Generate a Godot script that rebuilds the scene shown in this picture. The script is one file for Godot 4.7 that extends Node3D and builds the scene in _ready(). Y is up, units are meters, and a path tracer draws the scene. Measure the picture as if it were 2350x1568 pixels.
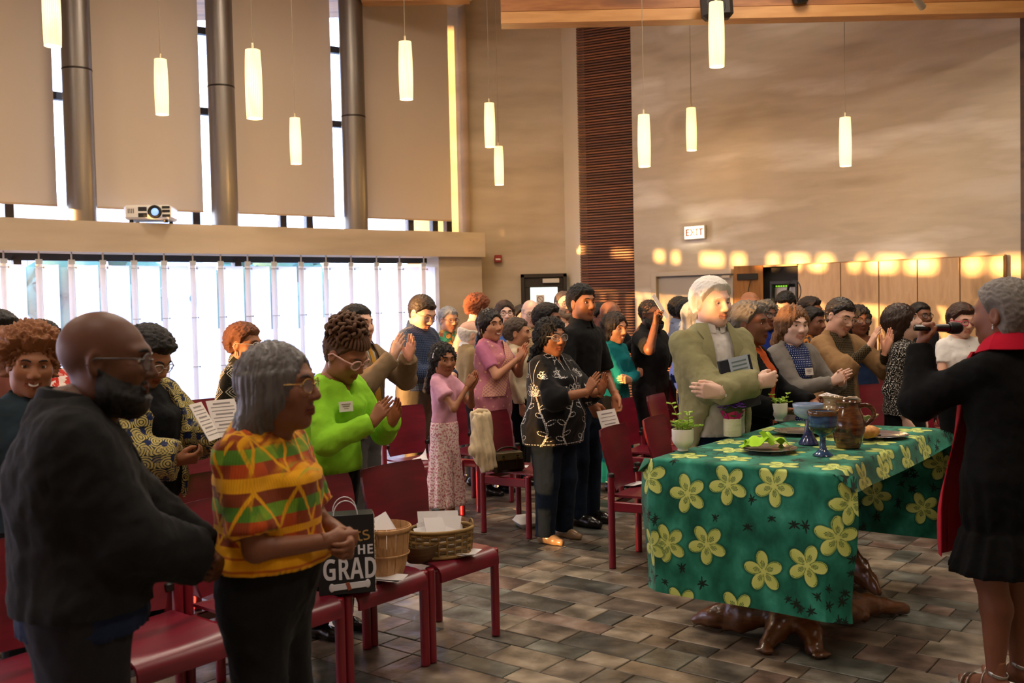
extends Node3D

# ---------------------------------------------------------------- camera model
const F := 2285.0
var cam := Basis(Vector3.RIGHT, deg_to_rad(-2.1)) * Basis(Vector3.BACK, deg_to_rad(-1.25))
var eye := Vector3(0, 1.66, 0)
var taken := {}
var mats := {}
var texs := {}
var rng := RandomNumberGenerator.new()

func at(px: float, py: float, z: float) -> Vector3:
	return eye + cam * Vector3((px - 1175.0) / F, (784.0 - py) / F, -1.0) * z

func on_level(px: float, py: float, y := 0.0) -> Vector3:
	var r := cam * Vector3((px - 1175.0) / F, (784.0 - py) / F, -1.0)
	return eye + r * ((y - eye.y) / r.y)

func on_plane(px: float, py: float, p: Vector3, n: Vector3) -> Vector3:
	var r := cam * Vector3((px - 1175.0) / F, (784.0 - py) / F, -1.0)
	return eye + r * ((p - eye).dot(n) / r.dot(n))

# point at pixel column px, distance z along the axis, at height y
func stand(px: float, z: float, y := 0.0) -> Vector3:
	var best := 0.0
	var lo := -4000.0
	var hi := 6000.0
	for k in 40:
		best = (lo + hi) / 2.0
		if at(px, best, z).y > y:
			lo = best
		else:
			hi = best
	return at(px, best, z)

# ---------------------------------------------------------------- mesh collector
class Shape:
	var v := PackedVector3Array()
	var n := PackedVector3Array()
	var c := PackedColorArray()
	var u := PackedVector2Array()
	var i := PackedInt32Array()
	var tint := Color.WHITE
	var coloured := false

	func vert(p: Vector3, nn: Vector3, uv := Vector2.ZERO) -> int:
		v.append(p)
		n.append(nn)
		u.append(uv)
		c.append(tint)
		return v.size() - 1

	func tri(a: int, b: int, d: int) -> void:
		if (v[b] - v[a]).cross(v[d] - v[a]).dot(n[a] + n[b] + n[d]) > 0.0:
			i.append(a); i.append(d); i.append(b)
		else:
			i.append(a); i.append(b); i.append(d)

	func face(pts: Array, out: Vector3, uvs := []) -> void:
		var nn: Vector3 = (pts[1] - pts[0]).cross(pts[2] - pts[0]).normalized()
		if nn.dot(out) < 0.0:
			nn = -nn
		var b := v.size()
		for k in pts.size():
			vert(pts[k], nn, uvs[k] if uvs.size() else Vector2.ZERO)
		for k in range(1, pts.size() - 1):
			tri(b, b + k, b + k + 1)

	# box with chamfered edges
	func box(o: Vector3, size: Vector3, bs := Basis.IDENTITY, ch := 0.004) -> void:
		var h := size * 0.5
		ch = minf(ch, minf(h.x, minf(h.y, h.z)) * 0.6)
		var p := {}
		for s in 8:
			var sg := Vector3(1 if s & 1 else -1, 1 if s & 2 else -1, 1 if s & 4 else -1)
			for a in 3:
				var q := h - Vector3(ch, ch, ch)
				q[a] = h[a]
				p[s * 3 + a] = o + bs * (q * sg)
		for a in 3:
			var b: int = [1, 0, 0][a]
			var d: int = [2, 2, 1][a]
			for sg in [0, 1]:
				var base: int = sg << a
				var out := Vector3.ZERO
				out[a] = 1.0 if sg else -1.0
				face([p[base * 3 + a], p[(base | 1 << b) * 3 + a], p[(base | 1 << b | 1 << d) * 3 + a], p[(base | 1 << d) * 3 + a]], bs * out)
		if ch <= 0.0001:
			return
		for a in 3:  # edges that run along axis a
			var b: int = [1, 0, 0][a]
			var d: int = [2, 2, 1][a]
			for k in 4:
				var s0: int = ((k & 1) << b) | ((k >> 1) << d)
				var s1: int = s0 | 1 << a
				var out := Vector3.ZERO
				out[b] = 1.0 if k & 1 else -1.0
				out[d] = 1.0 if k >> 1 else -1.0
				face([p[s0 * 3 + b], p[s1 * 3 + b], p[s1 * 3 + d], p[s0 * 3 + d]], bs * out)
		for s in 8:
			var out := Vector3(1 if s & 1 else -1, 1 if s & 2 else -1, 1 if s & 4 else -1)
			face([p[s * 3], p[s * 3 + 1], p[s * 3 + 2]], bs * out)

	# upright prism over a ground outline (x, z), from y0 to y1
	func slab(pts: Array, y0: float, y1: float) -> void:
		var mid := Vector2.ZERO
		for p in pts:
			mid += p / pts.size()
		for k in pts.size():
			var a: Vector2 = pts[k]
			var b: Vector2 = pts[(k + 1) % pts.size()]
			var e := b - a
			var out := Vector2(e.y, -e.x)
			if out.dot((a + b) / 2.0 - mid) < 0.0:
				out = -out
			face([Vector3(a.x, y0, a.y), Vector3(b.x, y0, b.y), Vector3(b.x, y1, b.y), Vector3(a.x, y1, a.y)], Vector3(out.x, 0, out.y))
		var top := []
		var low := []
		for p in pts:
			top.append(Vector3(p.x, y1, p.y))
			low.append(Vector3(p.x, y0, p.y))
		face(top, Vector3.UP)
		face(low, Vector3.DOWN)

	# swept tube; radii per point, section flattened by sq along the side axis
	func tube(path: Array, radii: Array, sides := 10, sq := 1.0, caps := true) -> void:
		var m := path.size()
		var t0: Vector3 = (path[1] - path[0]).normalized()
		var side := t0.cross(Vector3.UP if absf(t0.y) < 0.9 else Vector3.RIGHT).normalized()
		var first := v.size()
		for k in m:
			var t: Vector3 = (path[mini(k + 1, m - 1)] - path[maxi(k - 1, 0)]).normalized()
			side = (side - t * side.dot(t)).normalized()
			var up := side.cross(t)
			var r: float = radii[k] if k < radii.size() else radii[radii.size() - 1]
			for s in sides + 1:
				var a := TAU * s / sides
				var d := side * cos(a) * sq + up * sin(a)
				vert(path[k] + d * r, (side * cos(a) / sq + up * sin(a)).normalized(), Vector2(float(s) / sides, float(k) / (m - 1)))
		for k in m - 1:
			for s in sides:
				var a := first + k * (sides + 1) + s
				var b := a + sides + 1
				tri(a, b, a + 1)
				tri(a + 1, b, b + 1)
		if caps:
			for e in [0, m - 1]:
				var out: Vector3 = (path[0] - path[1]) if e == 0 else (path[m - 1] - path[m - 2])
				var b := v.size()
				vert(path[e], out.normalized())
				for s in sides + 1:
					vert(v[first + e * (sides + 1) + s], out.normalized())
				for s in sides:
					tri(b, b + 1 + s, b + 2 + s)

	# turned body: profile of (radius, height)
	func lathe(prof: Array, sides := 24, o := Vector3.ZERO, bs := Basis.IDENTITY, wob := 0.0) -> void:
		var first := v.size()
		var m := prof.size()
		for k in m:
			var t: Vector2 = prof[mini(k + 1, m - 1)] - prof[maxi(k - 1, 0)]
			var nr := Vector2(t.y, -t.x).normalized()
			for s in sides + 1:
				var a := TAU * s / sides
				var d := Vector3(cos(a), 0, sin(a))
				var r: float = prof[k].x * (1.0 + wob * sin(a * 3.0 + prof[k].y * 40.0))
				vert(o + bs * (d * r + Vector3.UP * prof[k].y), bs * (d * nr.x + Vector3.UP * nr.y), Vector2(float(s) / sides, float(k) / (m - 1)))
		for k in m - 1:
			for s in sides:
				var a := first + k * (sides + 1) + s
				var b := a + sides + 1
				tri(a, b, a + 1)
				tri(a + 1, b, b + 1)

	func ball(o: Vector3, r: Vector3, seg := 12, rings := 8, bs := Basis.IDENTITY) -> void:
		var first := v.size()
		for k in rings + 1:
			var th := PI * k / rings
			for s in seg + 1:
				var a := TAU * s / seg
				var d := Vector3(sin(th) * cos(a), cos(th), sin(th) * sin(a))
				vert(o + bs * (d * r), (bs * (d / r)).normalized(), Vector2(float(s) / seg, float(k) / rings))
		for k in rings:
			for s in seg:
				var a := first + k * (seg + 1) + s
				var b := a + seg + 1
				tri(a, b, a + 1)
				tri(a + 1, b, b + 1)

	# grid of points, rows of equal length; normals from the grid; thick > 0 makes a closed sheet
	func grid(rows: Array, thick := 0.0, uvs := []) -> void:
		var m := rows.size()
		var w: int = rows[0].size()
		for sd in ([0] if thick <= 0.0 else [1, -1]):
			var first := v.size()
			for a in m:
				for b in w:
					var du: Vector3 = rows[a][mini(b + 1, w - 1)] - rows[a][maxi(b - 1, 0)]
					var dv: Vector3 = rows[mini(a + 1, m - 1)][b] - rows[maxi(a - 1, 0)][b]
					var nn := du.cross(dv).normalized()
					var uv := Vector2(float(b) / (w - 1), float(a) / (m - 1))
					if uvs.size():
						uv = uvs[a][b]
					if sd == 0:
						vert(rows[a][b], nn, uv)
					else:
						vert(rows[a][b] + nn * (thick * 0.5 * sd), nn * sd, uv)
			for a in m - 1:
				for b in w - 1:
					var k := first + a * w + b
					tri(k, k + w, k + 1)
					tri(k + 1, k + w, k + w + 1)
		if thick > 0.0:
			var half := m * w
			var f0 := v.size() - 2 * half
			var rim := []
			for b in w: rim.append(b)
			for a in range(1, m): rim.append(a * w + w - 1)
			for b in range(w - 2, -1, -1): rim.append((m - 1) * w + b)
			for a in range(m - 2, 0, -1): rim.append(a * w)
			var mid := (v[f0] + v[f0 + half - 1] + v[f0 + w - 1] + v[f0 + half - w]) / 4.0
			for k in rim.size():
				var a: int = f0 + rim[k]
				var b: int = f0 + rim[(k + 1) % rim.size()]
				var pts := [v[a], v[b], v[b + half], v[a + half]]
				if pts[0].distance_squared_to(pts[1]) > 1e-12:
					face(pts, (v[a] + v[b]) / 2.0 - mid)

	func add(o: Shape, t: Transform3D, paint = null) -> void:
		var b := v.size()
		var nb := t.basis.inverse().transposed()
		var flip := t.basis.determinant() < 0.0
		for k in o.v.size():
			v.append(t * o.v[k])
			n.append((nb * o.n[k]).normalized())
			u.append(o.u[k])
			c.append(o.c[k] if paint == null else o.c[k] * paint)
		var k := 0
		while k < o.i.size():
			i.append(b + o.i[k])
			i.append(b + o.i[k + (2 if flip else 1)])
			i.append(b + o.i[k + (1 if flip else 2)])
			k += 3

	func smooth() -> void:
		var acc := PackedVector3Array()
		acc.resize(v.size())
		var k := 0
		while k < i.size():
			var q := (v[i[k + 2]] - v[i[k]]).cross(v[i[k + 1]] - v[i[k]])
			acc[i[k]] += q
			acc[i[k + 1]] += q
			acc[i[k + 2]] += q
			k += 3
		for q in v.size():
			if acc[q].length_squared() > 1e-20:
				n[q] = acc[q].normalized()

	func done() -> ArrayMesh:
		var arr := []
		arr.resize(Mesh.ARRAY_MAX)
		arr[Mesh.ARRAY_VERTEX] = v
		arr[Mesh.ARRAY_NORMAL] = n
		arr[Mesh.ARRAY_TEX_UV] = u
		if coloured:
			arr[Mesh.ARRAY_COLOR] = c
		arr[Mesh.ARRAY_INDEX] = i
		var m := ArrayMesh.new()
		m.add_surface_from_arrays(Mesh.PRIMITIVE_TRIANGLES, arr)
		return m

# ---------------------------------------------------------------- scene helpers
func numbered(called: String) -> String:
	var k: int = taken.get(called, 0)
	taken[called] = k + 1
	return called if k == 0 else "%s_%03d" % [called, k]

func thing(called: String, label: String, category: String, pos := Vector3.ZERO, yaw := 0.0, group := "") -> Node3D:
	var o := Node3D.new()
	o.name = numbered(called)
	add_child(o)
	o.position = pos
	o.rotation_degrees.y = yaw
	tag(o, label, category, group)
	return o

func tag(o: Node, label: String, category: String, group := "") -> void:
	o.set_meta("label", label)
	o.set_meta("category", category)
	if group != "":
		o.set_meta("group", group)

func part(parent: Node, called: String, sh, m: Material, pos := Vector3.ZERO, label := "") -> MeshInstance3D:
	var o := MeshInstance3D.new()
	o.name = called
	o.mesh = sh.done() if sh is Shape else sh
	o.material_override = m
	parent.add_child(o, true)
	o.position = pos
	if label != "":
		o.set_meta("label", label)
	return o

func solo(called: String, label: String, category: String, sh, m: Material, pos := Vector3.ZERO, group := "") -> MeshInstance3D:
	var o := part(self, numbered(called), sh, m, pos)
	tag(o, label, category, group)
	return o

func structure(called: String, sh, m: Material) -> MeshInstance3D:
	var o := part(self, numbered(called), sh, m)
	o.set_meta("kind", "structure")
	return o

func holder(called: String, pos := Vector3.ZERO) -> Node3D:
	var o := Node3D.new()
	o.name = numbered(called)
	add_child(o)
	o.position = pos
	o.set_meta("kind", "structure")
	return o

# ---------------------------------------------------------------- materials
func noise_image(seed_: int, freq: float, w := 256, h := 256, octaves := 4, out_w := 0, out_h := 0) -> Image:
	var f := FastNoiseLite.new()
	f.seed = seed_
	f.noise_type = FastNoiseLite.TYPE_SIMPLEX_SMOOTH
	f.frequency = freq
	f.fractal_octaves = octaves
	var im := f.get_seamless_image(w, h)
	im.convert(Image.FORMAT_L8)
	if out_w > 0:
		im.resize(out_w, out_h, Image.INTERPOLATE_CUBIC)
	return im

func ramp_tex(key: String, im: Image, stops: Array) -> ImageTexture:
	if texs.has(key):
		return texs[key]
	var g := Gradient.new()
	g.offsets = PackedFloat32Array(range(stops.size()).map(func(k): return float(k) / (stops.size() - 1)))
	g.colors = PackedColorArray(stops)
	var lut := PackedByteArray()
	for k in 256:
		var col := g.sample(k / 255.0)
		lut.append(int(col.r * 255)); lut.append(int(col.g * 255)); lut.append(int(col.b * 255))
	var src := im.get_data()
	var dst := PackedByteArray()
	dst.resize(src.size() * 3)
	for k in src.size():
		var q := src[k] * 3
		dst[k * 3] = lut[q]; dst[k * 3 + 1] = lut[q + 1]; dst[k * 3 + 2] = lut[q + 2]
	var o := Image.create_from_data(im.get_width(), im.get_height(), false, Image.FORMAT_RGB8, dst)
	texs[key] = ImageTexture.create_from_image(o)
	return texs[key]

func bump_tex(key: String, im: Image, strength := 4.0) -> ImageTexture:
	if not texs.has(key):
		var q: Image = im.duplicate()
		q.convert(Image.FORMAT_RGBA8)
		q.bump_map_to_normal_map(strength)
		texs[key] = ImageTexture.create_from_image(q)
	return texs[key]

func mat(key: String, col := Color.WHITE, rough := 0.7, o := {}) -> StandardMaterial3D:
	if mats.has(key):
		return mats[key]
	var m := StandardMaterial3D.new()
	m.resource_name = key
	m.albedo_color = col
	m.roughness = rough
	m.metallic = o.get("metal", 0.0)
	m.metallic_specular = o.get("spec", 0.5)
	if o.has("tex"):
		m.albedo_texture = o.tex
	if o.has("bump"):
		m.normal_enabled = true
		m.normal_texture = o.bump
		m.normal_scale = o.get("depth", 1.0)
	if o.has("tri"):
		m.uv1_triplanar = true
		m.uv1_world_triplanar = o.get("world", false)
		m.uv1_scale = o.tri if o.tri is Vector3 else Vector3.ONE * o.tri
		m.uv1_triplanar_sharpness = o.get("sharp", 4.0)
		m.uv1_offset = o.get("offset", Vector3.ZERO)
	elif o.has("scale"):
		m.uv1_scale = o.scale
	if o.has("vc"):
		m.vertex_color_use_as_albedo = true
	if o.has("glow"):
		m.emission_enabled = true
		m.emission = o.glow
		m.emission_energy_multiplier = o.get("power", 1.0)
	if o.has("back"):
		m.backlight_enabled = true
		m.backlight = o.back
	if o.has("rim"):
		m.rim_enabled = true
		m.rim = o.rim
		m.rim_tint = 0.6
	if o.has("coat"):
		m.clearcoat_enabled = true
		m.clearcoat = o.coat
		m.clearcoat_roughness = o.get("coat_rough", 0.15)
	if o.has("alpha"):
		m.transparency = BaseMaterial3D.TRANSPARENCY_ALPHA
		m.albedo_color.a = o.alpha
	if o.has("sss"):
		m.subsurf_scatter_enabled = true
		m.subsurf_scatter_strength = o.sss
	m.cull_mode = BaseMaterial3D.CULL_DISABLED
	mats[key] = m
	return m

func wood(key: String, a: Color, b: Color, rough: float, sc := Vector3(1.0, 1.0, 1.0), o := {}) -> StandardMaterial3D:
	if mats.has(key):
		return mats[key]
	var im := noise_image(key.hash() & 0xffff, 0.03, 32, 256, 5, 512, 512)
	if o.get("upright", false):
		im = noise_image(key.hash() & 0xffff, 0.03, 256, 32, 5, 512, 512)
	var t := ramp_tex(key + "_grain", im, [a.darkened(0.15), a, b, a.lerp(b, 0.4), b])
	var d := {"tex": t, "tri": sc, "bump": bump_tex(key + "_bump", im, 2.0), "depth": 0.25}
	d.merge(o, true)
	return mat(key, Color.WHITE, rough, d)

func cloth(key: String, col: Color, o := {}) -> StandardMaterial3D:
	if mats.has(key):
		return mats[key]
	var d := {"bump": texs.folds, "depth": 0.85, "tri": 2.2, "rim": 0.25, "spec": 0.25}
	d.merge(o, true)
	return mat(key, col, d.get("rough", 0.88), d)

func S(hex: String) -> Color:
	return Color(hex)

# ================================================================ the room
var curve_pts := [Vector2(-11.4, 4.2), Vector2(-11.3, 0), Vector2(-10.7, -4), Vector2(-9.3, -7.8), Vector2(-6.25, -12.0), Vector2(-3.8, -14.1), Vector2(-0.36, -16.5)]
var rail := []       # evenly spaced points (0.1 m) along the inner face of the window wall
var wall_a := Vector3(2.0, 0, -16.1)
var wall_b := Vector3(6.34, 0, -12.49)
var wall_n := Vector3(-0.64, 0, 0.77)

func spline(pts: Array, t: float) -> Vector2:
	var k := clampi(int(t), 0, pts.size() - 2)
	var f := t - k
	var p0: Vector2 = pts[maxi(k - 1, 0)]
	var p3: Vector2 = pts[mini(k + 2, pts.size() - 1)]
	return pts[k].cubic_interpolate(pts[k + 1], p0, p3, f)

func make_rail() -> void:
	var last := spline(curve_pts, 0)
	rail.append(last)
	var t := 0.0
	while t < curve_pts.size() - 1:
		t += 0.002
		var p := spline(curve_pts, t)
		if p.distance_to(last) >= 0.1:
			rail.append(p)
			last = p

func rail_at(s: float, out := 0.0) -> Vector2:   # s metres along, out metres towards the outside
	var k := clampf(s / 0.1, 0, rail.size() - 1.001)
	var p: Vector2 = rail[int(k)].lerp(rail[int(k) + 1], k - int(k))
	var a: Vector2 = rail[maxi(int(k) - 6, 0)]
	var b: Vector2 = rail[mini(int(k) + 7, rail.size() - 1)]
	var d := (b - a).normalized()
	return p + Vector2(d.y, -d.x) * out

func rail_px(px: float, out := 0.0) -> float:    # metres along the rail seen at a pixel column
	var best := 0.0
	var err := 1e9
	var inv := cam.inverse()
	for k in rail.size() * 5:
		var p := rail_at(k * 0.02, out)
		var q := inv * (Vector3(p.x, 2.8, p.y) - eye)
		if q.z < -1.0:
			var x := 1175.0 - q.x / q.z * F
			if absf(x - px) < err:
				err = absf(x - px)
				best = k * 0.02
	return best

func rail_wall(sh: Shape, s0: float, s1: float, out0: float, out1: float, y0: float, y1: float, step := 0.5) -> void:
	var n := maxi(1, int(ceil((s1 - s0) / step)))
	for k in n:
		var a := s0 + (s1 - s0) * k / n
		var b := s0 + (s1 - s0) * (k + 1) / n
		sh.slab([rail_at(a, out0), rail_at(b, out0), rail_at(b, out1), rail_at(a, out1)], y0, y1)

func plank(sh: Shape, a: Vector3, b: Vector3, thick: float, y0: float, y1: float, behind: Vector3) -> void:
	var o := behind.normalized() * thick
	sh.slab([Vector2(a.x, a.z), Vector2(b.x, b.z), Vector2(b.x + o.x, b.z + o.z), Vector2(a.x + o.x, a.z + o.z)], y0, y1)

func look_setup() -> void:
	var c := Camera3D.new()
	c.name = "camera"
	c.transform = Transform3D(cam, eye)
	c.fov = rad_to_deg(2.0 * atan(784.0 / F))
	c.near = 0.05
	c.far = 300.0
	var lens := CameraAttributesPhysical.new()
	lens.frustum_focal_length = 35.0
	lens.frustum_focus_distance = 6.2
	lens.frustum_near = 0.05
	lens.frustum_far = 300.0
	lens.exposure_aperture = 3.5
	c.attributes = lens
	add_child(c)
	c.current = true

	var env := Environment.new()
	var sky := Sky.new()
	var sm := ProceduralSkyMaterial.new()
	sm.sky_top_color = Color(0.42, 0.58, 0.86)
	sm.sky_horizon_color = Color(0.86, 0.91, 1.0)
	sm.ground_horizon_color = Color(0.62, 0.62, 0.60)
	sm.ground_bottom_color = Color(0.35, 0.35, 0.33)
	sm.sun_angle_max = 1.0
	sky.sky_material = sm
	env.background_mode = Environment.BG_SKY
	env.sky = sky
	env.background_energy_multiplier = 20.0
	env.ambient_light_source = Environment.AMBIENT_SOURCE_SKY
	env.tonemap_mode = Environment.TONE_MAPPER_LINEAR
	env.tonemap_exposure = 1.22
	env.sdfgi_enabled = true
	env.ssao_enabled = true
	env.ssil_enabled = true
	var we := WorldEnvironment.new()
	we.name = "environment"
	we.environment = env
	add_child(we)

	var sun := DirectionalLight3D.new()
	sun.name = "sun"
	sun.light_color = Color(1.0, 0.74, 0.44)
	sun.light_energy = 10.0
	sun.light_angular_distance = 0.6
	sun.shadow_enabled = true
	add_child(sun)
	sun.look_at_from_position(Vector3.ZERO, Vector3(0.862, -0.0465, -0.505), Vector3.UP)

	# unseen area lights added under the ceiling to brighten the hall
	for k in FILL_LIGHTS.size():
		var q: Vector2 = FILL_LIGHTS[k]
		var l := AreaLight3D.new()
		l.name = numbered("added_fill_source")
		l.area_size = Vector2(1.4, 1.4)
		l.light_energy = 8.5 if q.y > -3.0 else 10.5
		l.light_color = Color(1.0, 0.94, 0.86)
		l.area_range = 40.0
		l.area_attenuation = 2.0
		l.shadow_enabled = true
		add_child(l)
		l.position = Vector3(q.x, 6.86, q.y)
		l.rotation_degrees.x = -90.0

const FILL_LIGHTS := [Vector2(-6.5, -1.5), Vector2(-1.5, -1.5), Vector2(4.0, -1.5), Vector2(-6.0, -6.5), Vector2(-1.0, -6.5), Vector2(4.0, -6.5), Vector2(-2.0, -11.0), Vector2(3.0, -10.0)]

func make_textures() -> void:
	texs.folds = bump_tex("folds_map", noise_image(11, 0.012, 256, 256, 4, 512, 512), 6.0)
	texs.fine = bump_tex("fine_map", noise_image(12, 0.08, 256, 256, 4), 5.0)
	texs.strand = bump_tex("strand_map", noise_image(13, 0.05, 256, 32, 3, 512, 512), 8.0)
	texs.leather = bump_tex("leather_map", noise_image(14, 0.15, 256, 256, 2), 4.0)

func build_room() -> void:
	make_rail()
	var plaster_im := noise_image(21, 0.011, 144, 384, 7, 1024, 1024)
	var plaster := mat("plaster", Color.WHITE, 0.75, {"tex": ramp_tex("plaster_tone", plaster_im, [S("988871"), S("ac9c83"), S("bcad95"), S("b3a48b"), S("cec3b0"), S("e3dccd")]), "tri": Vector3(0.22, 0.3, 0.22), "bump": bump_tex("plaster_bump", noise_image(22, 0.02, 128, 256, 5, 512, 512), 3.0), "depth": 0.3})
	var tan_im := noise_image(23, 0.02, 64, 256, 5, 512, 512)
	var tan_wall := mat("tan_wall", Color.WHITE, 0.8, {"tex": ramp_tex("tan_tone", tan_im, [S("ad9c84"), S("b8a78f"), S("c2b199"), S("cbbba4")]), "tri": 0.4, "bump": bump_tex("tan_bump", tan_im, 2.0), "depth": 0.25})
	var pale := mat("lit_return_tone", S("d8cbb4"), 0.8, {"bump": texs.fine, "depth": 0.1, "tri": 2.0})  # paler than the tan wall: light on the return put into its colour
	var dark := mat("dark_bronze", S("2b2118"), 0.45, {"metal": 0.4})
	var black := mat("black_frame", S("15130f"), 0.5)
	var total := (rail.size() - 1) * 0.1
	var s_end := rail_px(1125.0)
	var s_low := rail_px(1003.0, 0.15)

	build_floor()
	# ceiling and hidden walls
	var c := Shape.new()
	c.slab([Vector2(-13, 5), Vector2(10, 5), Vector2(10, -18.5), Vector2(-13, -18.5)], 7.0, 7.2)
	structure("ceiling", c, wood("ceiling_boards", S("9a6a3e"), S("b98450"), 0.6, Vector3(0.4, 0.4, 0.4)))
	for k in FILL_LIGHTS.size():
		var q: Vector2 = FILL_LIGHTS[k]
		var fx := thing("added_fill_panel", "added square fill light panel number %d, unseen above the frame" % (k + 1), "light", Vector3(q.x, 6.9, q.y), 0, "added ceiling fill lights")  # added fixtures, unseen, that go with the fill lights
		var fr := Shape.new()
		for e in 4:
			var b := Basis(Vector3.UP, e * PI / 2)
			fr.box(b * Vector3(0, 0.05, 0.75), Vector3(1.6, 0.1, 0.1), b)
		part(fx, "frame", fr, dark)
		var df := Shape.new()
		df.box(Vector3(0, 0.03, 0), Vector3(1.4, 0.02, 1.4))
		part(fx, "diffuser", df, mat("fill_panel_glow", S("fff2dc"), 0.6, {"glow": Color(1.0, 0.92, 0.81), "power": 3.0}))

	var wr := Shape.new()
	plank(wr, Vector3(6.36, 0, -12.44), Vector3(9.2, 0, -7.0), 0.25, 0, 7.0, Vector3(0.9, 0, -0.45))
	structure("wall_right", wr, wood("dark_panelling", S("3a2716"), S("4a331d"), 0.5, Vector3(0.5, 0.5, 0.5)))
	var w2 := Shape.new()
	plank(w2, Vector3(9.2, 0, -7.0), Vector3(9.2, 0, 4.4), 0.25, 0, 7.0, Vector3(1, 0, 0))
	structure("wall_side", w2, tan_wall)
	var w3 := Shape.new()
	plank(w3, Vector3(-11.9, 0, 4.4), Vector3(9.45, 0, 4.4), 0.25, 0, 7.0, Vector3(0, 0, 1))
	structure("wall_rear", w3, tan_wall)

	# far walls
	var t := Shape.new()
	plank(t, Vector3(-1.75, 0, -17.0), Vector3(0.95, 0, -17.1), 0.3, 0, 7.0, Vector3(0, 0, -1))
	structure("wall_back", t, tan_wall)
	var st := Shape.new()
	plank(st, Vector3(0.95, 0, -17.1), Vector3(1.17, 0, -16.6), 0.3, 0, 7.0, Vector3(0.9, 0, -0.4))
	structure("wall_return", st, pale)
	var sb := Shape.new()
	plank(sb, Vector3(1.15, 0, -16.72), Vector3(2.1, 0, -16.3), 0.3, 0, 7.0, Vector3(0.3, 0, -0.9))
	var slat_wall := structure("wall_slatted", sb, black)
	var sa := Vector3(1.17, 0, -16.60)
	var sc := Vector3(2.03, 0, -16.16)
	var sdir := (sc - sa).normalized()
	var sbas := Basis(sdir, Vector3.UP, sdir.cross(Vector3.UP))
	for k in 3:
		var sl := Shape.new()
		sl.box(Vector3.ZERO, Vector3(sa.distance_to(sc), 0.026, 0.04), sbas, 0.004)
		texs["slat%d" % k] = sl.done()
	for k in 144:
		part(slat_wall, "slat", texs["slat%d" % (k % 3)], wood("slat_wood_%d" % [0, 1, 2, 1, 0, 2, 2, 1][(k * 5 + k / 7) % 8], [S("6b3c22"), S("7c4829"), S("57301b")][[0, 1, 2, 1, 0, 2, 2, 1][(k * 5 + k / 7) % 8]], [S("824d2c"), S("935833"), S("6d3e24")][[0, 1, 2, 1, 0, 2, 2, 1][(k * 5 + k / 7) % 8]], 0.5, Vector3(1, 1, 1)), (sa + sc) / 2 + Vector3.UP * (0.04 + k * 0.0435))
	var pw := Shape.new()
	plank(pw, wall_a, wall_b + (wall_b - wall_a).normalized() * 0.1, 0.4, 0, 7.0, -wall_n)
	structure("wall_plaster", pw, plaster)

	# glulam beam and its fittings
	var beam_y := at(1330, 70, 12.1).y
	var bl := at(1150, 40, 12.1).x
	var glu := wood("glulam", S("7d4a22"), S("9a6232"), 0.45, Vector3(0.5, 0.5, 0.5))
	var glu_low := wood("glulam_pale", S("a8743f"), S("bb8850"), 0.45, Vector3(0.5, 0.5, 0.5))
	var beam := holder("trim_1")
	for k in 8:
		var bm := Shape.new()
		bm.box(Vector3((bl + 6.9) / 2, beam_y + 0.07 + k * 0.14, -12.0), Vector3(6.9 - bl, 0.139, 0.24), Basis.IDENTITY, 0.004)
		part(beam, "lamination", bm, glu_low if k == 0 else glu)
	for q in [[1178, 55], [1230, 50], [1267, 50], [1575, 32], [1955, 18]]:
		var bo := Shape.new()
		bo.lathe([Vector2(0.0, 0.02), Vector2(0.02, 0.018), Vector2(0.024, 0.0)], 10, at(q[0], q[1], 11.84), Basis(Vector3.RIGHT, PI / 2))
		part(beam, "bolt", bo, dark)
	var b2 := Shape.new()
	var b2a := at(832, 12, 15.2)
	var b2b := at(1078, 3, 15.2)
	b2.box((b2a + b2b) / 2 + Vector3.UP * 0.3, Vector3(b2a.distance_to(b2b), 0.6, 0.25))
	structure("trim_2", b2, glu_low)

	# window wall: band, sill, lower and upper windows
	var band := Shape.new()
	rail_wall(band, 0, s_end, 0.0, 0.75, 2.46, 2.86)
	structure("wall_left", band, tan_wall)
	var head := Shape.new()
	rail_wall(head, 0, total, 0.2, 0.8, 6.7, 7.0)
	structure("wall_left_head", head, tan_wall)
	var foot := Shape.new()
	rail_wall(foot, 0, s_low, 0.3, 0.75, 0.0, 0.12)
	structure("baseboard_left", foot, black)
	var glass := mat("window_glass", Color(0.93, 0.97, 1.0), 0.02, {"alpha": 0.06, "spec": 0.5})
	var low := holder("window_1")
	var fr1 := Shape.new()
	rail_wall(fr1, 0, s_low, 0.50, 0.62, 2.37, 2.46)
	part(low, "head_bar", fr1, black)
	var mull := [rail_px(33.0, 0.55), rail_px(541.0, 0.55)]
	var q0: float = mull[0]
	while q0 > 2.0:
		q0 -= 2.9
		mull.append(q0)
	for s in mull:
		var mb := Shape.new()
		rail_wall(mb, s - 0.045, s + 0.045, 0.48, 0.64, 0.12, 2.40)
		part(low, "mullion", mb, dark)
	mull.sort()
	mull.append(s_low)
	mull.push_front(0.0)
	for k in mull.size() - 1:
		var pn := Shape.new()
		rail_wall(pn, mull[k] + 0.05, mull[k + 1] - 0.05, 0.555, 0.565, 0.12, 2.37, 3.0)
		part(low, "pane", pn, glass)
	var jam := Shape.new()
	rail_wall(jam, s_low, s_low + 1.2, 0.12, 0.75, 0.0, 2.46)
	structure("wall_jamb", jam, tan_wall)
	# upper window
	var up := holder("window_2")
	var sill := Shape.new()
	rail_wall(sill, 0, s_end, 0.62, 0.72, 2.86, 2.90)
	part(up, "sill_bar", sill, dark)
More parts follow.
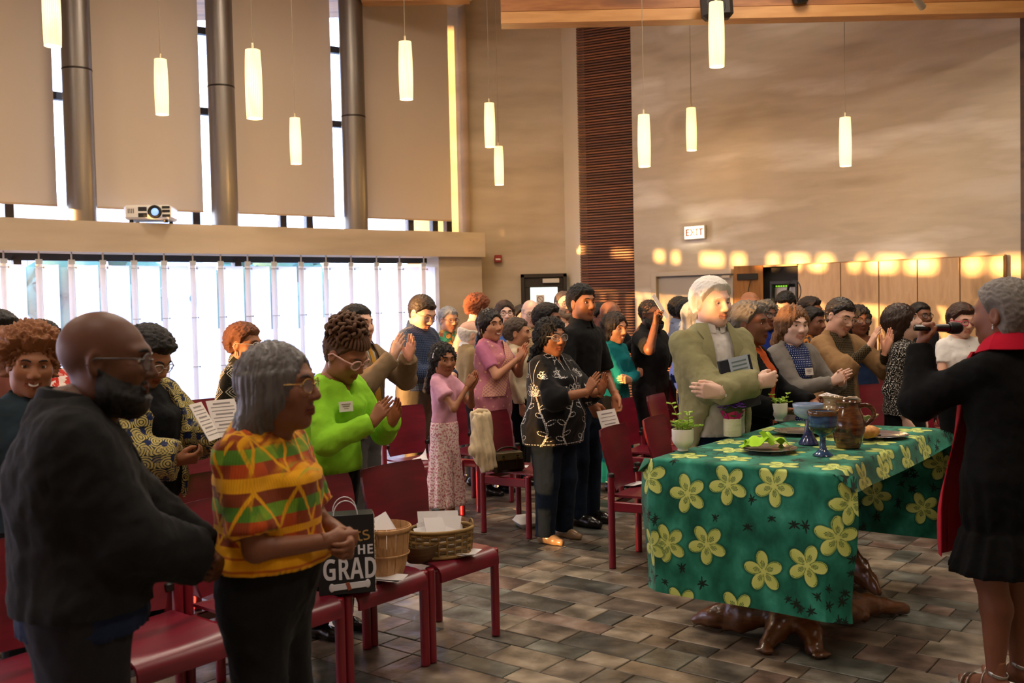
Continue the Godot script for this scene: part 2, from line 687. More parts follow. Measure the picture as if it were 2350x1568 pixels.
	var ums := [rail_px(22, 0.67), rail_px(450, 0.67), rail_px(650, 0.67), rail_px(710, 0.67), rail_px(940, 0.67), rail_px(997, 0.67), rail_px(1028, 0.67)]
	q0 = ums[0]
	while q0 > 1.2:
		q0 -= [0.75, 1.05, 0.6, 1.3][int(q0 * 7) % 4]
		ums.append(q0)
	for s in ums:
		var mb := Shape.new()
		rail_wall(mb, s - 0.05, s + 0.05, 0.62, 0.74, 2.88, 6.7)
		part(up, "mullion", mb, dark)
	for y in [4.55, 5.7]:
		var tr := Shape.new()
		rail_wall(tr, 0, rail_px(1034, 0.67), 0.63, 0.73, y - 0.05, y + 0.05)
		part(up, "transom", tr, dark)
	ums.sort()
	ums.append(rail_px(1090, 0.67))
	ums.push_front(0.0)
	for k in ums.size() - 1:
		if ums[k + 1] - ums[k] > 0.2:
			var pn := Shape.new()
			rail_wall(pn, ums[k] + 0.05, ums[k + 1] - 0.05, 0.675, 0.685, 2.9, 6.7, 3.0)
			part(up, "pane", pn, glass)
	var rj := Shape.new()
	var rs := rail_px(1090, 0.6)
	rail_wall(rj, rs, total, 0.45, 0.8, 2.86, 7.0)
	structure("wall_jamb_upper", rj, tan_wall)

	# columns and blinds
	var metal := mat("column_metal", S("857d75"), 0.42, {"metal": 0.85, "bump": bump_tex("brushed", noise_image(31, 0.05, 256, 16, 3, 256, 256), 2.0), "depth": 0.15, "tri": 1.0})
	var cs := [rail_px(190, 0.22), rail_px(517, 0.22), rail_px(817, 0.22)]
	var gap: float = cs[1] - cs[0]
	var extra: float = cs[0] - gap
	var words := ["nearest the projector's left, with white gap of light beside it", "in the middle, with a dark joint ring high up", "rightmost, under the wooden roof beam"]
	while extra > 1.0:
		cs.append(extra)
		extra -= gap
	for k in cs.size():
		var p := rail_at(cs[k], 0.22)
		var lab: String = "round brushed bronze column on the left window wall, " + (words[k] if k < 3 else "%d bays to the left of the projector" % (k - 2))
		var col := thing("round_column", lab, "column", Vector3(p.x, 2.86, p.y), 0, "columns of the window wall")
		var sh := Shape.new()
		sh.lathe([Vector2(0.0, 0.0), Vector2(0.185, 0.0), Vector2(0.185, 4.14)], 28)
		part(col, "shaft", sh, metal)
		for y in ([1.95] if k != 2 else [1.72]):
			var rg := Shape.new()
			rg.lathe([Vector2(0.185, 0), Vector2(0.189, 0.003), Vector2(0.189, 0.022), Vector2(0.185, 0.025)], 28, Vector3(0, y, 0))
			part(col, "joint_ring", rg, dark)
	var blind_mat := mat("blind_cloth", S("c4b4a2"), 0.9, {"bump": texs.fine, "depth": 0.15, "tri": 6.0, "back": Color(0.10, 0.085, 0.065)})
	cs.sort()
	var ends := []
	for k in cs.size() - 1:
		ends.append([cs[k] + (0.15 if k >= cs.size() - 3 else 0.0), cs[k + 1] - (0.20 if k >= cs.size() - 4 else 0.0)])  # unseen bays are closed fully to keep sun strips out
	ends.append([cs[cs.size() - 1] + 0.15, rail_px(1037, 0.5)])
	var bw := ["leftmost tan roller blind, cut by the picture edge", "wide tan roller blind above the white projector", "tan roller blind between the two right columns", "tan roller blind nearest the wooden beam end"]
	for k in ends.size():
		var rank := k - (ends.size() - 4)
		var lab: String = bw[rank] if rank >= 0 else "unseen tan roller blind %d bays left of the projector, closed against sun" % (-rank)
		var bl_ := thing("roller_blind", lab, "blind", Vector3.ZERO, 0, "roller blinds")
		var sh := Shape.new()
		rail_wall(sh, ends[k][0], ends[k][1], 0.50, 0.505, 3.10, 6.72, 0.6)
		part(bl_, "cloth", sh, blind_mat)
		var hb := Shape.new()
		rail_wall(hb, ends[k][0], ends[k][1], 0.492, 0.513, 3.075, 3.10, 0.6)
		part(bl_, "hem_bar", hb, mat("hem_bar", S("b49878"), 0.6))

	# hanging translucent panels of the lower window
	var clips := [5.0, 85.0, 160.0, 234.0, 305.0, 373.0, 440.0, 505.0, 567.0, 628.0, 690.0, 747.0, 805.0, 862.0, 916.0, 972.0]
	var panel_m := mat("hanging_sheet", S("f1efec"), 0.8, {"back": Color(0.95, 0.95, 0.97), "bump": texs.fine, "depth": 0.5, "tri": 3.0})
	var flange_m := mat("sheet_edge", S("eae2da"), 0.8, {"back": Color(0.88, 0.86, 0.84), "bump": texs.fine, "depth": 0.5, "tri": 3.0})
	var steel := mat("steel", S("b9b6b0"), 0.3, {"metal": 0.9})
	var frost := mat("frosted_clip", S("cdd2d6"), 0.4, {"back": Color(0.4, 0.4, 0.42)})
	var ss := []
	for px in clips:
		ss.append([rail_px(px, 0.12), clips.find(px)])
	var s0: float = ss[0][0] - 0.5
	var n := -1
	while s0 > 0.4:
		ss.append([s0, n])
		s0 -= 0.5
		n -= 1
	var widths := {0: 0.22, 1: 0.2, 2: 0.42, 6: 0.42, 7: 0.30, 3: 0.46}
	var ord := ["first", "second", "third", "fourth", "fifth", "sixth", "seventh", "eighth", "ninth", "tenth", "eleventh", "twelfth", "thirteenth", "fourteenth", "fifteenth", "sixteenth"]
	rng.seed = 5
	for e in ss:
		var s: float = e[0]
		var k: int = e[1]
		var lab: String = ("translucent white hanging window panel, %s from the left picture edge" % ord[k]) if k >= 0 else "unseen white hanging window panel %d beyond the left picture edge, sized to gate sun" % (-k)
		var pn := thing("hanging_panel", lab, "panel", Vector3.ZERO, 0, "hanging window panels")
		var room: float = 0.42
		for e2 in ss:
			if e2[1] == k + 1: room = e2[0] - s - 0.09
		var w: float = minf(widths.get(k, 0.6), room) if k >= 0 else ([0.38, 0.22, 0.36, 0.18, 0.32, 0.40, 0.24][(-k) % 7] if rail_at(s).y < 1.4 else 0.53)
		var rows := []
		for r in 2:
			var row := []
			for b in 7:
				var f := b / 6.0
				var p := rail_at(s + 0.05 + w * f, 0.16 + 0.07 * sin(f * PI) + 0.03 * f)
				row.append(Vector3(p.x, 2.30 if r == 0 else 0.06, p.y))
			rows.append(row)
		var sh := Shape.new()
		sh.grid(rows)
		part(pn, "sheet", sh, panel_m)
		rows = []
		for r in 2:
			var row := []
			for b in 5:
				var f := b / 4.0
				var p := rail_at(s - 0.035 + 0.07 * f, 0.14 - 0.025 * sin(f * PI))
				row.append(Vector3(p.x, 2.34 if r == 0 else 0.06, p.y))
			rows.append(row)
		sh = Shape.new()
		sh.grid(rows, 0.006)
		part(pn, "edge_flange", sh, flange_m)
		var p0 := rail_at(s, 0.12)
		var d := (rail_at(s + 0.1, 0.12) - p0).normalized()
		var bs := Basis(Vector3(d.x, 0, d.y), Vector3.UP, Vector3(-d.y, 0, d.x))
		var cl := Shape.new()
		cl.box(Vector3(p0.x, 2.335, p0.y), Vector3(0.085, 0.06, 0.02), bs)
		part(pn, "clip", cl, frost)
		var rod := Shape.new()
		rod.box(Vector3(p0.x, 2.41, p0.y), Vector3(0.02, 0.1, 0.02), bs)
		part(pn, "hanger_rod", rod, steel)
		for y in [2.26, 1.58, 0.9]:
			var pinn := Shape.new()
			pinn.tube([Vector3(p0.x, y, p0.y) + bs * Vector3(-0.06, 0, 0.03), Vector3(p0.x, y, p0.y) + bs * Vector3(0.05, 0, 0.03)], [0.006, 0.006], 6)
			pinn.ball(Vector3(p0.x, y, p0.y) + bs * Vector3(0.045, 0, 0.03), Vector3.ONE * 0.014, 8, 6)
			part(pn, "pin", pinn, steel)

	var we := Shape.new()
	rail_wall(we, 0.0, 0.9, 0.0, 0.8, 0.0, 7.0)
	structure("wall_sun_block", we, tan_wall)  # added out of view to block direct sun on the speaker
	build_doors(dark, black, steel)
	build_outside()

func build_floor() -> void:
	var base := Shape.new()
	base.slab([Vector2(-13, 5), Vector2(10, 5), Vector2(10, -18), Vector2(-13, -18)], -0.25, -0.012)
	var grout := mat("grout", S("6a645a"), 0.9)
	var fl := structure("floor", base, grout)
	var ax := Vector2(0.79, 0.61)     # along a course (x, z)
	var ay := Vector2(-0.61, 0.79)
	var im := noise_image(41, 0.015, 256, 256, 6, 512, 512)
	var bump := bump_tex("slate_bump", im, 8.0)
	var tones := [["5a544b", "6b655b"], ["4c4a43", "5d5a53"], ["64594e", "776b5e"], ["706354", "887967"], ["44433e", "55544e"], ["6a574c", "7e6a5e"], ["575850", "696b63"], ["7c7162", "958978"]]
	var stone := []
	for k in tones.size():
		stone.append(mat("slate_%d" % k, Color.WHITE, 0.38, {"tex": ramp_tex("slate_tone_%d" % k, im, [S(tones[k][0]).darkened(0.42), S(tones[k][0]).darkened(0.1), S(tones[k][1]), S(tones[k][1]).lightened(0.22)]), "tri": 0.9, "world": true, "offset": Vector3(k * 0.37, 0, k * 0.21), "bump": bump, "depth": 0.5, "spec": 0.5}))
	rng.seed = 77
	var pieces := []
	var y := -13.0
	var inv := cam.inverse()
	while y < 22.0:
		var h: float = [0.22, 0.15, 0.22, 0.30, 0.15][rng.randi() % 5]
		var x := -22.0 + rng.randf() * 0.3
		while x < 12.0:
			var w: float = [0.22, 0.33, 0.30, 0.15, 0.44, 0.22][rng.randi() % 6]
			var mid := ax * (x + w / 2) + ay * (y + h / 2)
			var tone := rng.randi() % 8
			var lift := rng.randf() * 0.003
			if mid.x > -11.6 and mid.x < 9.2 and mid.y < 4.4 and mid.y > -17.2:
				var q := inv * (Vector3(mid.x, 0, mid.y) - eye)
				var seen := 0.0
				if q.z < -2.0:
					var sx := 1175.0 - q.x / q.z * F
					var sy := 784.0 + q.y / q.z * F
					if sx > 380 and sx < 2420 and sy < 1640 and sy > 1100:
						seen = w * h / pow(-q.z, 3.0) * (0.25 if sx < 700 else 1.0)
				pieces.append([seen, mid, w, h, tone, lift])
			x += w
		y += h
	pieces.sort_custom(func(a, b): return a[0] > b[0])
	var rest := []
	for k in 8:
		rest.append(Shape.new())
	var bs := Basis(Vector3(ax.x, 0, ax.y), Vector3.UP, Vector3(ay.x, 0, ay.y))
	for k in pieces.size():
		var p: Array = pieces[k]
		var size := Vector3(p[2] - 0.007, 0.03, p[3] - 0.007)
		var o := Vector3(p[1].x, -0.015 - 0.003 + p[5], p[1].y)
		if k < 300:
			var sh := Shape.new()
			sh.box(o, size, bs, 0.003)
			part(fl, "tile", sh, stone[p[4]])
		else:
			rest[p[4]].box(o, size, bs, 0.0)
	for k in 8:
		var m := part(fl, "far_tiles", rest[k], stone[k])
		m.set_meta("kind", "stuff")

func on_wall(px: float, py: float, out := 0.0) -> Vector3:
	return on_plane(px, py, wall_a + wall_n * out, wall_n)

func wall_box(sh: Shape, px0: float, px1: float, y0: float, y1: float, out0: float, out1: float, ch := 0.004) -> void:
	var a := on_wall(px0, 650)
	var b := on_wall(px1, 650)
	var d := (wall_b - wall_a).normalized()
	var mid := (a + b) / 2 + wall_n * (out0 + out1) / 2
	mid.y = (y0 + y1) / 2
	sh.box(mid, Vector3(Vector2(a.x, a.z).distance_to(Vector2(b.x, b.z)), y1 - y0, absf(out1 - out0)), Basis(d, Vector3.UP, wall_n), ch)

func build_doors(dark: Material, black: Material, steel: Material) -> void:
	var z := 16.98
	# dark exit door in the tan wall
	var ya := at(1245, 629, z).y
	var a := at(1195, 650, z)
	var b := at(1300, 650, z)
	var d := thing("exit_door", "dark brown metal door with bright glass pane in the tan wall", "door", Vector3((a.x + b.x) / 2, 0, a.z + 0.06))
	var w := b.x - a.x
	var dm := mat("door_brown", S("2c221a"), 0.4)
	var sh := Shape.new()
	sh.box(Vector3(-w / 2 + 0.03, ya / 2, 0), Vector3(0.06, ya, 0.12))
	sh.box(Vector3(w / 2 - 0.03, ya / 2, 0), Vector3(0.06, ya, 0.12))
	sh.box(Vector3(0, ya - 0.03, 0), Vector3(w, 0.06, 0.12))
	part(d, "frame", sh, dm)
	sh = Shape.new()
	var lw := w - 0.12
	var wy := at(1240, 660, z).y
	sh.box(Vector3(0, (ya - 0.06 + wy) / 2, -0.02), Vector3(lw, ya - 0.06 - wy, 0.05))
	sh.box(Vector3(-lw / 2 + 0.05, 0.9 + (wy - 0.9) / 2, -0.02), Vector3(0.1, wy - 0.9, 0.05))
	sh.box(Vector3(lw / 2 - 0.05, 0.9 + (wy - 0.9) / 2, -0.02), Vector3(0.1, wy - 0.9, 0.05))
	sh.box(Vector3(0, 0.45, -0.02), Vector3(lw, 0.9, 0.05))
	part(d, "leaf", sh, dm)
	sh = Shape.new()
	sh.box(Vector3(0, 0.9 + (wy - 0.9) / 2, -0.02), Vector3(lw - 0.2, wy - 0.9, 0.008), Basis.IDENTITY, 0)
	part(d, "glass_window", sh, mat("door_window_glow", S("eefff4"), 0.2, {"glow": Color(0.93, 1.0, 0.95), "power": 1.1}), Vector3.ZERO, "door glass glowing in place of daylight")  # pane emits light itself in place of daylight behind it
	sh = Shape.new()
	sh.box(Vector3(0.12, ya - 0.12, 0.07), Vector3(0.28, 0.07, 0.06))
	part(d, "door_closer", sh, mat("closer_grey", S("cfc7b8"), 0.5))
	var sg := at(1240, 690, z - 0.1)
	var ns := thing("no_smoking_sign", "small white no smoking sign on the dark door's glass", "sign", Vector3(sg.x, sg.y, sg.z + 0.02))
	sh = Shape.new()
	sh.box(Vector3.ZERO, Vector3(0.14, 0.19, 0.004), Basis.IDENTITY, 0.001)
	part(ns, "plate", sh, mat("sign_plate", S("e4ddd4"), 0.6))
	sh = Shape.new()
	var ring := []
	for k in 25:
		ring.append(Vector3(cos(TAU * k / 24) * 0.05, 0.02 + sin(TAU * k / 24) * 0.05, 0.004))
	sh.tube(ring, [0.006], 6)
	sh.tube([Vector3(-0.035, 0.055, 0.004), Vector3(0.035, -0.015, 0.004)], [0.005], 6)
	part(ns, "emblem", sh, mat("sign_mark", S("8a5a4c"), 0.6))
	# fire alarm pull station and wall device
	var q := at(1143, 594, 16.9)
	var fa := thing("fire_alarm", "red fire alarm pull station on the tan wall", "alarm", Vector3(q.x, q.y, -16.98))
	sh = Shape.new()
	sh.box(Vector3.ZERO, Vector3(0.13, 0.125, 0.06), Basis.IDENTITY, 0.012)
	part(fa, "housing", sh, mat("alarm_red", S("8e1f16"), 0.4))
	sh = Shape.new()
	sh.box(Vector3(0, -0.01, 0.035), Vector3(0.085, 0.028, 0.02), Basis.IDENTITY, 0.004)
	part(fa, "handle", sh, mat("alarm_white", S("d7cfc6"), 0.5))
	q = at(1058, 722, 16.9)
	var wd := thing("wall_panel_box", "grey boxed panel on the tan wall behind the green flowered top", "panel", Vector3(q.x, q.y, -16.97))
	sh = Shape.new()
	sh.box(Vector3.ZERO, Vector3(0.24, 0.22, 0.06), Basis.IDENTITY, 0.01)
	part(wd, "case", sh, mat("device_grey", S("6c675f"), 0.5, {"metal": 0.3}))
	sh = Shape.new()
	sh.box(Vector3(0, 0, 0.034), Vector3(0.12, 0.1, 0.012), Basis.IDENTITY, 0.004)
	part(wd, "screen", sh, mat("device_dark", S("2d2a26"), 0.3))

	# grey double door with beige frame
	var top := on_wall(1590, 622).y
	var gd := thing("grey_door", "tall plain grey-beige door in a beige frame on the plaster wall", "door")
	var beige := mat("door_beige", S("b6a78d"), 0.6)
	sh = Shape.new()
	wall_box(sh, 1500, 1512, 0, top, 0.0, 0.09)
	wall_box(sh, 1500, 1684, top - 0.07, top, 0.0, 0.09)
	part(gd, "frame", sh, beige)
	sh = Shape.new()
	wall_box(sh, 1512, 1684, 0, top - 0.09, 0.0, 0.03)
	part(gd, "leaf", sh, mat("door_grey", S("a0947f"), 0.55))
	sh = Shape.new()
	wall_box(sh, 1512, 1684, top - 0.09, top - 0.07, 0.0, 0.05)
	part(gd, "track", sh, mat("track_dark", S("5e5648"), 0.5))
	sh = Shape.new()
	wall_box(sh, 1662, 1680, top - 0.13, top - 0.09, 0.03, 0.08)
	part(gd, "stop_bracket", sh, beige)

	# maple cupboard front along the plaster wall
	var ct := on_wall(2150, 592).y
	var maple := wood("maple", S("b58d5c"), S("c9a273"), 0.42, Vector3(0.9, 0.9, 0.9), {"upright": true})
	var edge := wood("maple_edge", S("8c6439"), S("9c7346"), 0.5, Vector3(1, 1, 1))
	var cols := [1752, 1840, 1938, 2025, 2113, 2210, 2310]
	var nm := ["", "left", "second", "third", "fourth", "right"]
	for k in range(1, 6):
		var cb := thing("cupboard", "maple cupboard with plain tall door, %s of the closed row" % ["", "first", "second", "third", "fourth", "last"][k], "cupboard", Vector3.ZERO, 0, "maple wall cupboards")
		sh = Shape.new()
		wall_box(sh, cols[k], cols[k + 1], 0.0, ct, 0.01, 0.12, 0.0)
		part(cb, "body", sh, edge)
		sh = Shape.new()
		wall_box(sh, cols[k] + 1, cols[k + 1] - 1, 0.08, ct - 0.015, 0.125, 0.15)
		var dr := part(cb, "door", sh, maple)
		if k == 2 or k == 3:
			var hx: float = (cols[k + 1] - 7.0) if k == 2 else (cols[k] + 9.0)
			var h0 := on_wall(hx, 770, 0.16)
			sh = Shape.new()
			var pts := []
			for e in 9:
				var f := e / 8.0
				pts.append(h0 + Vector3.UP * (0.09 - 0.18 * f) + wall_n * (0.03 * sin(f * PI)))
			sh.tube(pts, [0.009], 8)
			part(dr, "handle", sh, mat("brass", S("8a6a35"), 0.3, {"metal": 0.9}))
		if k == 2:
			var kp := on_wall(2024, 788, 0.165)
			sh = Shape.new()
			sh.lathe([Vector2(0, 0.02), Vector2(0.02, 0.018), Vector2(0.026, 0.0)], 14, kp, Basis(wall_n.cross(Vector3.UP), wall_n, Vector3.UP))
			part(dr, "lock", sh, mat("brass"))
	# open cupboard with the equipment rack
	var oc := thing("open_cupboard", "open dark cupboard with its brown door swung wide", "cupboard")
	sh = Shape.new()
	wall_box(sh, 1752, 1840, 0, ct - 0.03, 0.005, 0.012, 0)
	part(oc, "back_panel", sh, mat("cupboard_dark", S("1d1a17"), 0.8))
	sh = Shape.new()
	wall_box(sh, 1746, 1752, 0, ct, 0.0, 0.16)
	part(oc, "side_panel", sh, edge)
	sh = Shape.new()
	wall_box(sh, 1752, 1840, ct - 0.03, ct, 0.0, 0.16)
	part(oc, "top_rail", sh, edge)
	var hinge := on_wall(1751, 650, 0.16)
	var far := on_wall(1684, 650, 0.34)
	var dd := Vector3(far.x - hinge.x, 0, far.z - hinge.z)
	sh = Shape.new()
	var mid := (hinge + far) / 2
	mid.y = (ct - 0.02) / 2 + 0.04
	sh.box(mid, Vector3(dd.length(), ct - 0.06, 0.025), Basis(dd.normalized(), Vector3.UP, dd.normalized().cross(Vector3.UP)))
	var od := part(oc, "door", sh, wood("door_inside", S("8a5a28"), S("9d6a33"), 0.45, Vector3(0.9, 0.9, 0.9), {"upright": true}))
	sh = Shape.new()
	sh.box(mid + Vector3(0, ct / 2 - 0.19, 0) + wall_n * 0.03, Vector3(dd.length() * 0.72, 0.09, 0.04), Basis(dd.normalized(), Vector3.UP, dd.normalized().cross(Vector3.UP)))
	part(od, "power_strip", sh, black)
	sh = Shape.new()
	var cp := []
	for e in 12:
		var f := e / 11.0
		cp.append(mid + dd * (0.3 * f - 0.1) + Vector3.UP * (ct / 2 - 0.25 - f * 0.6) + wall_n * (0.03 + 0.01 * sin(f * 9.0)))
	sh.tube(cp, [0.006], 6)
	part(od, "cable", sh, black)
	var rk := thing("equipment_rack", "black audio equipment rack with green lights inside open cupboard", "rack")
	sh = Shape.new()
	var rt := on_wall(1800, 645).y
	wall_box(sh, 1776, 1781, 0, rt, 0.02, 0.15)
	wall_box(sh, 1834, 1839, 0, rt, 0.02, 0.15)
	wall_box(sh, 1776, 1839, rt - 0.05, rt, 0.02, 0.15)
	part(rk, "frame", sh, black)
	sh = Shape.new()
	wall_box(sh, 1781, 1834, 0.3, rt - 0.09, 0.02, 0.06)
	part(rk, "faceplate", sh, mat("rack_face", S("8f8a80"), 0.4, {"metal": 0.5}))
	for k in 5:
		sh = Shape.new()
		wall_box(sh, 1784 + k * 5.5, 1787.5 + k * 5.5, rt - 0.085, rt - 0.065, 0.05, 0.07)
		part(rk, "indicator_light", sh, mat("led_green", S("9fd04a"), 0.4, {"glow": Color(0.55, 0.85, 0.2), "power": 0.8}))
	sh = Shape.new()
	wall_box(sh, 1784, 1797, 1.1, rt - 0.25, 0.06, 0.075)
	part(rk, "lit_display", sh, mat("rack_screen", S("f4ecd0"), 0.3, {"glow": Color(1.0, 0.9, 0.62), "power": 0.7}))
	sh = Shape.new()
	wall_box(sh, 1815, 1826, 1.55, 1.68, 0.06, 0.075)
	part(rk, "blue_display", sh, mat("rack_blue", S("8fc3e8"), 0.3, {"glow": Color(0.4, 0.65, 0.9), "power": 0.6}))
	sh = Shape.new()
	for r in 3:
		var loop := []
		for e in 21:
			var an := TAU * e / 20
			loop.append(on_wall(1822 + cos(an) * (13 + r * 1.5), 668 + sin(an) * (21 + r * 2), 0.12 + r * 0.012))
		sh.tube(loop, [0.011], 6)
	part(rk, "cable_coil", sh, black)

	# EXIT sign
	var e0 := on_wall(1595, 534, 0.03)
	var wd_ := (wall_b - wall_a).normalized()
	var es := thing("exit_sign", "illuminated white EXIT sign on the plaster wall", "sign", e0)
	es.transform.basis = Basis(wd_, Vector3.UP, wall_n)
	sh = Shape.new()
	sh.box(Vector3.ZERO, Vector3(0.36, 0.21, 0.06), Basis.IDENTITY, 0.008)
	part(es, "housing", sh, mat("exit_case", S("cfc6b4"), 0.5))
	sh = Shape.new()
	sh.box(Vector3(0, 0, 0.031), Vector3(0.335, 0.185, 0.006), Basis.IDENTITY, 0.001)
	part(es, "lit_face", sh, mat("exit_sign_face", S("fffaf0"), 0.5, {"glow": Color(1.0, 0.97, 0.9), "power": 0.45}))
	var el := OmniLight3D.new()
	el.name = "exit_sign_light"
	el.light_energy = 0.05
	el.light_color = Color(1, 0.95, 0.85)
	el.omni_range = 30
	el.shadow_enabled = true
	es.add_child(el)
	el.position = Vector3(0, 0, 0.12)
	part(es, "lettering", text_mesh("EXIT", 0.105, true), mat("exit_letters", S("8a4a20"), 0.6), Vector3(0, 0, 0.036))

	# projector on the band
	var ps := rail_px(343, 0.2)
	var pp := rail_at(ps, 0.12)
	var pr := thing("projector", "white projector with round lens standing on the tan window ledge", "projector", Vector3(pp.x, 2.86, pp.y), 8.0)
	var white := mat("projector_white", S("e9e4d8"), 0.4)
	sh = Shape.new()
	sh.box(Vector3(0, 0.135, 0), Vector3(0.60, 0.19, 0.5), Basis.IDENTITY, 0.03)
	part(pr, "case", sh, white)
	sh = Shape.new()
	sh.lathe([Vector2(0.0, 0.0), Vector2(0.088, 0.0), Vector2(0.088, 0.03), Vector2(0.066, 0.03), Vector2(0.06, 0.012), Vector2(0.0, 0.012)], 24, Vector3(0.1, 0.135, 0.25), Basis(Vector3.RIGHT, PI / 2))
	var ls := part(pr, "lens_ring", sh, black)
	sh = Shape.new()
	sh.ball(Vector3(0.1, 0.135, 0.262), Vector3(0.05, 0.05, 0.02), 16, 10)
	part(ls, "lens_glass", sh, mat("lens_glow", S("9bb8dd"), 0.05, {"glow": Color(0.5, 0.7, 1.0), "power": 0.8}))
	for q2 in [[-0.06, 0.175], [-0.06, 0.095], [0.24, 0.195], [0.24, 0.145], [0.24, 0.085]]:
		sh = Shape.new()
		sh.box(Vector3(q2[0], q2[1], 0.251), Vector3(0.11 if q2[0] < 0 else 0.1, 0.055 if q2[0] < 0 else 0.035, 0.006))
		part(pr, "vent", sh, black)
	for k in 4:
		sh = Shape.new()
		sh.box(Vector3(-0.24 + k * 0.022, 0.15, 0.251), Vector3(0.009, 0.06, 0.004), Basis.IDENTITY, 0.001)
		part(pr, "side_vent", sh, black)
	for k in 4:
		sh = Shape.new()
		sh.lathe([Vector2(0, 0), Vector2(0.03, 0), Vector2(0.025, 0.045), Vector2(0, 0.045)], 12, Vector3(-0.22 if k & 1 else 0.22, 0, -0.18 if k & 2 else 0.18))
		part(pr, "foot", sh, black)

	# loudspeaker, camera and lamp arm at the beam
	var sp := at(1643, 22, 11.6)
	var spk := thing("loudspeaker", "black loudspeaker mounted on the front of the wooden beam", "speaker", Vector3(sp.x, sp.y, -11.78))
	sh = Shape.new()
	sh.box(Vector3(0, 0.02, 0.08), Vector3(0.36, 0.30, 0.2), Basis(Vector3.BACK, 0.06), 0.05)
	part(spk, "cabinet", sh, mat("speaker_black", S("211c17"), 0.6))
	sh = Shape.new()
	sh.lathe([Vector2(0, 0.0), Vector2(0.04, 0.0), Vector2(0.09, 0.015), Vector2(0.1, 0.015), Vector2(0.105, 0.0)], 20, Vector3(-0.02, 0.0, 0.178), Basis(Vector3.RIGHT, PI / 2))
	part(spk, "cone", sh, black)
	sh = Shape.new()
	sh.box(Vector3(0, 0.02, -0.04), Vector3(0.1, 0.1, 0.1))
	part(spk, "bracket", sh, black)
	var c2 := at(1836, -4, 11.7)
	var cm := thing("security_camera", "small black camera hanging at the beam's upper edge", "camera", c2)
	sh = Shape.new()
	sh.box(Vector3.ZERO, Vector3(0.17, 0.13, 0.14), Basis(Vector3(1, 0, 0.4).normalized(), 0.5), 0.03)
	part(cm, "housing", sh, black)
	sh = Shape.new()
	sh.tube([Vector3(0, 0.02, 0), Vector3(0, 0.3, -0.1)], [0.02], 8)
	part(cm, "bracket", sh, black)
	var ta := at(2117, 18, 11.2)
	var tb := at(2080, -30, 11.0)
	var tl := thing("tube_spotlight", "slim grey tube spotlight reaching down across the beam", "light", ta)
	sh = Shape.new()
	sh.tube([Vector3.ZERO, tb - ta], [0.042, 0.042], 14)
	part(tl, "barrel", sh, mat("tube_grey", S("a89c86"), 0.4))
	sh = Shape.new()
	sh.tube([tb - ta, Vector3(tb.x - ta.x, 7.0 - ta.y, tb.z - ta.z)], [0.012, 0.012], 8)
	part(tl, "stem", sh, steel)

func text_mesh(t: String, size: float, bold := false) -> TextMesh:
	var m := TextMesh.new()
	var f := SystemFont.new()
	f.font_names = PackedStringArray(["Droid Sans"])
	f.font_weight = 700 if bold else 400
	m.font = f
	m.text = t
	m.font_size = 64
	m.pixel_size = size / 46.0
	m.depth = 0.003
	return m

func build_outside() -> void:
	var g := Shape.new()
	g.slab([Vector2(-80, 60), Vector2(-11.9, 60), Vector2(-11.9, -20), Vector2(-3, -20), Vector2(60, -20), Vector2(60, -90), Vector2(-80, -90)], -0.5, -0.3)
	structure("ground_outside", g, mat("paving", S("9b968c"), 0.9))
	var bark := mat("bark", S("5b4a3a"), 0.9)
	var leaf := mat("leaves", S("3a5c3c"), 0.8, {"back": Color(0.25, 0.35, 0.22), "bump": texs.leather, "depth": 1.0, "tri": 1.0})
	var spots := [Vector3(-14.5, 0, -23), Vector3(-18.5, 0, -25), Vector3(-11.5, 0, -28), Vector3(-22, 0, -21), Vector3(-7.5, 0, -30)]
	rng.seed = 9
	for k in spots.size():
		var t := thing("tree", "leafy green tree outside the left windows, %s from the left" % ["third", "second", "fourth", "first", "fifth"][k], "tree", spots[k] + Vector3(0, -0.3, 0), 0, "trees outside the windows")
		var sh := Shape.new()
		sh.tube([Vector3.ZERO, Vector3(0.1, 1.2, 0), Vector3(0, 2.2, 0.1)], [0.2, 0.14, 0.1], 10)
		part(t, "trunk", sh, bark)
		sh = Shape.new()
		for e in 60:
			var d := Vector3(rng.randfn(), rng.randfn() * 0.8, rng.randfn())
			d = d.limit_length(1.6)
			sh.ball(Vector3(0, 2.5, 0) + d * Vector3(1.0, 0.75, 1.0), Vector3.ONE * rng.randf_range(0.3, 0.6), 7, 5, Basis(Vector3(rng.randf(), rng.randf(), 0.1).normalized(), rng.randf() * 6.0))
		for e in sh.v.size():
			sh.v[e] += Vector3(rng.randfn(), rng.randfn(), rng.randfn()) * 0.03
		part(t, "crown", sh, leaf)
	var b := thing("far_building", "pale blue-grey building far beyond the left windows", "building", Vector3(-24, -0.3, -48))
	var sh := Shape.new()
	sh.box(Vector3(0, 3.6, 0), Vector3(16, 7.2, 8))
	part(b, "wall", sh, mat("building_grey", S("a9b5c9"), 0.8))
	for k in 10:
		for r in 2:
			sh = Shape.new()
			sh.box(Vector3(-7 + k * 1.55, 1.9 + r * 2.6, 4.03), Vector3(0.9, 1.5, 0.08))
			part(b, "window", sh, mat("building_window", S("5f6b80"), 0.2))

